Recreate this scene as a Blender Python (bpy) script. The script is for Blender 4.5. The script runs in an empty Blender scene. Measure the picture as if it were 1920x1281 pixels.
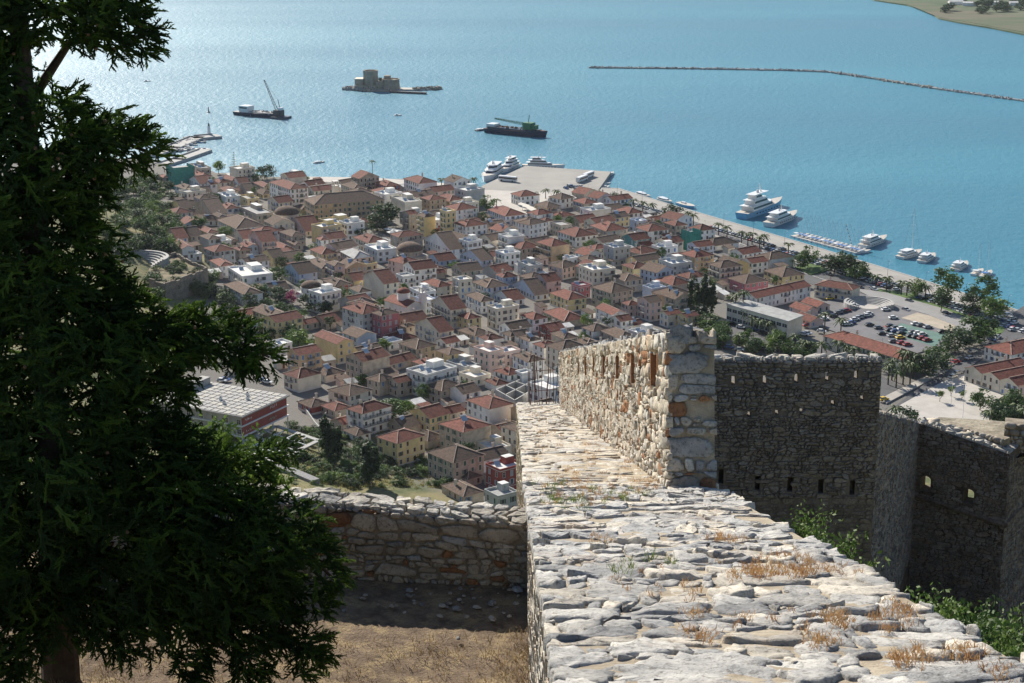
import bpy, bmesh, math, random
import numpy as np
from mathutils import Vector, Matrix
rnd = random.Random(7)
RAD = math.radians
scene = bpy.context.scene
COL = scene.collection

# ------------------------------------------------------------------ camera, sky, sun, exposure
PITCH, FPX, CAMH = RAD(15.7), 3300.0, 200.0
cam = bpy.data.objects.new('camera', bpy.data.cameras.new('camera'))
COL.objects.link(cam)
cam.location = (0, 0, CAMH)
cam.rotation_euler = (RAD(90) - PITCH, 0, 0)
cam.data.sensor_width = 36.0
cam.data.lens = FPX / 1920 * 36.0
cam.data.clip_start = 0.5
cam.data.clip_end = 40000
scene.camera = cam

SUN_AZ, SUN_EL = RAD(-28), RAD(31)         # azimuth from +Y, clockwise
w = bpy.data.worlds.new('World'); scene.world = w; w.use_nodes = True
nt = w.node_tree; nt.nodes.clear()
sky = nt.nodes.new('ShaderNodeTexSky'); sky.sky_type = 'NISHITA'; sky.sun_disc = False
sky.sun_elevation = SUN_EL; sky.sun_rotation = SUN_AZ
sky.altitude = 200; sky.air_density = 1.0; sky.dust_density = 0.4; sky.ozone_density = 2.0
bg = nt.nodes.new('ShaderNodeBackground'); bg.inputs['Strength'].default_value = 0.075
out = nt.nodes.new('ShaderNodeOutputWorld')
nt.links.new(sky.outputs[0], bg.inputs[0]); nt.links.new(bg.outputs[0], out.inputs[0])
sl = bpy.data.lights.new('sun', 'SUN'); sl.energy = 4.8; sl.angle = RAD(0.53); sl.color = (1.0, 0.93, 0.82)
sun = bpy.data.objects.new('sun', sl); COL.objects.link(sun)
to_sun = Vector((math.sin(SUN_AZ) * math.cos(SUN_EL), math.cos(SUN_AZ) * math.cos(SUN_EL), math.sin(SUN_EL)))
sun.rotation_euler = to_sun.to_track_quat('Z', 'Y').to_euler()
sun.location = (0, 0, 400)
vs = scene.view_settings
vs.view_transform = 'Standard'; vs.look = 'None'; vs.gamma = 1.0; vs.exposure = 0.75; vs.use_curve_mapping = False

# ------------------------------------------------------------------ pixel geometry of the survey (photo is 1920 x 1281)
Fv = Vector((0, math.cos(PITCH), -math.sin(PITCH)))
Uv = Vector((0, math.sin(PITCH), math.cos(PITCH)))
Rv = Vector((1, 0, 0))
CAM = Vector((0, 0, CAMH))
def ray(px, py): return Fv + Rv * ((px - 960) / FPX) - Uv * ((py - 640.5) / FPX)
def at_depth(px, py, d): return CAM + ray(px, py) * d
def at_z(px, py, z):
    r = ray(px, py); return CAM + r * ((z - CAMH) / r.z)
PROF = [(-60, 199), (0, 194), (15, 190.2), (22, 187.5), (60, 172), (120, 135), (200, 95), (300, 58), (400, 33), (480, 17), (540, 7), (600, 2.6), (5000, 2.6)]
def interp(tab, x):
    if x <= tab[0][0]: return tab[0][1]
    for (a, b), (c, d) in zip(tab, tab[1:]):
        if x <= c: return b + (d - b) * (x - a) / (c - a)
    return tab[-1][1]
FOOT = [(-400, 640), (-90, 615), (-40, 560), (0, 520), (60, 540), (120, 560), (400, 560)]
def smooth(a, b, x):
    t = max(0.0, min(1.0, (x - a) / (b - a))); return t * t * (3 - 2 * t)
def terrain(x, y):
    foot = interp(FOOT, x)
    d = y if y < 150 else 150 + (y - 150) * 450.0 / (foot - 150)
    z = interp(PROF, d)
    # the old-town hill on the left
    s = (-x - 118 - 0.10 * (y - 700))
    if y > 380: z += 30 * smooth(0, 110, s) * smooth(380, 560, y) * (1 - smooth(830, 1010, y))
    return z
def ground(px, py):
    r = ray(px, py)
    lo = 5.0; t = lo
    while t < 4000:
        p = CAM + r * t
        if p.z <= terrain(p.x, p.y):
            a, b = t - max(2, t * .02), t
            for _ in range(18):
                m = (a + b) / 2; q = CAM + r * m
                if q.z <= terrain(q.x, q.y): b = m
                else: a = m
            q = CAM + r * b
            return Vector((q.x, q.y, terrain(q.x, q.y)))
        t += max(2, t * .02)
    return at_z(px, py, 2.6)

# ------------------------------------------------------------------ object helpers
def link(o, parent=None):
    COL.objects.link(o)
    if parent is not None: o.parent = parent
    return o
def tag(o, label=None, cat=None, group=None, kind=None):
    if label: o['label'] = label
    if cat: o['category'] = cat
    if group: o['group'] = group
    if kind: o['kind'] = kind
    return o
def thing(name, label, cat, loc=(0, 0, 0), rz=0, group=None):
    o = bpy.data.objects.new(name, None); o.empty_display_size = .2
    link(o); o.location = loc; o.rotation_euler = (0, 0, rz)
    return tag(o, label, cat, group)
def inst(name, me, parent=None, loc=(0, 0, 0), rz=0, scale=None):
    o = bpy.data.objects.new(name, me); link(o, parent)
    o.location = loc
    if rz: o.rotation_euler = (0, 0, rz)
    if scale is not None: o.scale = scale
    return o
class MB:
    """collects faces with material slots, builds one mesh"""
    def __init__(s): s.v = []; s.f = []; s.m = []; s.mats = []
    def mi(s, m):
        if m not in s.mats: s.mats.append(m)
        return s.mats.index(m)
    def face(s, pts, m):
        b = len(s.v); s.v.extend([tuple(p) for p in pts]); s.f.append(tuple(range(b, b + len(pts)))); s.m.append(s.mi(m))
    def raw(s, vs, fs, m):
        b = len(s.v); s.v.extend([tuple(p) for p in vs]); k = s.mi(m)
        for f in fs: s.f.append(tuple(i + b for i in f)); s.m.append(k)
    def box(s, x0, x1, y0, y1, z0, z1, m, top=None):
        v = [(x0, y0, z0), (x1, y0, z0), (x1, y1, z0), (x0, y1, z0), (x0, y0, z1), (x1, y0, z1), (x1, y1, z1), (x0, y1, z1)]
        s.raw(v, [(3, 2, 1, 0), (0, 1, 5, 4), (1, 2, 6, 5), (2, 3, 7, 6), (3, 0, 4, 7)], m)
        s.raw(v, [(4, 5, 6, 7)], top or m)
    def cbox(s, c, sz, m, rz=0, rx=0, ry=0):
        M = Matrix.Translation(c) @ Matrix.Rotation(rz, 4, 'Z') @ Matrix.Rotation(ry, 4, 'Y') @ Matrix.Rotation(rx, 4, 'X')
        x, y, z = sz[0] / 2, sz[1] / 2, sz[2] / 2
        v = [M @ Vector(p) for p in ((-x, -y, -z), (x, -y, -z), (x, y, -z), (-x, y, -z), (-x, -y, z), (x, -y, z), (x, y, z), (-x, y, z))]
        s.raw(v, [(3, 2, 1, 0), (0, 1, 5, 4), (1, 2, 6, 5), (2, 3, 7, 6), (3, 0, 4, 7), (4, 5, 6, 7)], m)
    def prism(s, poly, z0, z1, m, top=None, bottom=False):
        n = len(poly)
        a = sum(poly[i][0] * poly[(i + 1) % n][1] - poly[(i + 1) % n][0] * poly[i][1] for i in range(n))
        if a < 0: poly = poly[::-1]
        v = [(p[0], p[1], z0) for p in poly] + [(p[0], p[1], z1) for p in poly]
        s.raw(v, [(i, (i + 1) % n, n + (i + 1) % n, n + i) for i in range(n)], m)
        s.raw(v[n:], [tuple(range(n))], top or m)
        if bottom: s.raw(v[:n], [tuple(range(n))[::-1]], m)
    def lathe(s, prof, m, n=12, c=(0, 0), a0=0):
        v = []
        for r, z in prof:
            for k in range(n):
                a = a0 + 2 * math.pi * k / n; v.append((c[0] + r * math.cos(a), c[1] + r * math.sin(a), z))
        f = []
        for i in range(len(prof) - 1):
            for k in range(n):
                f.append((i * n + k, i * n + (k + 1) % n, (i + 1) * n + (k + 1) % n, (i + 1) * n + k))
        f.append(tuple((len(prof) - 1) * n + k for k in range(n)))
        s.raw(v, f, m)
    def bar(s, p, q, r, m, r2=None, n=4):
        p = Vector(p); q = Vector(q); d = (q - p)
        if d.length < 1e-6: return
        d.normalize(); a = d.orthogonal().normalized(); b = d.cross(a); r2 = r if r2 is None else r2
        v = [p + (a * math.cos(2 * math.pi * k / n) + b * math.sin(2 * math.pi * k / n)) * r for k in range(n)]
        v += [q + (a * math.cos(2 * math.pi * k / n) + b * math.sin(2 * math.pi * k / n)) * r2 for k in range(n)]
        s.raw(v, [(k, (k + 1) % n, n + (k + 1) % n, n + k) for k in range(n)] + [tuple(range(n))[::-1], tuple(range(n, 2 * n))], m)
    def mesh(s, name, smooth=False):
        me = bpy.data.meshes.new(name)
        me.from_pydata(s.v, [], s.f)
        for m in s.mats: me.materials.append(m)
        me.polygons.foreach_set('material_index', s.m)
        if smooth: me.polygons.foreach_set('use_smooth', [True] * len(s.f))
        me.update(); return me
    def build(s, name, parent=None, loc=(0, 0, 0), rz=0, smooth=False):
        return inst(name, s.mesh(name, smooth), parent, loc, rz)

# ------------------------------------------------------------------ materials
def material(name, col, rough=.85, var=.25, scale=.6, bump=0, bscale=8, spec=.3, obvar=0.0, col2=None, metal=0, detail=5, trans=0, stretch=None):
    m = bpy.data.materials.new(name); m.use_nodes = True
    t = m.node_tree; b = t.nodes['Principled BSDF']
    b.inputs['Roughness'].default_value = rough
    b.inputs['Specular IOR Level'].default_value = spec
    b.inputs['Metallic'].default_value = metal
    tc = t.nodes.new('ShaderNodeTexCoord')
    src = tc.outputs['Object']
    if stretch:
        mp = t.nodes.new('ShaderNodeMapping'); mp.inputs['Scale'].default_value = stretch
        t.links.new(src, mp.inputs[0]); src = mp.outputs[0]
    n = t.nodes.new('ShaderNodeTexNoise'); n.inputs['Scale'].default_value = scale; n.inputs['Detail'].default_value = detail; n.inputs['Roughness'].default_value = .65
    t.links.new(src, n.inputs['Vector'])
    c2 = col2 or tuple(c * (1 - var) for c in col)
    r = t.nodes.new('ShaderNodeValToRGB')
    r.color_ramp.elements[0].position = .36; r.color_ramp.elements[1].position = .62
    r.color_ramp.elements[0].color = (*c2, 1)
    r.color_ramp.elements[1].color = (*(tuple(min(1, c * (1 + var * .25)) for c in col) if not col2 else col), 1)
    t.links.new(n.outputs['Fac'], r.inputs[0])
    o = r.outputs[0]
    if obvar:
        oi = t.nodes.new('ShaderNodeObjectInfo')
        mr = t.nodes.new('ShaderNodeMapRange'); mr.inputs['To Min'].default_value = 1 - obvar; mr.inputs['To Max'].default_value = 1 + obvar * .6
        t.links.new(oi.outputs['Random'], mr.inputs[0])
        hs = t.nodes.new('ShaderNodeHueSaturation'); t.links.new(mr.outputs[0], hs.inputs['Value']); t.links.new(o, hs.inputs['Color'])
        o = hs.outputs[0]
    t.links.new(o, b.inputs['Base Color'])
    if trans: 
        b.inputs['Transmission Weight'].default_value = 0
    if bump:
        n2 = t.nodes.new('ShaderNodeTexNoise'); n2.inputs['Scale'].default_value = bscale; n2.inputs['Detail'].default_value = 6; n2.inputs['Roughness'].default_value = .7
        t.links.new(src, n2.inputs['Vector'])
        bp = t.nodes.new('ShaderNodeBump'); bp.inputs['Strength'].default_value = 1.0; bp.inputs['Distance'].default_value = bump
        t.links.new(n2.outputs['Fac'], bp.inputs['Height']); t.links.new(bp.outputs[0], b.inputs['Normal'])
    return m
def plain(name, col, rough=.6, metal=0, spec=.4): return material(name, col, rough, .12, 1.5, spec=spec, metal=metal)

def leaf_material(name, col, col2, trans=.35, scale=.4):
    m = bpy.data.materials.new(name); m.use_nodes = True; t = m.node_tree
    b = t.nodes['Principled BSDF']; b.inputs['Roughness'].default_value = .6; b.inputs['Specular IOR Level'].default_value = .25
    tc = t.nodes.new('ShaderNodeTexCoord'); n = t.nodes.new('ShaderNodeTexNoise'); n.inputs['Scale'].default_value = scale; n.inputs['Detail'].default_value = 4
    t.links.new(tc.outputs['Object'], n.inputs['Vector'])
    r = t.nodes.new('ShaderNodeValToRGB'); r.color_ramp.elements[0].position = .35; r.color_ramp.elements[1].position = .68
    r.color_ramp.elements[0].color = (*col2, 1); r.color_ramp.elements[1].color = (*col, 1)
    t.links.new(n.outputs['Fac'], r.inputs[0]); t.links.new(r.outputs[0], b.inputs['Base Color'])
    tr = t.nodes.new('ShaderNodeBsdfTranslucent'); t.links.new(r.outputs[0], tr.inputs[0])
    mx = t.nodes.new('ShaderNodeMixShader'); mx.inputs[0].default_value = trans
    t.links.new(b.outputs[0], mx.inputs[1]); t.links.new(tr.outputs[0], mx.inputs[2])
    t.links.new(mx.outputs[0], t.nodes['Material Output'].inputs[0])
    return m

def water_material():
    m = bpy.data.materials.new('sea_water'); m.use_nodes = True; t = m.node_tree; b = t.nodes['Principled BSDF']
    b.inputs['Roughness'].default_value = .44; b.inputs['IOR'].default_value = 1.333
    tc = t.nodes.new('ShaderNodeTexCoord')
    n0 = t.nodes.new('ShaderNodeTexNoise'); n0.inputs['Scale'].default_value = .0022; n0.inputs['Detail'].default_value = 4
    mp0 = t.nodes.new('ShaderNodeMapping'); mp0.inputs['Scale'].default_value = (.35, 1.6, 1); mp0.inputs['Rotation'].default_value = (0, 0, .25)
    t.links.new(tc.outputs['Object'], mp0.inputs[0]); t.links.new(mp0.outputs[0], n0.inputs['Vector'])
    r = t.nodes.new('ShaderNodeValToRGB'); r.color_ramp.elements[0].position = .35; r.color_ramp.elements[1].position = .7
    r.color_ramp.elements[0].color = (.026, .160, .235, 1); r.color_ramp.elements[1].color = (.050, .225, .305, 1)
    t.links.new(n0.outputs['Fac'], r.inputs[0]); t.links.new(r.outputs[0], b.inputs['Base Color'])
    mrr = t.nodes.new('ShaderNodeMapRange'); mrr.inputs['From Min'].default_value = .35; mrr.inputs['From Max'].default_value = .65; mrr.inputs['To Min'].default_value = .37; mrr.inputs['To Max'].default_value = .50
    t.links.new(n0.outputs['Fac'], mrr.inputs[0]); t.links.new(mrr.outputs[0], b.inputs['Roughness'])
    mp = t.nodes.new('ShaderNodeMapping'); mp.inputs['Rotation'].default_value = (0, 0, .5); mp.inputs['Scale'].default_value = (1, .6, 1)
    t.links.new(tc.outputs['Object'], mp.inputs[0])
    last = None
    for sc, dist in ((.05, .45), (.22, .60), (.9, .24)):
        n = t.nodes.new('ShaderNodeTexNoise'); n.inputs['Scale'].default_value = sc; n.inputs['Detail'].default_value = 3; n.inputs['Roughness'].default_value = .6
        t.links.new(mp.outputs[0], n.inputs['Vector'])
        bp = t.nodes.new('ShaderNodeBump'); bp.inputs['Distance'].default_value = dist; bp.inputs['Strength'].default_value = 1
        t.links.new(n.outputs['Fac'], bp.inputs['Height'])
        if last: t.links.new(last.outputs[0], bp.inputs['Normal'])
        last = bp
    t.links.new(last.outputs[0], b.inputs['Normal'])
    return m

M = {}
def mk(key, *a, **k): M[key] = material(key, *a, **k); return M[key]
# walls of the houses
mk('wall_white', (.80, .79, .76), var=.14, scale=.35); mk('wall_cream', (.70, .63, .51), var=.16, scale=.35)
mk('wall_yellow', (.68, .54, .28), var=.16, scale=.35); mk('wall_ochre', (.54, .39, .25), var=.2, scale=.35)
mk('wall_pink', (.66, .49, .43), var=.16, scale=.35); mk('wall_stone', (.48, .41, .33), var=.3, scale=.5)
mk('wall_grey', (.46, .47, .46), var=.16, scale=.3); mk('wall_blue', (.50, .56, .66), var=.14, scale=.35)
mk('wall_red', (.30, .075, .06), var=.2, scale=.35); mk('wall_rose', (.42, .15, .17), var=.15, scale=.35)
mk('wall_teal', (.10, .26, .28), var=.2, scale=.4)
mk('roof_red', (.190, .064, .044), var=.5, scale=.9, bump=.05, bscale=5, obvar=.28, rough=.9)
mk('roof_old', (.165, .108, .078), col2=(.08, .06, .047), scale=1.1, bump=.06, bscale=5, obvar=.25, rough=.95)
mk('ridge_mortar', (.46, .36, .29), var=.25)
mk('flat_white', (.66, .65, .62), var=.22, scale=.4); mk('flat_grey', (.34, .34, .33), var=.25, scale=.4)
mk('trim', (.60, .58, .54), var=.1); mk('concrete', (.40, .39, .37), var=.22, scale=.5)
mk('asphalt', (.10, .10, .105), var=.2, scale=.25); mk('paving', (.40, .37, .33), var=.14, scale=.2)
mk('quay_paving', (.34, .32, .29), var=.16, scale=.12); mk('square_paving', (.46, .43, .39), var=.12, scale=.2)
mk('paint_white', (.75, .75, .74), var=.06); mk('kerb', (.42, .41, .39), var=.15)
mk('grass', (.085, .15, .03), col2=(.05, .10, .022), scale=.3); mk('dry_grass', (.42, .30, .12), var=.3, scale=.8)
mk('wood', (.13, .075, .04), var=.3, scale=2); mk('bark', (.075, .055, .042), var=.4, scale=6, bump=.02, bscale=20)
mk('glass', (.03, .035, .045), rough=.15, var=.2, spec=.5); mk('shutter_blue', (.12, .24, .46), var=.1)
mk('shutter_brown', (.10, .05, .035), var=.2); mk('shutter_green', (.05, .13, .10), var=.15); mk('shutter_grey', (.34, .37, .42), var=.1)
mk('metal_dark', (.06, .06, .065), rough=.5, var=.15); mk('metal_white', (.72, .72, .72), rough=.4, var=.05)
mk('rust', (.13, .06, .035), var=.4, scale=5); mk('solar', (.35, .42, .50), rough=.12, var=.1, spec=.8)
mk('awning', (.62, .58, .50), var=.08); mk('net_green', (.05, .26, .21), var=.25, scale=.6)
LEAF = leaf_material('leaf_green', (.095, .165, .035), (.040, .082, .02))
LEAF2 = leaf_material('leaf_bright', (.16, .24, .045), (.075, .135, .028))
LEAF3 = leaf_material('leaf_dark', (.05, .092, .030), (.022, .046, .018))
LEAF4 = leaf_material('leaf_magenta', (.33, .03, .13), (.18, .02, .07))
PALM = leaf_material('leaf_palm', (.13, .18, .055), (.065, .10, .03))
# ------------------------------------------------------------------ the setting: sea, land, quays, roads
def sheet(name, pix, z, m, thick=None, world=False, label=None):
    pts = [(p[0], p[1]) for p in pix] if world else [at_z(p[0], p[1], z)[:2] for p in pix]
    b = MB(); b.prism(pts, z - (thick or .35), z, m)
    o = b.build(name); o['kind'] = 'structure'
    return o
b = MB(); S = 15000
b.face([(-S, -2000, 0), (S, -2000, 0), (S, 26000, 0), (-S, 26000, 0)], water_material())
sea = b.build('sea'); sea['kind'] = 'structure'

# coast line (pixels at sea level), then round the back of the town hill and the near side
COAST = [(150, 300), (300, 300), (330, 318), (420, 326), (520, 334), (600, 336), (700, 338), (800, 340), (868, 352), (905, 352),
         (1130, 357), (1160, 358), (1250, 387), (1380, 425), (1510, 463), (1700, 521), (1920, 592), (2150, 668)]
coast_w = [at_z(x, y, 0) for x, y in COAST]
cy = [(p.x, p.y) for p in coast_w]
def coast_y(x):
    if x <= cy[0][0]: return cy[0][1]
    for (a, b_), (c, d) in zip(cy, cy[1:]):
        if x <= c: return b_ + (d - b_) * (x - a) / max(1e-6, c - a)
    return cy[-1][1]
xs = np.concatenate([np.arange(-620, -260, 20), np.arange(-260, 340, 7), np.arange(340, 700, 20)])
ys = np.concatenate([np.arange(-60, 150, 6), np.arange(150, 480, 12), np.arange(480, 1190, 7)])
V = []; Fc = []
import mathutils
for y in ys:
    for x in xs:
        z = terrain(x, y)
        nz = mathutils.noise.noise(Vector((x * .05, y * .05, 0))) * (1.6 if z > 6 else .05) + mathutils.noise.noise(Vector((x * .2, y * .2, 3))) * (.5 if z > 6 else 0)
        d = coast_y(x) - 5 - y
        if d < 0: z = max(-6, z + d * 1.5) if z < 4 else max(-6, z + d * .9)
        V.append((x, y, z + nz - (0.3 if y > 480 else .6)))
nx = len(xs)
for j in range(len(ys) - 1):
    for i in range(nx - 1): Fc.append((j * nx + i, j * nx + i + 1, (j + 1) * nx + i + 1, (j + 1) * nx + i))
def ground_material():
    m = material('hill_ground', (.22, .19, .09), col2=(.075, .095, .035), scale=.10, bump=.3, bscale=.8, rough=1)
    t = m.node_tree; b = t.nodes['Principled BSDF']
    g = t.nodes.new('ShaderNodeNewGeometry'); sx = t.nodes.new('ShaderNodeSeparateXYZ'); t.links.new(g.outputs['Position'], sx.inputs[0])
    mr = t.nodes.new('ShaderNodeMapRange'); mr.inputs['From Min'].default_value = 3.2; mr.inputs['From Max'].default_value = 4.6
    t.links.new(sx.outputs['Z'], mr.inputs[0])
    mix = t.nodes.new('ShaderNodeMix'); mix.data_type = 'RGBA'
    old = b.inputs['Base Color'].links[0].from_socket
    n = t.nodes.new('ShaderNodeTexNoise'); n.inputs['Scale'].default_value = .15
    r = t.nodes.new('ShaderNodeValToRGB'); r.color_ramp.elements[0].color = (.12, .112, .10, 1); r.color_ramp.elements[1].color = (.22, .205, .185, 1)
    t.links.new(n.outputs['Fac'], r.inputs[0])
    t.links.new(mr.outputs[0], mix.inputs['Factor']); t.links.new(r.outputs[0], mix.inputs['A']); t.links.new(old, mix.inputs['B'])
    t.links.new(mix.outputs['Result'], b.inputs['Base Color'])
    return m
me = bpy.data.meshes.new('ground'); me.from_pydata(V, [], Fc); me.materials.append(ground_material())
me.polygons.foreach_set('use_smooth', [True] * len(Fc))
grd = inst('ground', me); grd['kind'] = 'structure'

ZQ = 2.4
# quay slab along the harbour (a stone edge and paving), harbour pier and square
def offset_line(pix, z, off):
    P = [at_z(x, y, z) for x, y in pix]; out_ = []
    for i, p in enumerate(P):
        d = (P[min(i + 1, len(P) - 1)] - P[max(i - 1, 0)]); d.z = 0; d.normalize()
        nrm = Vector((-d.y, d.x, 0)); out_.append((p.x + nrm.x * off, p.y + nrm.y * off))
    return out_
QL = [(1128, 352), (1160, 353), (1250, 381), (1380, 419), (1510, 457), (1700, 515), (1920, 585), (2160, 662)]
quay_edge = offset_line(QL, ZQ, 0)
def strip(name, a, b_, z, m, thick=.35):
    pts = offset_line(QL, ZQ, a) + offset_line(QL, ZQ, b_)[::-1]
    o = MB(); o.prism(pts, z - thick, z, m); o = o.build(name); o['kind'] = 'structure'; return o
strip('quay', 0, -30, ZQ, M['quay_paving'], 4.0)
strip('quay_edge_stone', .02, -.9, ZQ + .16, M['kerb'], .3)
strip('harbour_road', -30.0, -52, ZQ + .02, M['asphalt'], .4)
strip('parking_strip', -16.5, -27.5, ZQ + .012, M['asphalt'], .2)
strip('kerb', -29.6, -30.1, ZQ + .14, M['kerb'], .4)
strip('road_marking', -40.9, -41.1, ZQ + .026, M['paint_white'], .03)
strip('road_marking', -31.0, -31.15, ZQ + .026, M['paint_white'], .03)
strip('bay_marking', -22.0, -22.12, ZQ + .018, M['paint_white'], .03)
pier = sheet('harbour_pier', [(903, 349), (985, 311), (1146, 322), (1122, 356), (1100, 366), (905, 362)], ZQ + .03, material('pier_paving', (.30, .285, .26), var=.14, scale=.06), 4)
sq = sheet('harbour_square', [(885, 352), (905, 356), (1060, 362), (1010, 392), (965, 412), (930, 402), (905, 375)], ZQ + .05, M['square_paving'], .5)
sheet('promenade', [(560, 331), (700, 333), (880, 347), (905, 352), (890, 360), (760, 346), (560, 340)], ZQ + .02, M['square_paving'], 3.5)
# grounds on the right
sheet('school_yard', [(1475, 590), (1600, 548), (1655, 560), (1800, 612), (1775, 645), (1700, 668), (1560, 620)], ZQ + .35, material('yard_asphalt', (.17, .165, .17), var=.22, scale=.12), .6)
sheet('sports_court', [(1660, 622), (1690, 606), (1775, 628), (1752, 650)], ZQ + .37, material('court_green', (.11, .20, .17), var=.2, scale=.3), .05)
sheet('court_paint', [(1655, 612), (1668, 607), (1685, 611), (1672, 618)], ZQ + .39, material('court_red', (.30, .09, .08), var=.2, scale=.3), .05)
sheet('bare_lot', [(1690, 596), (1720, 586), (1800, 606), (1782, 622)], ZQ + .38, material('bare_earth', (.42, .36, .28), var=.2, scale=.2), .05)
sheet('park_path', [(1600, 540), (1660, 548), (1760, 576), (1840, 606), (1820, 622), (1740, 590), (1640, 560)], ZQ + .45, material('path_grey', (.27, .265, .26), var=.12, scale=.2), .3)
sheet('lawn', [(1640, 540), (1740, 556), (1850, 590), (1890, 606), (1880, 624), (1856, 628), (1800, 600), (1735, 580), (1650, 552)], ZQ + .40, M['grass'], .4)
sheet('lawn', [(1490, 500), (1540, 490), (1560, 505), (1520, 515)], ZQ + .40, M['grass'], .4)
sheet('avenue', [(1330, 618), (1400, 640), (1500, 690), (1650, 745), (1700, 730), (1560, 655), (1400, 600)], ZQ + .33, M['asphalt'], .5)
sheet('side_street', [(1640, 790), (1700, 800), (1800, 700), (1875, 650), (1925, 640), (1925, 570), (1895, 590), (1870, 640), (1760, 700)], ZQ + .36, M['asphalt'], .5)
sheet('plaza', [(1660, 775), (1755, 722), (1800, 700), (1930, 730), (1930, 830), (1700, 830)], ZQ + .40, M['square_paving'], .5)
sheet('pavement', [(1655, 745), (1770, 688), (1778, 694), (1662, 756)], ZQ + .50, M['paving'], .5)

# far shore, top right
fs = [(1640, 0), (1700, 9), (1738, 19), (1760, 34), (1800, 42), (1860, 52), (1930, 66), (2300, 130), (2600, 60), (2300, -60), (1900, -60), (1600, -14)]
o = sheet('far_shore', fs, 1.5, material('shore_fields', (.13, .135, .08), col2=(.05, .085, .035), scale=.004, stretch=(.6, 2.2, 1), rough=1), 3)
o = sheet('far_shore_marsh', [(1700, 7), (1760, 32), (1830, 44), (1930, 62), (2000, 74), (2000, 40), (1840, 22), (1740, 6)], 1.9, material('marsh', (.13, .115, .075), col2=(.055, .09, .035), scale=.008, stretch=(.6, 2.5, 1), rough=1), .5)
# ------------------------------------------------------------------ fortress: stones by Voronoi cells on wall faces
def clip(poly, px, py, nx_, ny_):
    o = []
    for i in range(len(poly)):
        a = poly[i]; b = poly[(i + 1) % len(poly)]
        da = (a[0] - px) * nx_ + (a[1] - py) * ny_; db = (b[0] - px) * nx_ + (b[1] - py) * ny_
        if da <= 0: o.append(a)
        if da * db < 0:
            t = da / (da - db); o.append((a[0] + (b[0] - a[0]) * t, a[1] + (b[1] - a[1]) * t))
    return o
def cells(L, H, sx, sy, rg, jit=.42, sizevar=.0, inside=None):
    """jittered courses of seeds on a rectangle, Voronoi cells clipped to it"""
    seeds = []
    y = sy / 2; row = 0
    while y < H:
        k = rg.uniform(.75, 1.35); x = rg.uniform(0, sx)
        while x < L:
            seeds.append((x + rg.uniform(-jit, jit) * sx, y + rg.uniform(-jit, jit) * sy))
            x += sx * k * rg.uniform(.6, 1.5)
        y += sy; row += 1
    rr = 2.6 * max(sx, sy); out_ = []
    gx = {}
    for i, s in enumerate(seeds): gx.setdefault((int(s[0] // rr), int(s[1] // rr)), []).append(i)
    for i, s in enumerate(seeds):
        if inside and not inside(s[0], s[1]): continue
        poly = [(0, 0), (L, 0), (L, H), (0, H)]
        c = (int(s[0] // rr), int(s[1] // rr)); near = []
        for a in (-1, 0, 1):
            for b_ in (-1, 0, 1): near += gx.get((c[0] + a, c[1] + b_), [])
        near.sort(key=lambda j: (seeds[j][0] - s[0]) ** 2 + (seeds[j][1] - s[1]) ** 2)
        for j in near[1:22]:
            q = seeds[j]; poly = clip(poly, (s[0] + q[0]) / 2, (s[1] + q[1]) / 2, q[0] - s[0], q[1] - s[1])
            if len(poly) < 3: break
        if len(poly) >= 3: out_.append(poly)
    return out_
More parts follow.
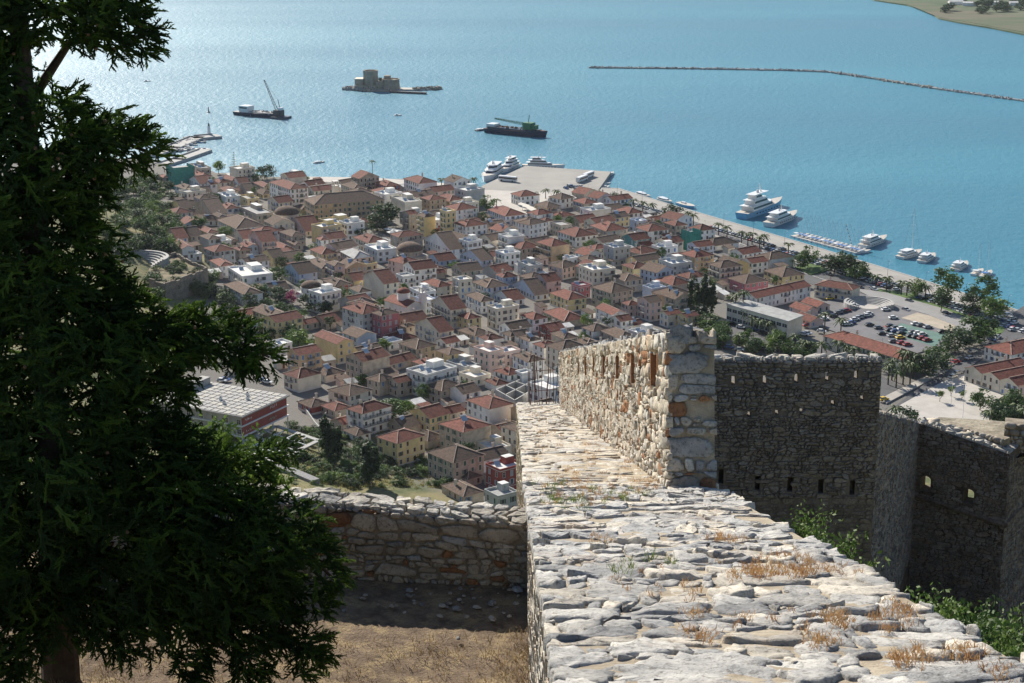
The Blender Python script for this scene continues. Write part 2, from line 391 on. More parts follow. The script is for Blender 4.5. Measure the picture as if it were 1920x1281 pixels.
def course_cells(L, H, sx, sy, rg, jit=.3, inside=None):
    """uneven rubble courses: wavy beds, staggered joints, some blocks split into small stones"""
    ys_ = [0.0]
    while ys_[-1] < H - sy * .45: ys_.append(ys_[-1] + sy * rg.choice([.55, .8, 1.0, 1.2, 1.45]) * rg.uniform(.85, 1.15))
    ys_[-1] = H
    o1, o2 = rg.uniform(0, 99), rg.uniform(0, 99)
    def bed(i, x):
        if i == 0 or i == len(ys_) - 1: return ys_[i]
        return ys_[i] + sy * jit * 1.1 * mathutils.noise.noise(Vector((x / (sx * 1.7), i * 7.3 + o1, 0))) + sy * jit * .5 * mathutils.noise.noise(Vector((x / (sx * .5), i * 3.1 + o2, 4)))
    out_ = []
    for i in range(len(ys_) - 1):
        hrow = ys_[i + 1] - ys_[i]; x = -rg.uniform(0, sx); xs_ = []
        while x < L + sx: xs_.append(x); x += max(.45, hrow / sy) * sx * rg.choice([.45, .7, .9, 1.1, 1.4, 1.8]) * rg.uniform(.85, 1.15)
        lean = [rg.uniform(-jit, jit) * sx * .55 for _ in xs_]
        for k in range(len(xs_) - 1):
            xa, xb = xs_[k], xs_[k + 1]; la, lb = lean[k], lean[k + 1]
            def pt(u, v):
                xx = (xa + la * (v - .5)) * (1 - u) + (xb + lb * (v - .5)) * u; xx = max(0, min(L, xx))
                return (xx, bed(i, xx) * (1 - v) + bed(i + 1, xx) * v)
            cellsq = [(0, 1, 0, 1)]
            if hrow > sy * 1.05 and rg.random() < .35: m_ = rg.uniform(.35, .65); cellsq = [(0, 1, 0, m_), (0, 1, m_, 1)]
            elif rg.random() < .12: m_ = rg.uniform(.6, .75); cellsq = [(0, m_, 0, 1), (m_, 1, 0, .5), (m_, 1, .5, 1)]
            for u0, u1, v0, v1 in cellsq:
                ch = rg.uniform(.08, .28); P_ = [pt(u0 + (u1 - u0) * ch, v0), pt(u1 - (u1 - u0) * rg.uniform(.05, .25), v0), pt(u1, v0 + (v1 - v0) * rg.uniform(.12, .35)), pt(u1, v1 - (v1 - v0) * rg.uniform(.1, .35)), pt(u1 - (u1 - u0) * rg.uniform(.05, .28), v1), pt(u0 + (u1 - u0) * rg.uniform(.05, .28), v1), pt(u0, v1 - (v1 - v0) * rg.uniform(.1, .35)), pt(u0, v0 + (v1 - v0) * rg.uniform(.1, .3))]
                w_ = max(p[0] for p in P_) - min(p[0] for p in P_)
                if w_ < sx * .15: continue
                cx = sum(p[0] for p in P_) / 8; cy_ = sum(p[1] for p in P_) / 8
                if inside and not inside(cx, cy_): continue
                out_.append(P_)
    return out_
def stone_geo(poly, gap, h, rg, seg=.09, rings=3, rough=.25, tilt=.12):
    """an uneven stone with rounded edges over a cell; local coords u, v, height"""
    cx = sum(p[0] for p in poly) / len(poly); cy_ = sum(p[1] for p in poly) / len(poly)
    ring = []
    n = len(poly)
    for i in range(n):
        a = poly[i]; b_ = poly[(i + 1) % n]
        l = math.hypot(b_[0] - a[0], b_[1] - a[1]); k = max(1, min(7, int(l / seg + .5)))
        for q in range(k): ring.append((a[0] + (b_[0] - a[0]) * q / k, a[1] + (b_[1] - a[1]) * q / k))
    m_ = len(ring)
    if m_ < 5: return None
    ring = [((ring[i - 1][0] + 6 * ring[i][0] + ring[(i + 1) % m_][0]) / 8, (ring[i - 1][1] + 6 * ring[i][1] + ring[(i + 1) % m_][1]) / 8) for i in range(m_)]
    R_ = sum(math.hypot(p[0] - cx, p[1] - cy_) for p in ring) / m_
    if R_ < gap * 1.6: return None
    s0 = 1 - gap / R_
    tx, ty = rg.uniform(-tilt, tilt), rg.uniform(-tilt, tilt); o = rg.uniform(0, 50)
    prof = {3: [(1.0, -.9), (.985, .72), (.90, 1.0)], 4: [(1.0, -.9), (.99, .62), (.945, .96), (.55, 1.02)], 2: [(1.0, -.8), (.93, .95)]}[rings]
    vs_ = []
    for sc, hh in prof:
        for p in ring:
            u, v = cx + (p[0] - cx) * s0 * sc, cy_ + (p[1] - cy_) * s0 * sc
            nz = mathutils.noise.noise(Vector((u * 5 + o, v * 5, o)))
            nz2 = mathutils.noise.noise(Vector((u * 16 + o, v * 16, o)))
            j = 1 + nz2 * rough * .32
            u, v = cx + (u - cx) * j, cy_ + (v - cy_) * j
            z = h * hh + ((tx * (u - cx) + ty * (v - cy_)) + nz * rough * h + nz2 * rough * h * .5 if hh > 0 else 0)
            vs_.append((u, v, z))
    vs_.append((cx, cy_, h * (1 + rg.uniform(-.2, .2) * rough * 2)))
    fs_ = []
    for r_ in range(len(prof) - 1):
        for i in range(m_): fs_.append((r_ * m_ + i, r_ * m_ + (i + 1) % m_, (r_ + 1) * m_ + (i + 1) % m_, (r_ + 1) * m_ + i))
    b0 = (len(prof) - 1) * m_
    for i in range(m_): fs_.append((b0 + i, b0 + (i + 1) % m_, len(vs_) - 1))
    return vs_, fs_
def lay_stones(parent, O, e1, e2, L, H, sx, sy, mats, gap=.02, h=.06, seed=1, rings=3, limit=300, rough=.25, tilt=.12, seg=.09, inside=None, jit=.42, order=None, warp=None, smooth_=True, voro=False):
    """individual stones (up to limit, largest in view first), the rest as one joined part"""
    rg = random.Random(seed); n = e1.cross(e2).normalized()
    P0 = parent.location
    geos = []
    for poly in (cells if voro else course_cells)(L, H, sx, sy, rg, jit, inside=inside):
        g = stone_geo(poly, gap, h * rg.uniform(.7, 1.35), rg, seg, rings, rough, tilt)
        if not g: continue
        c = O + e1 * poly[0][0] + e2 * poly[0][1]
        geos.append(((c - CAM).length, g))
    geos.sort(key=lambda a: a[0])
    rest = MB()
    for k, (d, (vs_, fs_)) in enumerate(geos):
        wv = []
        for u, v, z in vs_:
            p = O + e1 * u + e2 * v + n * z
            if warp: p = warp(p, u, v)
            wv.append(p - P0)
        m = rg.choice(mats)
        if k < limit:
            me = bpy.data.meshes.new('stone'); me.from_pydata([tuple(p) for p in wv], [], fs_); me.materials.append(m)
            if smooth_: me.polygons.foreach_set('use_smooth', [True] * len(fs_))
            inst('stone', me, parent)
        else: rest.raw(wv, fs_, m)
    if rest.v:
        o = rest.build('far_stones', parent); o['kind'] = 'stuff'
def stone_material(name, c1, c2, stain, stain_amt=.5, bump=.02, scale=7):
    m = material(name, c1, col2=c2, scale=scale * .35, bump=bump, bscale=scale * 2.2, rough=.95, obvar=.22, spec=.15)
    t = m.node_tree; b = t.nodes['Principled BSDF']; old = b.inputs['Base Color'].links[0].from_socket
    tc = t.nodes.new('ShaderNodeTexCoord')
    n = t.nodes.new('ShaderNodeTexNoise'); n.inputs['Scale'].default_value = .9; n.inputs['Detail'].default_value = 7; n.inputs['Roughness'].default_value = .7
    t.links.new(tc.outputs['Object'], n.inputs['Vector'])
    r = t.nodes.new('ShaderNodeValToRGB'); r.color_ramp.elements[0].position = .60 - .08 * stain_amt; r.color_ramp.elements[1].position = .70
    r.color_ramp.elements[0].color = (0, 0, 0, 1); r.color_ramp.elements[1].color = (1, 1, 1, 1)
    t.links.new(n.outputs['Fac'], r.inputs[0])
    mix = t.nodes.new('ShaderNodeMix'); mix.data_type = 'RGBA'; mix.inputs['B'].default_value = (*stain, 1)
    mm = t.nodes.new('ShaderNodeMath'); mm.operation = 'MULTIPLY'; mm.inputs[1].default_value = stain_amt; t.links.new(r.outputs[0], mm.inputs[0])
    t.links.new(mm.outputs[0], mix.inputs['Factor']); t.links.new(old, mix.inputs['A'])
    # dark lichen specks
    n2 = t.nodes.new('ShaderNodeTexNoise'); n2.inputs['Scale'].default_value = scale * 3.2; n2.inputs['Detail'].default_value = 8; n2.inputs['Roughness'].default_value = .75
    t.links.new(tc.outputs['Object'], n2.inputs['Vector'])
    r2 = t.nodes.new('ShaderNodeValToRGB'); r2.color_ramp.elements[0].position = .36; r2.color_ramp.elements[1].position = .5
    r2.color_ramp.elements[0].color = (.42, .41, .40, 1); r2.color_ramp.elements[1].color = (1, 1, 1, 1)
    t.links.new(n2.outputs['Fac'], r2.inputs[0])
    mul = t.nodes.new('ShaderNodeMix'); mul.data_type = 'RGBA'; mul.blend_type = 'MULTIPLY'; mul.inputs['Factor'].default_value = 1
    t.links.new(mix.outputs['Result'], mul.inputs['A']); t.links.new(r2.outputs[0], mul.inputs['B'])
    t.links.new(mul.outputs['Result'], b.inputs['Base Color'])
    last = b.inputs['Normal'].links[0].from_node if b.inputs['Normal'].links else None
    for sc_, ds_ in ((scale * .75, bump * 1.6), (scale * 6, bump * .5)):
        n3 = t.nodes.new('ShaderNodeTexNoise'); n3.inputs['Scale'].default_value = sc_; n3.inputs['Detail'].default_value = 9; n3.inputs['Roughness'].default_value = .68; n3.noise_type = 'RIDGED_MULTIFRACTAL' if sc_ < scale else 'FBM'
        t.links.new(tc.outputs['Object'], n3.inputs['Vector'])
        b3 = t.nodes.new('ShaderNodeBump'); b3.inputs['Distance'].default_value = ds_ * (.45 if sc_ < scale else 1); t.links.new(n3.outputs[0], b3.inputs['Height'])
        if last: t.links.new(last.outputs[0], b3.inputs['Normal'])
        last = b3
    t.links.new(last.outputs[0], b.inputs['Normal'])
    return m
LIME = stone_material('limestone', (.52, .50, .46), (.30, .295, .285), (.40, .22, .10), .35)
LIME2 = stone_material('limestone_pale', (.60, .55, .46), (.38, .35, .31), (.46, .27, .12), .5)
LIME3 = stone_material('limestone_grey', (.42, .415, .40), (.24, .24, .24), (.36, .22, .12), .3)
BUFF = stone_material('buff_stone', (.49, .43, .35), (.32, .28, .23), (.38, .21, .11), .35)
RUST = stone_material('rusty_stone', (.36, .18, .09), (.24, .13, .08), (.45, .36, .26), .5)
PAR = stone_material('parapet_stone', (.62, .54, .43), (.42, .38, .31), (.50, .27, .12), .55)
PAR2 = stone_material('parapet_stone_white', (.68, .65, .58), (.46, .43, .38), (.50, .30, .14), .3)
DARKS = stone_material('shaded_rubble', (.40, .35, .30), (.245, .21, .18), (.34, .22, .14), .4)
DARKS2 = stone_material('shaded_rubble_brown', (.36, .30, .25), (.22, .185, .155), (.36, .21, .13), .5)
mk('mortar', (.34, .29, .22), col2=(.20, .165, .125), scale=2.5, bump=.03, bscale=14, rough=1)
mk('mortar_pale', (.42, .36, .27), col2=(.26, .21, .15), scale=2.5, bump=.03, bscale=14, rough=1)
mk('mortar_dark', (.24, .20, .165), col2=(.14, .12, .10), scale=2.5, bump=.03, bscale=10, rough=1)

# rampart frame: runs down the slope almost along the view axis
Dv = (ray(945, 680)).normalized()
Sv = Vector((Dv.y, -Dv.x, 0)).normalized()
Nv = Sv.cross(Dv).normalized()
HP = 1.5
def RP(s, t, n=0): return CAM + Dv * t + Sv * s + Nv * (n - HP)      # n above the wall-top plane
def core(name, parent, corners_top, depth, m, down=Vector((0, 0, -1))):
    b = MB(); T = [Vector(c) - parent.location for c in corners_top]; B = [t + down * depth for t in T]
    n = len(T); b.raw(T + B, [tuple(range(n))] + [(i, n + i, n + (i + 1) % n, (i + 1) % n) for i in range(n)] + [tuple(range(n, 2 * n))[::-1]], m)
    return b.build(name, parent)

ramp = thing('rampart', 'broad pale stone rampart with rough uneven stones on its top running downhill', 'rampart', RP(1.4, 4, -6))
core('core', ramp, [RP(.28, 3, .021), RP(.30, 20.0, .021), RP(.50, 66, -.02), RP(1.95, 66, -.02), RP(2.50, 20, .021), RP(2.53, 3, .021)][::-1], 16, M['mortar_pale'])
def edge_drop(p, u, v): return p
lay_stones(ramp, RP(.22, 5.2, 0), Sv, Dv, 2.36, 16.3, .27, .36, [LIME, LIME, LIME3, LIME2], gap=.009, h=.038, seed=3, rings=4, limit=298, rough=.75, tilt=.07, seg=.04, jit=.7)
def warp_narrow(p, u, v):       # the far walkway narrows a little
    k = v / 45.0; return p + Sv * (.27 * k * (1 - u / 1.75))
lay_stones(ramp, RP(.22, 20.9, -.02), Sv, Dv, 1.75, 45, .34, .5, [LIME, LIME2, LIME2, LIME2], gap=.012, h=.035, seed=4, rings=3, limit=140, rough=.5, tilt=.08, seg=.1, warp=warp_narrow, jit=.7)
# left face of the rampart (rubble, in raking sun)
lay_stones(ramp, RP(.29, 21.2, -.02), -Dv, -Nv, 16, 2.6, .26, .15, [PAR, PAR, PAR2, LIME2], gap=.010, h=.035, seed=5, rings=3, limit=150, rough=.5, tilt=.2, seg=.08)
def warp_l(p, u, v): return p + Sv * (.20 * (1 - u / 45.0))
lay_stones(ramp, RP(.30, 66, -.02), -Dv, -Nv, 45, 2.6, .34, .22, [PAR, BUFF, LIME2], gap=.012, h=.06, seed=6, rings=2, limit=0, rough=.5, tilt=.2, warp=warp_l)

# loopholed parapet on the rampart's right side
PT0, PT1, PS0, PS1, PH = 20.6, 61.0, 1.92, 2.50, 1.86
par = thing('parapet_wall', 'tall sunlit parapet wall with a row of musket loopholes on the rampart', 'wall', RP(2.2, 22, 0))
holes = [(22.6, .48), (26.2, .42), (29.8, .42), (33.8, .42), (37.6, .42), (41.4, .42), (45.3, .42), (49.0, .42), (52.8, .42), (56.5, .42)]
LH0, LH1 = 1.18, 1.60
b = MB(); P0 = par.location
def pbox(b, s0, s1, t0, t1, n0, n1, m):
    c = [RP(s0, t0, n0), RP(s1, t0, n0), RP(s1, t1, n0), RP(s0, t1, n0), RP(s0, t0, n1), RP(s1, t0, n1), RP(s1, t1, n1), RP(s0, t1, n1)]
    b.raw([p - P0 for p in c], [(3, 2, 1, 0), (0, 1, 5, 4), (1, 2, 6, 5), (2, 3, 7, 6), (3, 0, 4, 7), (4, 5, 6, 7)], m)
pbox(b, PS0 + .04, PS1 - .03, PT0 + .05, PT1, -.5, LH0, M['mortar_pale'])
pbox(b, PS0 + .04, PS1 - .03, PT0 + .05, PT1, LH1, PH - .06, M['mortar_pale'])
tt = PT0 + .05
for (t, hw) in holes:
    pbox(b, PS0 + .04, PS1 - .03, tt, t - hw, LH0, LH1, M['mortar_pale']); tt = t + hw
    for k in (-1, 1): pbox(b, PS0 + .26, PS1 - .05, min(t + k * .1, t + k * hw), max(t + k * .1, t + k * hw), LH0, LH1, RUST)
pbox(b, PS0 + .04, PS1 - .03, tt, PT1, LH0, LH1, M['mortar_pale'])
b.build('core', par)
def not_hole(x, y):
    t = PT1 - x
    return not (LH0 - .04 < y < LH1 + .04 and any(abs(t - a) < hw + .10 for a, hw in holes))
lay_stones(par, RP(PS0 + .02, PT1, 0), -Dv, Nv, PT1 - PT0, PH, .25, .14, [PAR, PAR, PAR, PAR2, BUFF, LIME2, PAR, PAR, RUST], gap=.009, h=.032, seed=8, rings=3, limit=300, rough=.8, tilt=.14, seg=.07, inside=not_hole, jit=.6)
for t, hw in holes[:7]:
    for k in (-1, 1):        # rusty jambs
        g = MB(); a = t + k * (hw + .03)
        pbox(g, PS0 + .0, PS0 + .10, a - .05, a + .05, LH0 - .02, LH1 + .02, RUST); g.build('loophole_jamb', par)
# end of the parapet (big quoin stones facing up the rampart) and its coping
lay_stones(par, RP(PS0, PT0 + .05, -.05), Sv, Nv, PS1 - PS0, PH, .30, .17, [BUFF, LIME3, LIME2, BUFF, LIME3, LIME3, BUFF, LIME2, BUFF, LIME3, RUST], gap=.009, h=.05, seed=23, rings=4, rough=.5, tilt=.08, seg=.05, jit=.4)
lay_stones(par, RP(PS0, PT0, PH - .06), Sv, Dv, PS1 - PS0, PT1 - PT0, .28, .32, [LIME3, LIME, BUFF], gap=.008, h=.07, seed=12, rings=4, limit=70, rough=.9, tilt=.2, seg=.06, jit=.7, smooth_=False)

# low terrace on the left: dirt floor and a low rubble wall
TZ = at_depth(985, 1098, 19.9).z
b = MB()
tw = [at_z(200, 1030, TZ), at_z(988, 1085, TZ), at_z(1010, 1330, TZ), at_z(900, 2600, TZ), at_z(-1500, 2600, TZ), at_z(-700, 1030, TZ)]
gx_, gy_ = 60, 40
dirt = material('terrace_dirt', (.25, .185, .125), col2=(.135, .095, .065), scale=7, bump=.04, bscale=26, rough=1, detail=8)
t_ = dirt.node_tree; bb = t_.nodes['Principled BSDF']; old = bb.inputs['Base Color'].links[0].from_socket
tcn = t_.nodes.new('ShaderNodeTexCoord'); n_ = t_.nodes.new('ShaderNodeTexNoise'); n_.inputs['Scale'].default_value = 3.2; n_.inputs['Detail'].default_value = 9; n_.inputs['Roughness'].default_value = .72
t_.links.new(tcn.outputs['Object'], n_.inputs['Vector'])
rr_ = t_.nodes.new('ShaderNodeValToRGB'); rr_.color_ramp.elements[0].position = .50; rr_.color_ramp.elements[1].position = .60
t_.links.new(n_.outputs['Fac'], rr_.inputs[0]); mx_ = t_.nodes.new('ShaderNodeMix'); mx_.data_type = 'RGBA'; mx_.inputs['B'].default_value = (.34, .255, .145, 1)
t_.links.new(rr_.outputs[0], mx_.inputs['Factor']); t_.links.new(old, mx_.inputs['A']); t_.links.new(mx_.outputs['Result'], bb.inputs['Base Color'])
A_, B_ = at_z(-300, 1040, TZ), at_z(990, 1085, TZ)
x0_, x1_ = -14.0, RP(.45, 19, 0).x
y1_ = max(at_z(600, 1062, TZ).y, B_.y) + .5; y0_ = 4.0
vv = []; ff = []
for j in range(gy_ + 1):
    for i in range(gx_ + 1):
        x = x0_ + (x1_ - x0_) * i / gx_; y = y0_ + (y1_ - y0_) * j / gy_
        vv.append((x, y, TZ + mathutils.noise.noise(Vector((x * 1.3, y * 1.3, 5))) * .05 + mathutils.noise.noise(Vector((x * .4, y * .4, 9))) * .08 - .03))
for j in range(gy_):
    for i in range(gx_): ff.append((j * (gx_ + 1) + i, j * (gx_ + 1) + i + 1, (j + 1) * (gx_ + 1) + i + 1, (j + 1) * (gx_ + 1) + i))
me = bpy.data.meshes.new('terrace_ground'); me.from_pydata(vv, [], ff); me.materials.append(dirt); me.polygons.foreach_set('use_smooth', [True] * len(ff))
o = inst('terrace_ground', me); o['kind'] = 'structure'
low = thing('terrace_wall', 'low rubble wall closing the dirt terrace beside the conifer', 'wall', at_z(800, 1088, TZ))
WB = [at_z(470, 1070, TZ), at_z(670, 1076, TZ), at_z(985, 1097, TZ)]
e1 = (WB[2] - WB[0]); LW = e1.length; e1.normalize(); e2 = Vector((0, 0, 1)); nn = e1.cross(e2)
WH = .90; back = -nn * .46
def sag(p, u, v):
    k = max(0, min(1, u / (LW + LX))); return p - Vector((0, 0, 1)) * (.17 * k * k * max(0, (p.z - TZ) / WH))
LX = 2.2
core('core', low, [WB[0] - e1 * LX + e2 * (WH - .02), WB[2] + e1 * .35 + e2 * (WH - .20), WB[2] + e1 * .35 + e2 * (WH - .20) + back, WB[0] - e1 * LX + e2 * WH + back][::-1], 8, M['mortar'])
lay_stones(low, WB[0] - e1 * LX - e2 * .05, e1, e2, LW + LX + .2, WH + .05, .23, .145, [BUFF] * 9 + [LIME2, LIME3, LIME2, RUST], gap=.009, h=.035, seed=31, rings=4, rough=.5, tilt=.10, seg=.05, jit=.55, warp=sag)
lay_stones(low, WB[0] - e1 * LX + e2 * WH, e1, back.normalized(), LW + LX + .2, .46, .27, .2, [LIME2, LIME, LIME2, PAR2], gap=.010, h=.035, seed=32, rings=4, rough=.8, tilt=.1, seg=.05, jit=.7, warp=sag, smooth_=False)

# the shaded curtain wall beyond the parapet, with rows of loopholes
CD = 47.0
def CP(px, py): return at_depth(px, py, CD)
c0, c1 = CP(1320, 676), CP(1654, 680)
ce1 = (c1 - c0); ce1.z = 0; CL = ce1.length; ce1.normalize(); ce2 = Vector((0, 0, 1)); cn = ce1.cross(ce2)
ctop = c0.z; CH_ = 9.0
cur = thing('curtain_wall', 'dark shaded rubble curtain wall pierced by three rows of loopholes', 'wall', c0 - ce2 * CH_)
def cuv(px, py):
    r = ray(px, py); t = (c0 - CAM).dot(cn) / r.dot(cn); p = CAM + r * t
    return (p - c0).dot(ce1), (p - c0).z + CH_
HS = []
for px, py in ((1375, 712), (1434, 711), (1493, 708), (1551, 705), (1605, 702)): u, v = cuv(px, py); HS.append((u - .05, u + .055, v - .15, v + .10, 1))
for px, py in ((1404, 777), (1457, 774), (1503, 771), (1562, 756), (1617, 747)): u, v = cuv(px, py); HS.append((u - .055, u + .05, v - .07, v + .075, 1))
for px, py in ((1352, 893), (1420, 906), (1481, 908), (1539, 912), (1598, 914)): u, v = cuv(px, py); HS.append((u - .07, u + .07, v - .22, v + .20, 0))
us = sorted(set([0, CL] + [h[0] for h in HS] + [h[1] for h in HS])); vs_l = sorted(set([-4, CH_] + [h[2] for h in HS] + [h[3] for h in HS]))
b = MB(); TH = .34; P0 = cur.location
def cq(u, v, d): return c0 - ce2 * CH_ + ce1 * u + ce2 * v - cn * d - P0
def hole_at(u, v): return next((h for h in HS if h[0] < u < h[1] and h[2] < v < h[3]), None)
for i in range(len(us) - 1):
    for j in range(len(vs_l) - 1):
        u0, u1, v0, v1 = us[i], us[i + 1], vs_l[j], vs_l[j + 1]
        h = hole_at((u0 + u1) / 2, (v0 + v1) / 2)
        if not h:
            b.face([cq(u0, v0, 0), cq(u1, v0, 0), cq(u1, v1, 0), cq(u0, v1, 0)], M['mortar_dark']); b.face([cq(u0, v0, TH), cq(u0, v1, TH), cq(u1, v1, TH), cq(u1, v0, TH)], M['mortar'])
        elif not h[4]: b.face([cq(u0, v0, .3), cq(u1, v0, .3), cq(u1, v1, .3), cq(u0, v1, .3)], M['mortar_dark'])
for h in HS:
    q = [(h[0], h[2]), (h[1], h[2]), (h[1], h[3]), (h[0], h[3])]
    for k in range(4):
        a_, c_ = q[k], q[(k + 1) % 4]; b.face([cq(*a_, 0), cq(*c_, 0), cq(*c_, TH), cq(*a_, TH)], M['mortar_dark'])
for a_, c_ in (((0, CH_), (CL, CH_)), ((CL, -4), (CL, CH_)), ((0, -4), (0, CH_))): b.face([cq(*a_, 0), cq(*c_, 0), cq(*c_, TH), cq(*a_, TH)], M['mortar_dark'])
b.build('core', cur)
def no_h(x, y): return not any(h[0] - .07 < x < h[1] + .07 and h[2] - .03 < y < h[3] + .03 for h in HS)
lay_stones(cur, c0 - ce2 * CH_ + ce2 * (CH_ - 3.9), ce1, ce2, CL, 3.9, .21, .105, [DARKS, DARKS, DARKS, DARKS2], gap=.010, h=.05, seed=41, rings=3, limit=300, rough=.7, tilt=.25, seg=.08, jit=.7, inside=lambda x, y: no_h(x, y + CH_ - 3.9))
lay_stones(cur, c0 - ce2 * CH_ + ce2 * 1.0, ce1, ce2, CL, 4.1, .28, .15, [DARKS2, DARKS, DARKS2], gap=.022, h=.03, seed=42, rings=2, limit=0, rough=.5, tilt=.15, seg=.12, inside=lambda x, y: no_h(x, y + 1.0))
lay_stones(cur, c0, ce1, -cn, CL, .36, .34, .2, [LIME, LIME2, PAR2], gap=.014, h=.07, seed=43, rings=3, limit=80, rough=.7, tilt=.25, seg=.1)

# further bastion: re-entrant wall, dark flank with two arched embrasures, lit walk on top
BD = 92.0
def bp(px, py, d=BD): return at_depth(px, py, d)
bas = thing('bastion', 'dark angled bastion below the curtain wall with two arched embrasures', 'bastion', bp(1780, 1120, 95))
P0 = bas.location
def slab(name, A, B, top_a, top_b, bottom, th, m, holes_=()):
    """vertical wall from A to B (xy), sloping top, arched through-holes given as (u, v, w, h)"""
    e = Vector((B.x - A.x, B.y - A.y, 0)); L = e.length; e.normalize(); nrm = Vector((e.y, -e.x, 0))
    g = MB()
    def q(u, v, d): return Vector((A.x, A.y, 0)) + e * u + Vector((0, 0, v)) - nrm * d - P0
    def top(u): return top_a + (top_b - top_a) * u / L
    cuts = sorted(set([0, L] + [h[0] - h[2] / 2 for h in holes_] + [h[0] + h[2] / 2 for h in holes_]))
    for a_, c_ in zip(cuts, cuts[1:]):
        h = next((h for h in holes_ if abs(h[0] - (a_ + c_) / 2) < h[2] / 2), None)
        for d, fl in ((0, 0), (th, 1)):
            if not h: polys = [[(a_, bottom), (c_, bottom), (c_, top(c_)), (a_, top(a_))]]
            else:
                v0, v1 = h[1] - h[3] / 2, h[1] + h[3] / 2; arc = [(h[0] + h[2] / 2 * math.cos(x), v1 - h[2] * .35 + h[2] * .35 * math.sin(x)) for x in [math.pi * k / 6 for k in range(7)]]
                polys = [[(a_, bottom), (c_, bottom), (c_, v0), (a_, v0)], [(a_, top(a_))] + arc[::-1] + [(c_, top(c_))]]
                if d == 0:
                    ring = [(a_, v0), (c_, v0)] + arc
                    for k in range(len(ring)): g.face([q(*ring[k], 0), q(*ring[(k + 1) % len(ring)], 0), q(*ring[(k + 1) % len(ring)], th), q(*ring[k], th)], M['mortar_dark'])
            for p_ in polys:
                pts = [q(u, v, d) for u, v in p_]; g.face(pts if not fl else pts[::-1], m)
    g.face([q(0, top_a, 0), q(L, top_b, 0), q(L, top_b, th), q(0, top_a, th)], LIME)
    g.face([q(0, bottom, 0), q(0, top_a, 0), q(0, top_a, th), q(0, bottom, th)], m); g.face([q(L, bottom, 0), q(L, bottom, th), q(L, top_b, th), q(L, top_b, 0)], m)
    return g.build(name, bas), e, nrm, L
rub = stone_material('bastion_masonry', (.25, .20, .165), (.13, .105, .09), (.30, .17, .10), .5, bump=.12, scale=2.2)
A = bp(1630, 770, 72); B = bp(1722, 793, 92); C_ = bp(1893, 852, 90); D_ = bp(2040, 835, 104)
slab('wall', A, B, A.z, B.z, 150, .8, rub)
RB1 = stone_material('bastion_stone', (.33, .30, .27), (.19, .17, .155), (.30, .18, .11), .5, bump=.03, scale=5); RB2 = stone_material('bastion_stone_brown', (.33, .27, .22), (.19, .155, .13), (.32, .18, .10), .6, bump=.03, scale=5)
bu = lambda px, py, A_, B_: None
ee = Vector((C_.x - B.x, C_.y - B.y, 0)); LL = ee.length; ee.normalize(); enr = Vector((ee.y, -ee.x, 0))
def on_face(px, py):
    r = ray(px, py); t = (B - CAM).dot(enr) / r.dot(enr); p = CAM + r * t
    return (p - B).dot(ee), p.z
w1 = on_face(1735, 907); w2 = on_face(1816, 931)
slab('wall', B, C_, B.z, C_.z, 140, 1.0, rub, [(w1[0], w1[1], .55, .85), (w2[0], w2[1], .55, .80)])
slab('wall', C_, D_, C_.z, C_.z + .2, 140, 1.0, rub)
def face_stones(pa, pb, hgt, seed, lim, holes_=()):
    e = Vector((pb.x - pa.x, pb.y - pa.y, 0)); L_ = e.length; e.normalize(); sl = (pb.z - pa.z) / L_; zb = min(pa.z, pb.z) - hgt
    def ins(x, y):
        z = zb + y; return z < pa.z + sl * x - .05 and not any(abs(x - h[0]) < .42 and abs(z - h[1]) < .58 for h in holes_)
    lay_stones(bas, Vector((pa.x, pa.y, zb)), e, Vector((0, 0, 1)), L_, hgt + abs(pb.z - pa.z), .30, .16, [RB1, RB1, RB2], gap=.014, h=.045, seed=seed, rings=2, limit=lim, rough=.6, tilt=.2, seg=.12, inside=ins, jit=.7)
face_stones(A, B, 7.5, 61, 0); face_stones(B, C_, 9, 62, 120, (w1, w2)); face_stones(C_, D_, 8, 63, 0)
g = MB()
for (pa, pb) in ((B, C_), (C_, D_)):                # stone string course under the embrasures
    e = Vector((pb.x - pa.x, pb.y - pa.y, 0)); nr = Vector((e.y, -e.x, 0)).normalized()
    za, zb = (on_face(1700, 925)[1], on_face(1885, 985)[1]) if pa is B else (on_face(1885, 985)[1], on_face(1885, 985)[1] + .3)
    g.bar(Vector((pa.x, pa.y, za)) + nr * .06 - P0, Vector((pb.x, pb.y, zb)) + nr * .06 - P0, .16, rub, n=6)
g.build('string_course', bas)
# the sunlit walk behind its top and rubble coping
for (pa, pb, sd) in ((A, B, 51), (B, C_, 52), (C_, D_, 53)):
    e = (pb - pa); L_ = e.length; e.normalize(); nr = Vector((e.y, -e.x, 0)).normalized()
    lay_stones(bas, pa, e, -nr, L_, 1.0, .42, .3, [LIME, LIME2, PAR], gap=.015, h=.10, seed=sd, rings=2, limit=50, rough=.7, tilt=.3, seg=.14)
zt_ = min(B.z, C_.z) - .5
walk = MB(); wk = [Vector((B.x, B.y, 0)) - Vector((enr.x, enr.y, 0)) * .6, Vector((C_.x, C_.y, 0)) - Vector((enr.x, enr.y, 0)) * .6, Vector((D_.x, D_.y, 0)), at_z(2060, 800, zt_), at_z(1880, 790, zt_), at_z(1760, 782, zt_)]
walk.prism([(p.x - P0.x, p.y - P0.y) for p in wk], zt_ - 1.2 - P0.z, zt_ - P0.z, rub, material('walk_rubble', (.42, .37, .28), col2=(.22, .19, .14), scale=.9, bump=.15, bscale=3, rough=1))
walk.build('walkway', bas)
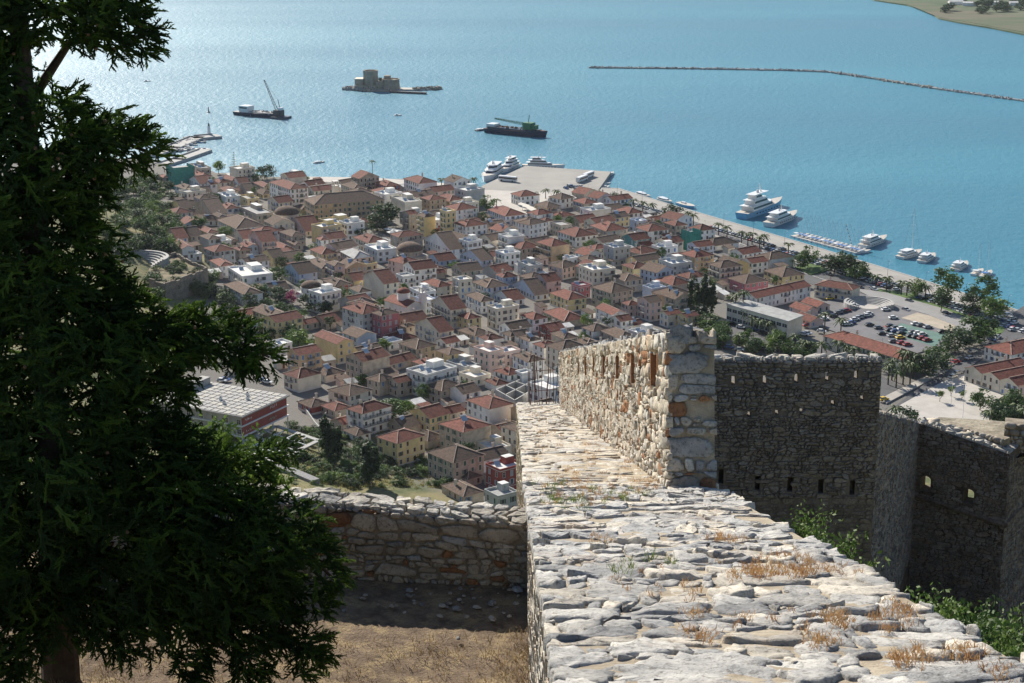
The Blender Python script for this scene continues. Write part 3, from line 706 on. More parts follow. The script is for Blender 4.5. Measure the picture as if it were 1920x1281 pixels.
for pa, pb, th_ in ((at_z(1770, 796, zt_ + 1.0), at_z(1880, 826, zt_ + 1.0), .7), (at_z(1884, 796, zt_ + 1.5), at_z(2000, 806, zt_ + 1.5), 1.2)):
    e = pb - pa; e.z = 0; L_ = e.length; e.normalize(); nr = Vector((e.y, -e.x, 0))
    lay_stones(bas, pa - Vector((0, 0, 1.5)), e, Vector((0, 0, 1)), L_, 1.6, .45, .3, [PAR, LIME, BUFF], gap=.015, h=.12, seed=55, rings=2, limit=60, rough=.6, tilt=.2, seg=.16)
    g = MB(); g.raw([pa + Vector((0, 0, -1.6)) - P0, pb + Vector((0, 0, -1.6)) - P0, pb - P0, pa - P0, pa - nr * th_ + Vector((0, 0, -1.6)) - P0, pb - nr * th_ + Vector((0, 0, -1.6)) - P0, pb - nr * th_ - P0, pa - nr * th_ - P0], [(0, 1, 2, 3), (3, 2, 6, 7), (1, 5, 6, 2), (4, 0, 3, 7), (5, 4, 7, 6)], M['mortar']); g.build('inner_wall', bas)

# bent rusty reinforcing rods at the far end of the walkway
rods = thing('rebar_cage', 'rusty iron rods standing at the far end of the walkway', 'iron rods', RP(1.6, 63, 0))
rg = random.Random(5)
for k in range(13):
    s = .9 + rg.uniform(0, .95); t = 61.3 + rg.uniform(0, 2.5); g = MB(); p = RP(s, t, -.1) - rods.location; hgt = rg.uniform(1.4, 2.0)
    q = p + Nv * hgt + Vector((rg.uniform(-.12, .12), rg.uniform(-.2, .2), 0)); mid = (p + q) / 2 + Vector((rg.uniform(-.06, .06), 0, 0))
    g.bar(p, mid, .016, M['rust']); g.bar(mid, q, .016, M['rust']); g.build('rod', rods)
for k in range(2):
    g = MB(); g.bar(RP(.9, 61.6, .5 + k * .7) - rods.location, RP(1.85, 62, .55 + k * .7) - rods.location, .013, M['rust']); g.build('tie_rod', rods)

# dry tufts and weeds rooted between the stones of the rampart
def tufts(name, label, spots, m, blade=(.02, .07), n=24, spread=.07, wd=.0025, seed=1):
    g = MB(); rg = random.Random(seed)
    for (p, k, up) in spots:
        for i in range(int(n * k)):
            a = rg.uniform(0, 6.28); r_ = rg.uniform(0, spread * k); c = p + Vector((math.cos(a) * r_, math.sin(a) * r_ * 1.3, 0))
            h_ = rg.uniform(*blade) * (.6 + .5 * k); l = Vector((rg.uniform(-.7, .7), rg.uniform(-.7, .7), 1)).normalized()
            sd = Vector((rg.uniform(-1, 1), rg.uniform(-1, 1), 0)).normalized() * wd
            mid = c + l * h_ * .6; tip = c + l * h_ + Vector((l.x, l.y, -.25)) * h_ * .35
            g.face([c - sd, c + sd, mid + sd * .7, mid - sd * .7], m); g.face([mid - sd * .7, mid + sd * .7, tip], m)
    o = g.build(name); tag(o, label, 'grass', kind='stuff'); return o
def on_ramp(px, py, n=.05):
    r = ray(px, py); o_ = RP(0, 0, n); t = (o_ - CAM).dot(Nv) / r.dot(Nv); return CAM + r * t
sp = []; rg = random.Random(77)
for px, py, wpx, hpx, cnt in ((1070, 905, 60, 30, 40), (1090, 930, 60, 20, 25), (1480, 1070, 110, 14, 60), (1420, 1080, 60, 10, 26), (1470, 1048, 60, 8, 18), (1560, 1165, 40, 20, 18), (1690, 1150, 30, 22, 22),
                              (1700, 1235, 60, 25, 20), (1810, 1225, 40, 20, 16), (1540, 1200, 30, 12, 8), (1310, 1195, 22, 12, 8), (1350, 1010, 40, 12, 14), (1200, 905, 60, 18, 26), (1180, 870, 30, 20, 14),
                              (1030, 820, 40, 30, 26), (1010, 780, 30, 18, 14), (1130, 1010, 60, 20, 6), (1640, 1170, 60, 20, 14), (1880, 1260, 40, 16, 10), (1250, 1090, 100, 30, 10), (1400, 1150, 120, 40, 14), (1110, 850, 25, 25, 12)):
    for k in range(cnt): sp.append((on_ramp(px + rg.gauss(0, wpx * .5), py + rg.gauss(0, hpx * .5)), rg.uniform(.35, 1.0), 1))
STRAW = leaf_material('straw', (.48, .30, .13), (.36, .19, .08), .3, 6); GREENW = leaf_material('weed', (.20, .24, .05), (.10, .15, .03), .3, 6)
tufts('dry_grass', 'dry orange grass tufts growing between the rampart stones', sp, STRAW, seed=2)
tufts('green_weeds', 'small green weeds rooted in the rampart stones', [(on_ramp(px + rg.gauss(0, 25), py + rg.gauss(0, 9)), rg.uniform(.6, 1.2), 1) for px, py in ((1050, 935), (1080, 945), (1150, 935), (1130, 940), (1250, 1050), (1180, 1060), (1060, 930), (1200, 930), (1100, 940), (1060, 910)) for _ in range(4)], GREENW, blade=(.03, .09), seed=3)
# dead grass on the terrace floor
sp = [(Vector((rg.uniform(-6.5, x1_ - .15), rg.uniform(12.8, y1_ - 2.4), TZ)), rg.uniform(.4, 1.0), 1) for _ in range(1900)]
sp += [(Vector((x1_ - .15 - abs(rg.gauss(0, .2)), rg.uniform(13, 17.3), TZ)), rg.uniform(.6, 1.1), 1) for _ in range(160)]
tufts('dead_grass', 'short dead grass littering the sunlit terrace floor', sp, leaf_material('dead_grass', (.42, .31, .16), (.24, .17, .095), .2, 3), blade=(.03, .11), n=9, spread=.14, wd=.004, seed=4)
for k in range(46):      # loose stones on the terrace below the wall
    px, py = rg.uniform(640, 980), 1104 + abs(rg.gauss(0, 40)); p = at_z(px, py, TZ); s = rg.uniform(.012, .035) * (1.8 if rg.random() < .12 else 1)
    g = MB(); g.lathe([(s * .5, -s * .3), (s, 0), (s * .8, s * .5), (s * .3, s * .75)], rg.choice([LIME2, BUFF, LIME3]), 6)
    o = g.build('loose_stone', None, p, rg.uniform(0, 6)); o.scale = (rg.uniform(.8, 1.5), rg.uniform(.7, 1.1), rg.uniform(.6, 1))
    tag(o, 'small loose stone lying on the terrace dirt below the low wall', 'stone', 'loose stones on the terrace')
# ------------------------------------------------------------------ town houses
WALL = {'w': 'wall_white', 'c': 'wall_cream', 'y': 'wall_yellow', 'o': 'wall_ochre', 'p': 'wall_pink', 's': 'wall_stone', 'g': 'wall_grey', 'b': 'wall_blue', 'r': 'wall_red', 'm': 'wall_rose', 't': 'wall_teal'}
WNAME = {'w': 'white', 'c': 'cream', 'y': 'yellow', 'o': 'ochre', 'p': 'pale pink', 's': 'bare stone', 'g': 'grey', 'b': 'pale blue', 'r': 'dark red', 'm': 'rose', 't': 'teal'}
ROOF = {'R': ('roof_red', 'red tiled'), 'O': ('roof_old', 'weathered brown tiled'), 'F': ('flat_white', 'white'), 'g': ('flat_grey', 'grey')}
def window_meshes():
    out_ = []
    for sh in ('shutter_blue', 'shutter_brown', 'shutter_green', 'shutter_grey'):
        for kind in range(3):
            b = MB()
            b.box(-.56, .56, -.07, .02, -.78, -.70, M['trim'])                      # sill
            b.box(-.56, .56, -.05, .02, .72, .82, M['trim'])                        # lintel
            b.box(-.56, -.47, -.05, .02, -.70, .72, M['trim']); b.box(.47, .56, -.05, .02, -.70, .72, M['trim'])
            b.face([(-.47, -.005, -.70), (.47, -.005, -.70), (.47, -.005, .72), (-.47, -.005, .72)], M['glass'])
            if kind == 0: b.box(-.46, .46, -.035, -.008, -.69, .71, M[sh])           # closed shutters
            elif kind == 1:
                for s_ in (-1, 1): b.box(min(s_ * .58, s_ * 1.0), max(s_ * .58, s_ * 1.0), -.06, .0, -.70, .72, M[sh])
                b.box(-.02, .02, -.03, -.006, -.7, .72, M['trim'])
            else:
                b.box(-.02, .02, -.03, -.006, -.7, .72, M['trim']); b.box(-.47, .47, -.03, -.006, .1, .14, M['trim'])
            out_.append(b.mesh('window'))
    return out_
WIN = window_meshes()
def balcony_mesh():
    b = MB(); b.box(-1.4, 1.4, -1.05, .02, -.12, 0, M['trim'])
    for x in np.arange(-1.38, 1.39, .23): b.box(x - .02, x + .02, -1.03, -.99, 0, .95, M['metal_dark'])
    for y in np.arange(-.85, 0, .23):
        for s_ in (-1.38, 1.38): b.box(s_ - .02, s_ + .02, y - .02, y + .02, 0, .95, M['metal_dark'])
    b.box(-1.41, 1.41, -1.04, -.98, .93, .98, M['metal_dark'])
    for s_ in (-1.38, 1.38): b.box(s_ - .03, s_ + .03, -1.0, 0, .93, .98, M['metal_dark'])
    return b.mesh('balcony')
def door_mesh():
    b = MB(); b.box(-.65, .65, -.06, .02, 2.1, 2.25, M['trim']); b.box(-.65, -.52, -.06, .02, 0, 2.1, M['trim']); b.box(.52, .65, -.06, .02, 0, 2.1, M['trim'])
    b.box(-.52, .52, -.02, .0, .02, 2.1, M['shutter_brown']); return b.mesh('door')
def chimney_mesh():
    b = MB(); b.box(-.35, .35, -.3, .3, -1.2, 1.1, M['wall_cream']); b.box(-.45, .45, -.4, .4, 1.1, 1.25, M['trim'])
    b.box(-.3, .3, -.25, .25, 1.45, 1.52, M['roof_red'])
    for x in (-.28, .28): b.box(x - .05, x + .05, -.2, .2, 1.25, 1.45, M['trim'])
    return b.mesh('chimney')
def solar_mesh():
    b = MB(); b.raw([(-1.0, -.9, .15), (1.0, -.9, .15), (1.0, .7, 1.25), (-1.0, .7, 1.25), (-1.0, -.9, .05), (1.0, -.9, .05), (1.0, .7, 1.15), (-1.0, .7, 1.15)], [(0, 1, 2, 3), (0, 4, 5, 1), (1, 5, 6, 2), (4, 0, 3, 7), (5, 4, 7, 6)], M['solar'])
    b.bar((-1.1, .85, 1.35), (1.1, .85, 1.35), .27, M['metal_white'], n=8)
    for x in (-.8, .8): b.bar((x, .8, 0), (x, .85, 1.2), .04, M['metal_dark']); b.bar((x, -.8, 0), (x, -.8, .2), .04, M['metal_dark'])
    return b.mesh('solar_heater')
def dish_mesh():
    b = MB(); b.bar((0, 0, 0), (0, 0, 2.2), .03, M['metal_dark']); 
    for z, l in ((2.15, .5), (1.95, .65), (1.75, .8)): b.bar((-l, 0, z), (l, 0, z), .02, M['metal_dark'])
    return b.mesh('antenna')
BALC, DOOR, CHIM, SOLAR, ANT = balcony_mesh(), door_mesh(), chimney_mesh(), solar_mesh(), dish_mesh()
def ridge_bar(b, p, q): b.bar(Vector(p) + Vector((0, 0, .03)), Vector(q) + Vector((0, 0, .03)), .15, M['ridge_mortar'], n=4)
def roof_geo(b, w_, d_, z, shape, mat_, pitch=.42, ov=.38):
    """tiled roof with eaves over a w x d box, base at z; returns ridge height"""
    X, Y = w_ / 2 + ov, d_ / 2 + ov
    z0 = z - ov * pitch * .6
    th = .16
    if shape in 'gk':
        if shape == 'g':  # ridge along x
            hr = Y * pitch; A = [(-X, -Y, z0), (X, -Y, z0), (X, 0, z0 + hr), (-X, 0, z0 + hr), (X, Y, z0), (-X, Y, z0)]
            b.face([A[0], A[1], A[2], A[3]], mat_); b.face([A[3], A[2], A[4], A[5]], mat_)
            up = [(p[0], p[1], p[2] - th) for p in A]
            b.face([up[3], up[2], up[1], up[0]], M['trim']); b.face([up[5], up[4], up[2], up[3]], M['trim'])
            for i, j in ((0, 1), (4, 5), (1, 2), (2, 4), (5, 3), (3, 0)): b.face([up[i], up[j], A[j], A[i]], M['ridge_mortar'])
            ridge_bar(b, A[3], A[2])
            for s_ in (-1, 1): b.face([(s_ * w_ / 2, -d_ / 2, z - .05), (s_ * w_ / 2, d_ / 2, z - .05), (s_ * w_ / 2, 0, z + d_ / 2 * pitch - .02)][::s_], b.wallmat)
        else:
            hr = X * pitch; A = [(-X, -Y, z0), (-X, Y, z0), (0, Y, z0 + hr), (0, -Y, z0 + hr), (X, Y, z0), (X, -Y, z0)]
            b.face([A[3], A[2], A[1], A[0]], mat_); b.face([A[5], A[4], A[2], A[3]], mat_)
            up = [(p[0], p[1], p[2] - th) for p in A]
            b.face([up[0], up[1], up[2], up[3]], M['trim']); b.face([up[3], up[2], up[4], up[5]], M['trim'])
            for i, j in ((1, 0), (5, 4), (2, 1), (4, 2), (3, 5), (0, 3)): b.face([up[i], up[j], A[j], A[i]], M['ridge_mortar'])
            ridge_bar(b, A[3], A[2])
            for s_ in (-1, 1): b.face([(-w_ / 2, s_ * d_ / 2, z - .05), (w_ / 2, s_ * d_ / 2, z - .05), (0, s_ * d_ / 2, z + w_ / 2 * pitch - .02)][::-s_], b.wallmat)
        return z0 + hr
    m_ = min(X, Y); hr = m_ * pitch; dx, dy = X - m_, Y - m_
    A = [(-X, -Y, z0), (X, -Y, z0), (X, Y, z0), (-X, Y, z0)]; T1 = (-dx, -dy, z0 + hr); T2 = (dx, dy, z0 + hr)
    if X >= Y: fs_ = [[A[0], A[1], T2, T1], [A[1], A[2], T2], [A[2], A[3], T1, T2], [A[3], A[0], T1]]; hips = [(A[0], T1), (A[3], T1), (A[1], T2), (A[2], T2), (T1, T2)]
    else: fs_ = [[A[0], A[1], T1], [A[1], A[2], T2, T1], [A[2], A[3], T2], [A[3], A[0], T1, T2]]; hips = [(A[0], T1), (A[1], T1), (A[2], T2), (A[3], T2), (T1, T2)]
    for f in fs_: b.face(f, mat_)
    lo = [(p[0], p[1], p[2] - th) for p in A]
    for k in range(4): b.face([lo[k], lo[(k + 1) % 4], A[(k + 1) % 4], A[k]], M['ridge_mortar'])
    b.face(lo[::-1], M['trim'])
    for p, q in hips:
        if (Vector(p) - Vector(q)).length > .2: ridge_bar(b, p, q)
    return z0 + hr
PLACED = []          # (x, y, w, d, rot)
def obb_hit(a, b_):
    if (a[0] - b_[0]) ** 2 + (a[1] - b_[1]) ** 2 > (math.hypot(a[2], a[3]) / 2 + math.hypot(b_[2], b_[3]) / 2) ** 2: return False
    for (p, q) in ((a, b_), (b_, a)):
        c, s_ = math.cos(p[4]), math.sin(p[4])
        for ax, half in (((c, s_), p[2] / 2), ((-s_, c), p[3] / 2)):
            cc = (q[0] - p[0]) * ax[0] + (q[1] - p[1]) * ax[1]
            c2, s2 = math.cos(q[4]), math.sin(q[4])
            ext = abs(c2 * ax[0] + s2 * ax[1]) * q[2] / 2 + abs(-s2 * ax[0] + c2 * ax[1]) * q[3] / 2
            if abs(cc) > half + ext: return False
    return True
LAND = [((945, 385), 'near the harbour square'), ((640, 395), 'beside the long museum'), ((745, 440), 'by the café square'), ((720, 590), 'around the white church'),
        ((530, 395), 'below the five-storey hotel'), ((410, 480), 'under the ruined bastion'), ((480, 640), 'among gardens on the left edge of town'), ((560, 760), 'beside the grid-roofed hotel'),
        ((690, 780), 'at the foot of the fortress hill'), ((860, 800), 'under the low terrace wall'), ((960, 720), 'beside the roofless ruin'), ((960, 560), 'along the middle street'),
        ((1060, 590), 'around the big yellow house'), ((1220, 470), 'in the blocks behind the quay'), ((1340, 520), 'near the school'), ((1130, 430), 'in the streets behind the pier'),
        ((840, 510), 'near the low domed mosque'), ((400, 350), 'by the old mole'), ((1020, 480), 'in the centre of the old town')]
LANDW = [(at_z(p[0], p[1], 3), t) for p, t in LAND]
NUM = {1: 'one-storey', 2: 'two-storey', 3: 'three-storey', 4: 'four-storey', 5: 'five-storey'}
SHAPE = {'h': 'hipped', 'g': 'gabled', 'k': 'gabled', 'f': 'flat'}
def house(x, y, w_, d_, fl, rot, shape, rk, wk, rg, extras=(), name='house', label=None, group='houses of the old town'):
    z0 = terrain(x, y) - .5
    fh = 2.8; H = fl * fh + .4
    near = math.hypot(x, y) < 700
    win = []
    feats = []
    sh = rg.randrange(4)
    lab_bits = []
    root = thing(name, '', 'house', (x, y, z0), rot, group)
    b = MB(); b.wallmat = M[WALL[wk]]
    b.box(-w_ / 2, w_ / 2, -d_ / 2, d_ / 2, -1.5, H, b.wallmat)
    b.box(-w_ / 2 - .04, w_ / 2 + .04, -d_ / 2 - .04, d_ / 2 + .04, -1.5, .9, M['trim'] if wk != 's' else M['wall_stone'])
    if fl > 1 and rg.random() < .5: b.box(-w_ / 2 - .06, w_ / 2 + .06, -d_ / 2 - .06, d_ / 2 + .06, fh + .35, fh + .55, M['trim'])
    wall = b.build('wall', root)
    b = MB(); b.wallmat = M[WALL[wk]]
    if shape == 'f':
        b.box(-w_ / 2 - .12, w_ / 2 + .12, -d_ / 2 - .12, d_ / 2 + .12, H, H + .22, M['trim'], M[ROOF[rk][0]] if rk in 'Fg' else M['flat_white'])
        for (xa, xb, ya, yb) in ((-w_ / 2 - .1, w_ / 2 + .1, -d_ / 2 - .1, -d_ / 2 + .12), (-w_ / 2 - .1, w_ / 2 + .1, d_ / 2 - .12, d_ / 2 + .1), (-w_ / 2 - .1, -w_ / 2 + .12, -d_ / 2 + .12, d_ / 2 - .12), (w_ / 2 - .12, w_ / 2 + .1, -d_ / 2 + .12, d_ / 2 - .12)):
            b.box(xa, xb, ya, yb, H + .22, H + .95, b.wallmat)
        if min(w_, d_) > 7: b.box(w_ * .05, w_ * .42, d_ * .02, d_ * .38, H + .22, H + 2.6, b.wallmat, M['flat_white']); feats.append('a rooftop stair hut')
        top = H + .25
    else: top = roof_geo(b, w_, d_, H, shape, M[ROOF[rk][0]], rg.uniform(.36, .46))
    roof = b.build('roof', root)
    # windows on the two faces turned to the fortress, and on the others more sparsely
    for face, L, off, rz in (('f', w_, d_ / 2, 0), ('l', d_, w_ / 2, -math.pi / 2)):
        n = max(1, int((L - .8) / 2.5)); 
        if face in ('f', 'l') and rg.random() < .12: continue
        for f in range(fl):
            for k in range(n):
                if rg.random() < .10: continue
                u = -L / 2 + L * (k + .5) / n; zz = f * fh + 1.85
                loc = (u, -off, zz) if face == 'f' else (-off, -u, zz)
                if f == 0 and k == n // 2:
                    inst('door', DOOR, root, (loc[0], loc[1], .45), rz); continue
                kind = rg.choice([0, 0, 1, 2, 2]); inst('window', WIN[sh * 3 + kind], root, loc, rz, (1, 1, rg.choice([1, 1.1, 1.25]) if f else 1))
        if fl > 1 and ('B' in extras or rg.random() < .4) and n >= 2:
            for f in range(1, fl):
                u = -L / 2 + L * (n // 2 + .5) / n
                inst('balcony', BALC, root, (u, -off, f * fh + .85) if face == 'f' else (-off, -u, f * fh + .85), rz)
                if 'B' in extras:
                    for k in range(n):
                        if k != n // 2 and L / n > 2.9: inst('balcony', BALC, root, (-L / 2 + L * (k + .5) / n, -off, f * fh + .85) if face == 'f' else (-off, L / 2 - L * (k + .5) / n, f * fh + .85), rz)
            feats.append('railed balconies')
    if shape != 'f':
        if rg.random() < .55:
            q = rg.choice([-1, 1]); inst('chimney', CHIM, roof, (q * w_ * .22, d_ * .12, H + min(w_, d_) * .2)); feats.append('a chimney')
        if 'S' in extras or rg.random() < .14:
            p_ = (-w_ * .12, -d_ * .1, H + min(w_, d_) * .15); inst('solar_heater', SOLAR, roof, p_, rg.uniform(-.3, .3), (1.1, 1.1, 1.1)); feats.append('a solar water heater')
    else:
        if rg.random() < .6: inst('solar_heater', SOLAR, roof, (-w_ * .2, -d_ * .15, H + .22), rg.uniform(-.3, .3)); feats.append('a solar water heater')
        if rg.random() < .4: inst('solar_heater', SOLAR, roof, (-w_ * .2, d_ * .2, H + .22), rg.uniform(-.3, .3))
    if rg.random() < .4: inst('antenna', ANT, roof, (w_ * .15, -d_ * .05, top - .3), rg.uniform(0, 3)); feats.append('an antenna')
    where = min(LANDW, key=lambda t: (t[0].x - x) ** 2 + (t[0].y - y) ** 2)[1]
    rname = (ROOF[rk][1] if shape != 'f' else ('white' if rk != 'g' else 'grey')) + ' ' + SHAPE[shape] + ' roof'
    size = 'long ' if max(w_, d_) > 19 else ('small ' if max(w_, d_) < 8.5 else '')
    base = '%s%s %s house with %s' % (size, NUM[fl], WNAME[wk], rname)
    if feats:
        for ft in feats:
            cand = base + ' and ' + ft
            if len((cand + ' ' + where).split()) <= 16: base = cand; break
    lab = base + ' ' + where
    if len(lab.split()) > 16: lab = lab.replace('long ', '').replace('small ', '').replace('weathered brown', 'brown').replace(' and railed balconies', '')
    root['label'] = label or lab
    PLACED.append((x, y, w_, d_, rot))
    return root
CROPS = {'A': (200, 300), 'B': (600, 330), 'C': (960, 400), 'D': (700, 520), 'E': (640, 680), 'F': (420, 500), 'G': (1280, 480), 'H': (1080, 280)}
ZS = 4.571
# crop, roof centre x, y, left-face and right-face extent (all in enlarged survey pixels), storeys, roof shape, roof, wall, extras
SURVEY = '''
A 495 125 60 80 2 h R s|A 800 105 110 90 1 h R w|A 800 45 150 130 2 f g s|A 800 165 90 90 2 g R w|A 895 185 70 60 2 g R w|A 985 165 60 90 2 h R c|A 1060 140 110 70 2 h R c|A 1150 165 80 120 2 g R w
A 680 215 90 100 2 h O w|A 820 255 90 150 1 g O p|A 1045 235 60 100 2 h R o|A 1050 290 70 120 2 f F w|A 1345 195 90 80 1 h R s|A 1200 245 140 90 1 g O s|A 1340 260 110 110 1 h O y|A 1220 310 90 120 2 f g y
A 1600 120 90 120 2 f g w|A 1850 230 60 200 2 g R c|A 640 375 90 90 2 g O y|A 1050 380 60 100 2 h R w|A 890 400 150 120 2 g O s|A 960 455 110 90 2 h O o|A 720 440 90 110 1 g O w|A 870 490 60 110 1 g O w
A 1150 520 160 240 2 h O c|A 1280 420 200 160 2 f g s|A 1680 390 80 90 2 h O y|A 1795 420 80 100 2 h O c B|A 1700 550 150 140 1 g R p|A 1590 610 110 110 2 h O s|A 1610 690 120 90 1 h O s|A 1500 720 110 90 1 h R r
A 600 625 90 80 2 g R p|A 655 710 80 90 2 k R w|A 720 610 90 60 1 g O s|A 760 790 60 70 1 f F w|A 885 640 80 100 3 h O g|A 860 580 100 60 1 h R s|A 965 740 90 170 3 h R g|A 1175 630 80 90 2 g R c|A 1220 710 60 90 2 k R b
A 1335 650 110 120 3 g R p B|A 1155 740 60 90 2 h R s|A 1060 660 110 90 1 h O s|A 985 860 90 110 2 h R w|A 1230 940 120 250 2 f F w|A 1170 1080 170 150 2 h O w|A 1450 1070 70 150 1 g O w|A 1430 790 90 100 2 g O y
A 1570 800 90 170 1 g O w|A 1660 920 130 150 2 g O b|A 1850 870 120 130 2 h O s|A 1860 760 100 130 2 h R y
B 290 70 110 110 2 h O c|B 540 110 90 110 2 h R y|B 580 50 90 110 2 h R r|B 860 20 130 150 3 h R w|B 740 190 120 140 3 f g c|B 860 140 80 180 2 g O w|B 1030 100 80 170 2 g R p|B 1110 175 130 130 2 h R o
B 1210 250 100 170 3 h R w|B 770 300 90 100 3 g R s|B 910 320 100 130 4 h O y B|B 1095 290 40 60 5 f F y|B 1000 440 90 190 1 g R s|B 1290 390 100 180 3 h R w|B 1470 400 90 170 2 g O s|B 1600 290 150 170 2 h R w|B 1790 370 100 170 2 h O w
B 1760 140 80 160 2 h R w|B 150 370 120 200 2 f g y|B 110 500 90 140 2 g R p|B 20 520 60 80 2 h R w|B 430 520 130 160 2 h R c|B 520 600 120 180 2 f F w|B 1060 560 230 120 2 g O w|B 1290 540 110 160 3 f g w
B 1640 500 80 140 3 f g w B|B 1610 640 80 130 2 f F w|B 1500 650 90 110 1 g R s|B 1340 670 180 90 2 g O b|B 1760 580 100 170 2 h R s|B 60 620 60 110 2 h R y|B 310 650 120 150 2 h g p|B 400 730 130 130 1 f g y|B 130 730 120 120 3 h O p B
B 640 750 80 90 1 h O s|B 900 755 180 190 1 h R s|B 980 805 60 200 1 g R s|B 520 860 180 120 3 g R c|B 730 840 60 90 2 f g w|B 300 850 90 110 2 g R y|B 150 890 100 140 2 h O r|B 340 950 90 100 2 h O w
B 1220 870 60 110 3 f F c|B 1260 770 90 170 2 g O s|B 1000 900 140 110 2 h R c|B 880 965 90 130 2 f g w|B 905 1040 80 90 2 f F b|B 1100 1080 170 130 3 g R c B|B 1460 900 120 180 2 h O w|B 1600 830 60 120 2 h R b
B 1370 1020 130 110 2 h O w|B 1570 1105 80 190 3 f F c|B 1620 1010 140 120 1 g R w|B 1280 1180 130 160 2 h R y|B 1800 950 200 110 1 g O b|B 1830 840 100 140 2 h O s|B 1800 740 100 110 2 f g g|B 410 1090 290 150 4 h R m
C 350 235 130 150 3 h R o B|C 560 150 150 180 2 h R w|C 420 80 90 90 2 f g s|C 130 50 90 110 2 h R w|C 290 40 60 80 2 h R w|C 610 40 120 150 1 g R s|C 830 100 140 180 2 h R s|C 1200 110 110 170 3 h R w|C 1310 170 60 80 2 g R w
C 1250 30 80 140 1 g R c|C 1080 50 70 60 2 f F b|C 1400 70 100 100 2 h R s|C 1630 110 90 130 2 h R w|C 1770 230 120 220 1 h O w|C 1060 190 110 130 2 g R t|C 740 270 70 120 2 h R s|C 900 270 90 140 3 f F g
C 1130 250 130 130 1 g R s|C 1310 270 70 150 2 f F w|C 1590 330 120 160 3 h R o B|C 1400 400 120 160 3 f F g|C 660 370 100 130 2 h O c|C 500 370 60 110 2 f F w|C 880 380 60 110 1 h O b|C 1070 430 100 150 2 h R y
C 730 450 120 190 3 f F c|C 850 525 80 120 1 f F w|C 990 530 110 150 2 h O s|C 1830 420 100 180 3 h O c B|C 1550 510 110 170 2 h R w|C 1380 560 150 150 2 h R s|C 1220 620 80 120 2 f F b|C 860 620 170 180 3 h O s
C 480 680 160 150 2 h R y|C 590 600 50 90 2 f g m|C 300 540 180 170 2 g R p S|C 140 630 230 60 1 g O b|C 1420 690 90 130 3 k O s|C 1180 720 110 100 3 g O p|C 1020 750 60 90 2 h R p|C 1360 830 70 110 2 g R c|C 1510 850 80 100 2 g R y
C 850 810 140 120 2 k R w|C 940 880 90 90 2 g R w|C 1040 920 110 110 1 g R c|C 450 850 180 180 1 h R s|C 190 860 110 120 2 h R w|C 340 950 100 120 2 g R r|C 450 1020 110 120 2 h O s|C 720 960 100 140 1 h O w|C 920 1010 180 140 1 h O s
C 300 1100 90 140 2 h R w|C 60 1010 80 90 2 g O w|C 160 1050 80 90 2 h O w|C 650 1080 100 120 1 h O w
D 520 400 190 100 3 g R c|D 640 520 80 90 2 g R w|D 655 610 100 110 2 h O y|D 380 550 130 150 2 h O s|D 240 480 130 120 1 h R s|D 150 530 60 90 1 f F w|D 290 390 80 90 2 h O s|D 870 440 130 130 1 h O s|D 1010 490 60 120 2 h R w
D 1190 460 100 130 2 h O w|D 990 600 120 110 3 f F p|D 1150 610 60 120 2 f F p|D 1330 660 120 120 3 h O w|D 780 720 140 130 1 f g g|D 900 680 80 90 1 f F c|D 870 815 120 120 1 f F c|D 500 770 150 230 3 f g w B|D 450 700 100 110 1 h R s
D 200 680 100 190 1 g R s|D 240 850 110 180 2 g R s|D 60 840 60 110 2 h O s|D 610 900 130 170 2 h O s|D 780 935 130 140 2 g O w|D 1160 780 110 110 2 h R w|D 1060 870 110 120 1 h R w|D 1290 800 60 110 2 f F w|D 1000 1040 170 180 3 h R w
D 480 1130 150 140 2 g R y|D 670 1110 90 110 1 g R s
E 235 355 110 200 3 h R w B|E 30 470 90 90 1 g R s|E 130 560 120 120 1 h O w|E 1060 500 170 190 3 h R s S|E 510 600 140 190 3 h R y|E 980 750 180 210 3 h O s|E 740 600 120 120 1 h O s|E 1080 930 160 140 1 h O s
E 1040 1050 150 140 1 h O s|E 1310 690 110 130 1 f F c|E 1400 860 90 160 3 f F r|E 1400 540 120 120 1 g R s|E 1330 950 90 110 1 f g s|E 1370 1090 60 120 2 f g g|E 530 490 130 80 1 g O s
F 410 370 150 140 2 k O y S|F 870 430 120 110 1 g R s|F 710 450 50 110 1 g R s|F 940 590 170 120 3 k R y|F 760 690 90 110 1 g R w|F 480 640 80 100 2 f F w|F 670 890 110 170 2 h R c|F 890 870 110 140 1 h O c|F 1230 740 130 200 3 g R s
F 1080 1030 160 170 2 h O c|F 770 1140 100 140 1 h O r|F 960 1170 110 130 1 h R s
G 620 20 90 130 2 g R w|G 790 -20 120 200 2 h O w|G 560 180 150 190 2 h O m|G 870 120 160 180 2 h O y
H 80 430 100 110 2 h R s|H 300 500 120 140 1 g O s|H 460 510 110 120 2 h R w|H 90 700 140 150 2 g R c'''
def base_rot(px, py):
    k = smooth(1100, 700, px) * smooth(480, 680, py)
    return RAD(31 + 12 * k)
rh = random.Random(99)
KEEP = []           # footprints other things will take
def reserve(px, py, z, w_, d_, rot): p = at_z(px, py, z); KEEP.append((p.x, p.y, w_, d_, rot)); return p
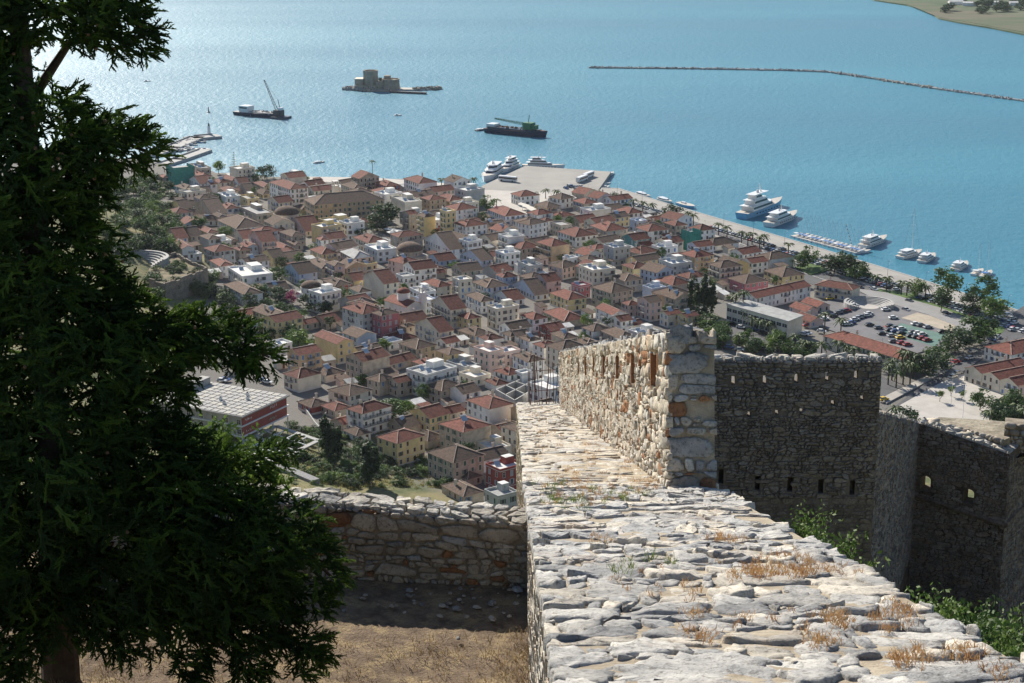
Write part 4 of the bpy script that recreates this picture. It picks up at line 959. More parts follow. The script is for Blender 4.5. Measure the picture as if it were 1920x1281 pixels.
def from_survey():
    for ent in SURVEY.replace('\n', '|').split('|'):
        f = ent.split()
        if len(f) < 9: continue
        cr, zx, zy, L, R_, fl, sh, rk, wk = f[:9]; ex = f[9:] 
        px = float(zx) / ZS + CROPS[cr][0]; py = float(zy) / ZS + CROPS[cr][1]; fl = int(fl)
        p = ground(px, py)
        for _ in range(4):
            q = at_z(px, py, terrain(p.x, p.y) + fl * 2.8 + .9); p = q
        rot = base_rot(px, py) + RAD(rh.uniform(-5, 5))
        mpp = (p - CAM).dot(Fv) / FPX / ZS
        rel = rot + math.atan2(p.x, p.y)
        d_ = max(6, min(30, float(L) * mpp / math.sin(rel) * 1.0)); w_ = max(6, min(32, float(R_) * mpp / math.cos(rel) * 1.02))
        ov_ = .90
        if cr in 'DEF': k_ = 1.22 if cr == 'E' else 1.12; d_ *= k_; w_ *= k_; ov_ = .78
        for k in range(7):
            c = (p.x, p.y, w_ * ov_, d_ * ov_, rot)
            if not any(obb_hit(c, o_) for o_ in PLACED + KEEP): break
            w_ *= .95; d_ *= .94
        if min(w_, d_) < 3.6: continue
        house(p.x, p.y, w_, d_, fl, rot, sh, rk, wk, rh, ex)
def in_poly(x, y, poly):
    c = False; n = len(poly)
    for i in range(n):
        a, b_ = poly[i], poly[i - 1]
        if (a[1] > y) != (b_[1] > y) and x < (b_[0] - a[0]) * (y - a[1]) / (b_[1] - a[1]) + a[0]: c = not c
    return c
TOWN = [(335, 345), (430, 335), (520, 345), (640, 343), (860, 362), (890, 385), (925, 408), (965, 418), (1010, 398), (1090, 372), (1180, 388), (1300, 430), (1400, 465), (1490, 490), (1480, 530), (1400, 560), (1300, 600), (1200, 660), (1100, 700),
        (1010, 800), (975, 930), (900, 930), (800, 880), (720, 840), (640, 760), (560, 735), (530, 690), (480, 640), (430, 560), (350, 470), (330, 420)]
GAPS = [[(690, 415), (760, 405), (800, 450), (775, 465), (715, 455)], [(640, 632), (652, 626), (690, 705), (676, 712)], [(556, 585), (600, 570), (640, 640), (600, 690), (555, 690)], [(495, 540), (600, 540), (600, 580), (500, 590)],
        [(690, 760), (740, 735), (765, 770), (740, 790)], [(1200, 620), (1310, 560), (1330, 610), (1260, 660)]]
def fill_town():
    T = [at_z(x, y, 3)[:2] for x, y in TOWN]; Gp = [[at_z(x, y, 3)[:2] for x, y in g_] for g_ in GAPS]
    rot0 = RAD(33); c, s_ = math.cos(rot0), math.sin(rot0); n = 0
    cand = []
    for i in range(-80, 80):
        for j in range(-20, 170): cand.append((i * 5.0, j * 5.0))
    rh.shuffle(cand)
    for size in ((11, 10), (8.5, 8), (6.6, 6.2)):
        for u, v in cand:
            x = u * c - v * s_; y = 480 + u * s_ + v * c
            if not in_poly(x, y, T) or any(in_poly(x, y, g_) for g_ in Gp): continue
            if terrain(x, y) > 24: continue
            w_, d_ = size[0] * rh.uniform(.85, 1.25), size[1] * rh.uniform(.85, 1.2)
            rot = rot0 + RAD(rh.uniform(-4, 10))
            cnd = (x, y, w_ + .7, d_ + .7, rot)
            if any(obb_hit(cnd, o_) for o_ in PLACED + KEEP): continue
            sh = rh.choice('hhggkf'); rk = rh.choice('RROO') if sh != 'f' else rh.choice('FFg'); wk = rh.choice('wwwccyspogb')
            house(x, y, w_, d_, rh.choice([1, 2, 2, 2, 3]), rot, sh, rk, wk, rh); n += 1
            if n > 95: return

def outbuildings():
    """low sheds and lean-tos that fill the courtyards"""
    T = [at_z(x, y, 3)[:2] for x, y in TOWN]; Gp = [[at_z(x, y, 3)[:2] for x, y in g_] for g_ in GAPS]
    c, s_ = math.cos(RAD(33)), math.sin(RAD(33)); n = 0
    cand = [(i * 3.1, j * 3.1) for i in range(-110, 110) for j in range(-20, 260)]; rh.shuffle(cand)
    for u, v in cand:
        x = u * c - v * s_; y = 480 + u * s_ + v * c
        if not in_poly(x, y, T) or any(in_poly(x, y, g_) for g_ in Gp): continue
        w_, d_ = rh.uniform(3.5, 6), rh.uniform(3.2, 5); rot = RAD(33 + rh.uniform(-3, 8)); cnd = (x, y, w_ + .3, d_ + .3, rot)
        if terrain(x, y) > 24 or any(obb_hit(cnd, o_) for o_ in PLACED + KEEP): continue
        wk = rh.choice('wcsspg'); h_ = rh.uniform(2.3, 3.6); rm, rn = rh.choice([('roof_red', 'red tiled'), ('roof_old', 'brown tiled'), ('roof_old', 'brown tiled'), ('flat_white', 'white'), ('flat_grey', 'grey')])
        where = min(LANDW, key=lambda t: (t[0].x - x) ** 2 + (t[0].y - y) ** 2)[1]
        root = thing('outbuilding', 'low %s outbuilding with %s lean-to roof %s' % (WNAME[wk], rn, where), 'outbuilding', (x, y, terrain(x, y) - .5), rot, 'courtyard outbuildings of the old town')
        b = MB(); X, Y = w_ / 2, d_ / 2
        b.raw([(-X, -Y, -1), (X, -Y, -1), (X, Y, -1), (-X, Y, -1), (-X, -Y, h_), (X, -Y, h_), (X, Y, h_ + .9), (-X, Y, h_ + .9)], [(0, 1, 5, 4), (1, 2, 6, 5), (2, 3, 7, 6), (3, 0, 4, 7)], M[WALL[wk]]); b.build('wall', root)
        b = MB(); X += .25; Y += .25
        b.raw([(-X, -Y, h_ - .05), (X, -Y, h_ - .05), (X, Y, h_ + .92), (-X, Y, h_ + .92), (-X, -Y, h_ + .12), (X, -Y, h_ + .12), (X, Y, h_ + 1.08), (-X, Y, h_ + 1.08)], [(4, 5, 6, 7), (0, 1, 5, 4), (1, 2, 6, 5), (2, 3, 7, 6), (3, 0, 4, 7), (3, 2, 1, 0)], M[rm]); b.build('roof', root)
        inst('door', DOOR, root, (0, -d_ / 2, .3)); PLACED.append((x, y, w_, d_, rot)); n += 1
        if n > 130: return
# ------------------------------------------------------------------ landmark buildings
def recat(o, name, label, cat, group=None):
    o.name = name; o['label'] = label; o['category'] = cat
    if group: o['group'] = group
    elif 'group' in o: del o['group']
    return o
rl = random.Random(5)
def lm_house(px, py, fl, w_, d_, rotd, sh, rk, wk, name, label, cat, extras=()):
    p = ground(px, py)
    for _ in range(4): p = at_z(px, py, terrain(p.x, p.y) + fl * 2.8 + .9)
    o = house(p.x, p.y, w_, d_, fl, RAD(rotd), sh, rk, wk, rl, extras); return recat(o, name, label, cat)
lm_house(645, 370, 4, 40, 18, 24, 'h', 'O', 'o', 'museum', 'long ochre stone museum with brown hipped roof beside the café square', 'museum')
lm_house(541, 343, 5, 11, 27, 33, 'h', 'R', 'w', 'hotel', 'five-storey white hotel with rows of dark balconies', 'hotel', 'B')
lm_house(681, 574, 4, 11, 15, 40, 'h', 'R', 'g', 'apartment_block', 'tall grey blank-sided block joined to a rose house', 'apartment block')
lm_house(722, 581, 4, 9, 7, 40, 'h', 'O', 'm', 'rose_house', 'tall rose-red house attached to the grey blank-sided block', 'house')
def windows_ring(root, r, z, n, sc=1.0):
    for k in range(n):
        a = 2 * math.pi * k / n; inst('window', WIN[(k * 3 + 2) % 3 + 9], root, (math.cos(a) * r, math.sin(a) * r, z), a + math.pi / 2, (sc, 1, sc))
def domed(px, py, r, hd, label, name='domed_hall', wallm='wall_cream', roofm='roof_old', drum_n=14, cat='mosque'):
    p = at_z(px, py, 3 + hd); z0 = terrain(p.x, p.y) - .4
    root = thing(name, label, cat, (p.x, p.y, z0), RAD(33))
    b = MB(); b.box(-r * 1.12, r * 1.12, -r * 1.12, r * 1.12, -1, hd * .55, M[wallm], M['flat_grey']); b.build('wall', root)
    b = MB(); b.lathe([(r, hd * .5), (r, hd), (r * 1.06, hd), (r * 1.06, hd + .25)], M[wallm], drum_n); b.build('drum', root)
    b = MB(); b.lathe([(r * 1.03 * math.cos(a), hd + .2 + r * .62 * math.sin(a)) for a in [math.pi / 2 * k / 7 for k in range(8)][:-1]] + [(.05, hd + .2 + r * .63)], M[roofm], 20); b.build('dome', root, smooth=True)
    windows_ring(root, r + .02, hd * .78, 8, .7)
    KEEP.append((p.x, p.y, r * 2.1, r * 2.1, RAD(33))); return root
domed(537, 398, 6.6, 6.5, 'round-domed old mosque with brown dome near the five-storey hotel')
domed(768, 466, 6.4, 5.0, 'low domed mosque with mossy brown dome at the café square edge', wallm='wall_stone')
domed(583, 535, 4.6, 5.2, 'small domed chapel among garden trees with magenta bougainvillea', name='domed_chapel', cat='chapel', wallm='wall_white')
# white church with dome and bell tower
p = at_z(757, 572, 8); ch = thing('church', 'white church with red dome and slender bell tower', 'church', (p.x, p.y, 2.0), RAD(40))
b = MB(); b.wallmat = M['wall_white']; b.box(-4.5, 4.5, -8, 8, -1, 7.5, M['wall_white']); b.build('nave', ch)
b = MB(); b.wallmat = M['wall_white']; roof_geo(b, 9, 16, 7.5, 'k', M['roof_red'], .4); b.build('roof', ch)
b = MB(); b.lathe([(2.9, 8.5), (2.9, 11.6), (3.05, 11.6), (3.05, 11.85)], M['wall_white'], 8); b.build('drum', ch)
b = MB(); b.lathe([(3.0 * math.cos(a), 11.8 + 2.0 * math.sin(a)) for a in [math.pi / 2 * k / 6 for k in range(6)]] + [(.05, 13.9)], M['roof_red'], 12); b.build('dome', ch, smooth=True)
tw_ = MB(); tw_.box(3.2, 5.6, -9.2, -6.8, -1, 12.4, M['wall_white'])
for x_ in (3.2, 5.2): 
    for y_ in (-9.2, -7.2): tw_.box(x_, x_ + .4, y_, y_ + .4, 12.4, 14.6, M['wall_white'])
tw_.box(3.0, 5.8, -9.4, -6.6, 14.6, 14.9, M['trim']); tw_.raw([(3.1, -9.3, 14.9), (5.7, -9.3, 14.9), (5.7, -6.7, 14.9), (3.1, -6.7, 14.9), (4.4, -8, 16.2)], [(0, 1, 4), (1, 2, 4), (2, 3, 4), (3, 0, 4)], M['wall_white']); tw_.build('bell_tower', ch)
bl = MB(); bl.lathe([(.5, 13.0), (.42, 13.4), (.2, 13.9)], M['metal_dark'], 8, (4.4, -8)); bl.build('bell', ch)
for f in range(3): inst('window', WIN[8], ch, (-4.5, -4 + f * 4, 4), -math.pi / 2); inst('window', WIN[8], ch, (-2 + f * 2, -8, 4), 0)
KEEP.append((p.x, p.y, 10, 18, RAD(40)))
p = at_z(629, 352, 14); bt = thing('bell_tower', 'slim pale clock tower rising behind the long museum roof', 'tower', (p.x, p.y, 2), RAD(30))
b = MB(); b.box(-1.6, 1.6, -1.6, 1.6, -1, 13, M['wall_cream']); b.box(-1.8, 1.8, -1.8, 1.8, 13, 13.4, M['trim']); b.build('shaft', bt)
b = MB(); 
for x_ in (-1.5, 1.0):
    for y_ in (-1.5, 1.0): b.box(x_, x_ + .5, y_, y_ + .5, 13.4, 15.6, M['wall_cream'])
b.box(-1.7, 1.7, -1.7, 1.7, 15.6, 15.9, M['trim']); b.build('belfry', bt)
# buildings wrapped in green scaffold netting
for px, py, w_, d_, h_, lb in ((338, 318, 11, 12, 13, 'building wrapped in dark green scaffold netting by the old mole'), (1296, 440, 5, 6, 10, 'narrow building wrapped in green scaffold netting behind the quay')):
    p = at_z(px, py, h_); z0 = terrain(p.x, p.y) - .5; r_ = thing('scaffolded_building', lb, 'building', (p.x, p.y, z0), RAD(30))
    b = MB(); b.box(-w_ / 2, w_ / 2, -d_ / 2, d_ / 2, -1, h_ - 1, M['wall_grey'], M['flat_grey']); b.build('wall', r_)
    for nm, q in (('net', [(-w_ / 2 - 1, -d_ / 2 - 1), (w_ / 2 + 1, -d_ / 2 - 1)]), ('net', [(-w_ / 2 - 1, d_ / 2 + 1), (-w_ / 2 - 1, -d_ / 2 - 1)]), ('net', [(w_ / 2 + 1, -d_ / 2 - 1), (w_ / 2 + 1, d_ / 2 + 1)])):
        b = MB(); n = 9
        for k in range(n):
            a_ = [q[0][i] + (q[1][i] - q[0][i]) * k / n for i in (0, 1)]; c_ = [q[0][i] + (q[1][i] - q[0][i]) * (k + 1) / n for i in (0, 1)]
            j = .12 * (k % 2); j2 = .12 * ((k + 1) % 2)
            b.face([(a_[0] + j, a_[1] + j, 0), (c_[0] + j2, c_[1] + j2, 0), (c_[0] + j2, c_[1] + j2, h_ + .5), (a_[0] + j, a_[1] + j, h_ + .5)], M['net_green'])
        b.build(nm, r_)
    for f in range(int(h_ // 2) + 1):
        b = MB(); z = f * 2.0
        for a_, c_ in (((-w_ / 2 - .8, -d_ / 2 - .8, z), (w_ / 2 + .8, -d_ / 2 - .8, z)), ((-w_ / 2 - .8, -d_ / 2 - .8, z), (-w_ / 2 - .8, d_ / 2 + .8, z))): b.bar(a_, c_, .06, M['metal_dark'])
        b.build('scaffold_tube', r_)
    KEEP.append((p.x, p.y, w_ + 2, d_ + 2, RAD(30)))
# long wings placed between two eave points
def wing(pa, pb, ze, depth, fl, sh, rk, wk, name, label, cat, extras=(), side=1):
    A = at_z(*pa, ze); B = at_z(*pb, ze); d = B - A; L = d.length; d.normalize(); n_ = Vector((-d.y, d.x, 0)) * side
    c = (A + B) / 2 + n_ * depth / 2
    o = house(c.x, c.y, L, depth, fl, math.atan2(d.y, d.x), sh, rk, wk, rl, extras); return recat(o, name, label, cat)
ZB = ZQ + .4
sc1 = wing((1418, 556), (1520, 533), ZB + 6, 9, 2, 'g', 'R', 'w', 'school_building', 'long two-storey school wing with red roof and open galleries', 'school', 'B')
sc2 = wing((1528, 531), (1598, 541), ZB + 6, 9, 2, 'h', 'R', 'c', 'school_building', 'short cream school end wing beside the small stone theatre', 'school', 'B')
lg = wing((1545, 624), (1690, 668), ZB + 6.5, 11, 2, 'h', 'R', 'c', 'long_hall', 'long cream hall with red hipped roof behind palm trees', 'building')
# flat-roofed office block
pts = [at_z(*q, ZB + 8) for q in ((1363, 569), (1402, 562), (1505, 590), (1477, 601))]
c = sum(pts, Vector()) / 4; of = thing('office_block', 'grey flat-roofed block with ribbon windows next to the school', 'office block', (c.x, c.y, ZB - .5))
b = MB(); loc = [(p.x - c.x, p.y - c.y) for p in pts]; b.prism(loc, -1, 8.0, M['wall_cream']); b.build('wall', of)
b = MB(); b.prism([(x * 1.03, y * 1.03) for x, y in loc], 8.0, 8.35, M['trim'], M['flat_grey']); b.build('roof', of)
A_, B_ = Vector((*loc[0], 0)), Vector((*loc[3], 0)); d = B_ - A_; L = d.length; d.normalize()
for f in range(2):
    for k in range(11):
        q = A_ + d * L * (k + .5) / 11; inst('window', WIN[11], of, (q.x, q.y, 2.3 + 3.6 * f), math.atan2(d.y, d.x), (L / 11 * .85, 1, 1.0))
KEEP.append((c.x, c.y, L, 10, math.atan2(d.y, d.x)))
# warehouses with a row of gables
gp = at_z(1833, 690, ZB + 6); th = RAD(30)
for k in range(5):
    x = gp.x + math.sin(th) * 9.2 * k + math.cos(th) * 10; y = gp.y - math.cos(th) * 9.2 * k + math.sin(th) * 10
    o = house(x, y, 24, 9.0, 2, th, 'g', 'R', 'c' if k < 3 else 'p', rl); recat(o, 'warehouse', ['cream gabled warehouse nearest the side street corner', 'cream gabled warehouse second from the side street', 'cream gabled warehouse in the middle of the row', 'pink gabled warehouse beside the plaza palms', 'pink gabled warehouse at the end of the row'][k], 'warehouse')
lm_house(1908, 645, 2, 22, 14, 32, 'h', 'R', 'w', 'warehouse', 'wide white hall with red hipped roof behind the gabled warehouses', 'warehouse')
for k, (zx, zy) in enumerate(((1140, 395), (1040, 435), (1080, 520))):       # small red-roofed school huts
    p = at_z(1280 + zx / ZS, 480 + zy / ZS, ZB + 3); o = house(p.x, p.y, 7, 11, 1, RAD(30), 'k', 'R', 'p', rl)
    recat(o, 'school_hut', ['pink school hut with red roof nearest the school wing', 'pink school hut with red roof in the middle', 'pink school hut with red roof beside parked cars'][k], 'hut')
# small stone theatre
tc = at_z(1629, 575, ZB); tr = thing('stone_theatre', 'round stepped stone theatre in the school yard', 'theatre', (tc.x, tc.y, ZB - .05))
for k in range(6):
    b = MB(); r0, r1 = 4.5 + k * 1.1, 5.6 + k * 1.1; n = 22; a0, a1 = RAD(-30), RAD(210)
    for i in range(n):
        t0, t1 = a0 + (a1 - a0) * i / n, a0 + (a1 - a0) * (i + 1) / n; z = .3 + k * .38
        P_ = [(r0 * math.cos(t0), r0 * math.sin(t0)), (r1 * math.cos(t0), r1 * math.sin(t0)), (r1 * math.cos(t1), r1 * math.sin(t1)), (r0 * math.cos(t1), r0 * math.sin(t1))]
        b.prism(P_, -.3, z, M['concrete'])
    b.build('step', tr)
b = MB(); b.lathe([(4.6, -.2), (4.6, .08)], M['square_paving'], 22); b.build('stage', tr)
# abandoned hotel with panelled flat roof
ZH = 14.0
for _ in range(5): q_ = at_z(453, 781, ZH); ZH = terrain(q_.x, q_.y) + 10.0
F_, R_c, L_c = at_z(453, 781, ZH), at_z(540, 741, ZH), at_z(285, 733, ZH)
ex = (R_c - F_); WX = ex.length; ex.normalize(); ey = Vector((-ex.y, ex.x, 0)); DY = (L_c - F_).dot(ey)
rot = math.atan2(ex.y, ex.x); base = F_ - Vector((0, 0, ZH)); z0 = terrain(F_.x, F_.y)
ah = thing('abandoned_hotel', 'abandoned concrete hotel with panelled flat roof and graffiti on red walls', 'hotel', (base.x, base.y, z0), rot)
Ht = ZH - z0
b = MB(); b.box(.4, WX - .4, .4, DY - .4, 2.8, Ht - .5, M['wall_red']); b.build('wall', ah)
lf = MB(); lf.box(.28, .42, .4, DY - .4, 2.8, Ht - .5, M['concrete']); lf.build('side_wall', ah)
b = MB(); b.box(-.4, WX + .4, -.4, DY + .4, Ht - .5, Ht, M['concrete'], M['metal_dark']); b.build('roof', ah)
for z in (2.5, 2.8 + (Ht - 3.3) / 2):
    b = MB(); b.box(-.15, WX + .15, -.15, DY + .15, z, z + .35, M['paint_white']); b.build('floor_band', ah)
mk('roof_panel_pale', (.46, .44, .39), var=.2)
nxp, nyp = 9, 17
for i in range(nxp):
    for j in range(nyp):
        sx_, sy_ = WX / nxp, DY / nyp
        inst_m = M['concrete'] if rl.random() < .55 else M['roof_panel_pale']
        b = MB(); b.box(-sx_ * .42, sx_ * .42, -sy_ * .42, sy_ * .42, 0, .12, inst_m); b.build('roof_panel', ah, (sx_ * (i + .5), sy_ * (j + .5), Ht + .01))
for q in ((3, 5), (4.2, 6.5), (6, 3.5), (7.4, 4.6)):
    b = MB(); b.box(-.5, .5, -.4, .4, 0, 1.0, M['metal_white']); b.box(-.3, .3, -.25, .25, 1.0, 1.25, M['metal_dark']); b.build('roof_vent', ah, (q[0] * WX / 10, q[1] * DY / 17, Ht + .1))
b = MB(); b.box(WX * .55, WX * .95, DY * .72, DY * .80, Ht, Ht + 2.4, M['concrete']); b.build('stair_hut', ah)
for k in range(8):
    b = MB(); b.box(-.18, .18, -.18, .18, -2, 2.6, M['paint_white']); b.build('column', ah, (.3 + (k % 4) * (WX - .6) / 3, .3 if k < 4 else DY * .5, 0))
for k in range(9):
    for f in range(2): inst('window', WIN[11 if k % 2 else 5], ah, (.27, 1.5 + k * (DY - 3) / 8, 4.3 + f * (Ht - 3.3) / 2), -math.pi / 2, (1.7, 1, 1.15))
def graffiti(x, z, sc, seed, m):
    g = MB(); r_ = random.Random(seed)
    for l in range(5):
        ox = l * .9 * sc
        P_ = [(ox + r_.uniform(0, .7) * sc, z + r_.uniform(-.6, .6) * sc) for _ in range(4)]
        for a_, c_ in zip(P_, P_[1:]): g.bar((x + a_[0], .385, a_[1]), (x + c_[0], .385, c_[1]), .085, m, n=4)
    g.build('graffiti', ah)
graffiti(WX * .08, Ht - 1.9, .9, 1, M['paint_white']); graffiti(WX * .62, Ht - 1.7, .9, 2, M['paint_white']); graffiti(WX * .1, 4.0, 1.0, 3, M['awning']); graffiti(WX * .6, 4.2, .9, 4, plain('graffiti_green', (.15, .42, .32)))
KEEP.append((base.x + ex.x * WX / 2 + ey.x * DY / 2, base.y + ex.y * WX / 2 + ey.y * DY / 2, WX + 2, DY + 2, rot))
# open concrete pergola in front of it
ZP = 8.2
pc = [at_z(*q, ZP) for q in ((438, 838), (518, 799), (597, 826), (515, 867))]
pg = thing('concrete_pergola', 'open white concrete pergola frame below the abandoned hotel', 'pergola', (pc[3].x, pc[3].y, terrain(pc[3].x, pc[3].y) - 1))
P0 = pg.location
for i in range(4):
    a_, c_ = pc[i] - P0, pc[(i + 1) % 4] - P0; b = MB(); d = (c_ - a_); b.cbox((a_ + c_) / 2, (d.length, 1.7, .35), M['concrete'], rz=math.atan2(d.y, d.x)); b.build('deck', pg)
    for t in (.0, .33, .66):
        q = a_ + d * t; b = MB(); b.box(q.x - .15, q.x + .15, q.y - .15, q.y + .15, -2, q.z, M['paint_white']); b.build('post', pg)
for t in (.25, .5, .75):
    for (u0, u1) in (((0, 1), (3, 2)), ((0, 3), (1, 2))):
        a_ = pc[u0[0]].lerp(pc[u0[1]], t) - P0; c_ = pc[u1[0]].lerp(pc[u1[1]], t) - P0; d = c_ - a_
        b = MB(); b.cbox((a_ + c_) / 2, (d.length, .25, .3), M['paint_white'], rz=math.atan2(d.y, d.x)); b.build('beam', pg)
# garden and path walls on the slope
def path_wall(pix, name, label, m, th=.5, hgt=1.0):
    P_ = [ground(*q) for q in pix]; r_ = thing(name, label, 'wall', P_[0])
    for a_, c_ in zip(P_, P_[1:]):
        d = c_ - a_; n_ = Vector((-d.y, d.x, 0)).normalized() * th / 2; q = [a_ - n_, c_ - n_, c_ + n_, a_ + n_]; lo = [p - r_.location - Vector((0, 0, 2)) for p in q]; hi = [p - r_.location + Vector((0, 0, hgt)) for p in q]
        g = MB(); g.raw(lo + hi, [(0, 1, 5, 4), (1, 2, 6, 5), (2, 3, 7, 6), (3, 0, 4, 7), (4, 5, 6, 7)], m); g.build('wall_section', r_)
path_wall([(706, 821), (740, 838), (770, 858), (800, 876), (828, 889)], 'path_wall', 'low pale wall curving beside the hillside path', M['concrete'])
path_wall([(560, 757), (575, 775), (590, 797), (603, 812)], 'garden_wall', 'pale garden wall below the grid-roofed hotel', M['concrete'], .4, 1.4)
path_wall([(470, 880), (510, 876), (545, 888), (592, 908)], 'retaining_wall', 'rough stone retaining wall under the concrete pergola', LIME3, 3.0, 1.5)
# roofless ruin
ZR = 6.5
pts = [at_z(*q, ZR) for q in ((930, 730), (985, 707), (1022, 716), (965, 750))]; c = sum(pts, Vector()) / 4
ru = thing('roofless_ruin', 'roofless concrete ruin with bare wall tops beside the rampart end', 'ruin', (c.x, c.y, terrain(c.x, c.y) - .5)); P0 = ru.location
L_ = [pts[0].lerp(pts[1], t) for t in (0, .33, .66, 1)]; R2 = [pts[3].lerp(pts[2], t) for t in (0, .33, .66, 1)]
segs = [(L_[i], L_[i + 1]) for i in range(3)] + [(R2[i], R2[i + 1]) for i in range(3)] + [(L_[i], R2[i]) for i in range(4)] + [(L_[0].lerp(R2[0], .5), L_[3].lerp(R2[3], .5))]
for a_, c_ in segs:
    d = c_ - a_; b = MB(); m_ = (a_ + c_) / 2 - P0; h_ = ZR - P0.z; b.cbox((m_.x, m_.y, h_ / 2 - .5), (d.length + .4, .45, h_ + 1), M['concrete'], rz=math.atan2(d.y, d.x)); b.build('bare_wall', ru)
KEEP.append((c.x, c.y, 18, 14, RAD(40)))
# ruined bastion and old theatre on the left
zb_ = 14.0
pl = [(280, 500), (311, 482), (330, 476), (353, 490), (388, 504), (338, 524), (310, 532), (280, 526)]
pw = [at_z(x, y, zb_) for x, y in pl]; c = sum(pw, Vector()) / len(pw)
rb = thing('ruined_bastion', 'ruined stone bastion with dry grass platform above the houses', 'ruin', (c.x, c.y, zb_ - 18)); P0 = rb.location
STB = stone_material('old_bastion_stone', (.36, .31, .25), (.22, .19, .155), (.34, .24, .14), .5, bump=.3, scale=1.0)
b = MB(); loc = [(p.x - P0.x, p.y - P0.y) for p in pw]; b.prism([(x * 1.03, y * 1.03) for x, y in loc], -6, 18 - 1.0, STB, material('platform_earth', (.24, .19, .12), col2=(.10, .10, .055), scale=.25, rough=1)); b.build('platform', rb)
for i in range(1, 7):
    a_, c_ = Vector((*loc[i], 0)), Vector((*loc[(i + 1) % 8], 0)); d = c_ - a_; n = max(2, int(d.length / 3))
    for k in range(n):
        q = a_ + d * (k + .5) / n; b = MB(); hh = 1.2 + rl.uniform(-.5, .6); b.cbox((0, 0, hh / 2), (d.length / n * .98, .8, hh + .4), STB, rz=math.atan2(d.y, d.x)); b.build('parapet_block', rb, (q.x, q.y, 17.0))
tcen = at_z(255, 484, 16); ot = thing('old_theatre', 'old stepped stone theatre beside the ruined bastion', 'theatre', (tcen.x, tcen.y, 11))
for k in range(7):
    b = MB(); r0 = 6 + k * 1.3; n = 16
    for i in range(n):
        t0, t1 = RAD(-20) + RAD(160) * i / n, RAD(-20) + RAD(160) * (i + 1) / n
        b.prism([(r0 * math.cos(t0), r0 * math.sin(t0)), ((r0 + 1.3) * math.cos(t0), (r0 + 1.3) * math.sin(t0)), ((r0 + 1.3) * math.cos(t1), (r0 + 1.3) * math.sin(t1)), (r0 * math.cos(t1), r0 * math.sin(t1))], -4, 1 + k * .75, M['concrete'])
    b.build('step', ot)
# parasols and awnings on the cafe square
for k, (px, py) in enumerate([(728, 428), (738, 430), (748, 432), (758, 434), (733, 434), (744, 437), (755, 440), (719, 447), (728, 450), (765, 447), (776, 449), (788, 452), (770, 455), (783, 458)]):
    p = at_z(px, py, 5.2); r_ = thing('parasol', 'square white café parasol on the tree-shaded square' if k < 9 else 'large cream café parasol beside the low domed mosque', 'parasol', (p.x, p.y, 2.4), RAD(31), 'café parasols')
    s_ = 1.9 if k < 9 else 2.6; b = MB(); b.bar((0, 0, 0), (0, 0, 2.9), .05, M['metal_white'], n=6); b.build('pole', r_)
    b = MB(); b.raw([(-s_, -s_, 2.45), (s_, -s_, 2.45), (s_, s_, 2.45), (-s_, s_, 2.45), (0, 0, 3.2), (-s_, -s_, 2.25), (s_, -s_, 2.25), (s_, s_, 2.25), (-s_, s_, 2.25)], [(0, 1, 4), (1, 2, 4), (2, 3, 4), (3, 0, 4), (5, 6, 1, 0), (6, 7, 2, 1), (7, 8, 3, 2), (8, 5, 0, 3)], M['flat_white'] if k < 9 else M['awning']); b.build('canopy', r_)
for k in range(5):
    p = at_z(985 + k * 8, 384 + k * 4, 5.5); b = MB(); b.raw([(-2, -5, 0), (2, -5, 0), (2, 5, 0), (-2, 5, 0), (0, -5, .9), (0, 5, .9)], [(0, 4, 5, 3), (1, 2, 5, 4), (0, 1, 4), (2, 3, 5), (3, 2, 1, 0)], M['awning'])
    r_ = thing('awning', 'long beige ridge awning over the terrace by the harbour square', 'awning', (p.x, p.y, 2.4), RAD(31), 'terrace awnings'); o = b.build('canopy', r_, (0, 0, 2.8))
    for sx_ in (-1.9, 1.9):
        for sy_ in (-4.8, 0, 4.8): b = MB(); b.bar((sx_, sy_, -.2), (sx_, sy_, 2.85), .05, M['metal_white']); b.build('post', r_)
KEEP.append((at_z(745, 437, 3).x, at_z(745, 437, 3).y, 26, 30, RAD(31)))

from_survey()
fill_town()
outbuildings()
print('HOUSES', len(PLACED), 'objects', len(bpy.data.objects))
# ------------------------------------------------------------------ trees, palms, shrubs
rp = random.Random(12)
def leaf_cloud(m, n_cl, n_leaf, size, shape=(1, 1, 1), seed=0, up=.25):
    """crown of unit radius: uneven clumps of small leaf faces"""
    r_ = random.Random(seed); g = MB()
    for c in range(n_cl):
        while True:
            p = Vector((r_.uniform(-1, 1), r_.uniform(-1, 1), r_.uniform(-1, 1)))
            if .25 < p.length < .82: break
        rad = r_.uniform(.26, .46)
        for k in range(n_leaf):
            d = Vector((r_.gauss(0, 1), r_.gauss(0, 1), r_.gauss(0, 1))).normalized(); q = p + d * rad * (r_.random() ** .4)
            q = Vector((q.x * shape[0], q.y * shape[1], q.z * shape[2]))
            a = Vector((r_.gauss(0, 1), r_.gauss(0, 1), r_.gauss(0, .6))).normalized(); b_ = a.cross(d).normalized() if abs(a.dot(d)) < .98 else a.orthogonal()
            s_ = size * r_.uniform(.6, 1.4); g.face([q - a * s_, q + b_ * s_ * .55, q + a * s_, q - b_ * s_ * .55], m)
    return g.mesh('crown')
CROWN = {k: [leaf_cloud(m, 26, 44, .085, sh, 10 + i + 7 * j) for i, sh in enumerate(((1, 1, .85), (1.05, .95, 1), (.95, 1.05, .75)))] for j, (k, m) in enumerate((('g', LEAF), ('b', LEAF2), ('d', LEAF3), ('m', LEAF4)))}
CYPM = leaf_cloud(LEAF3, 26, 34, .10, (.42, .42, 1.0), 77)
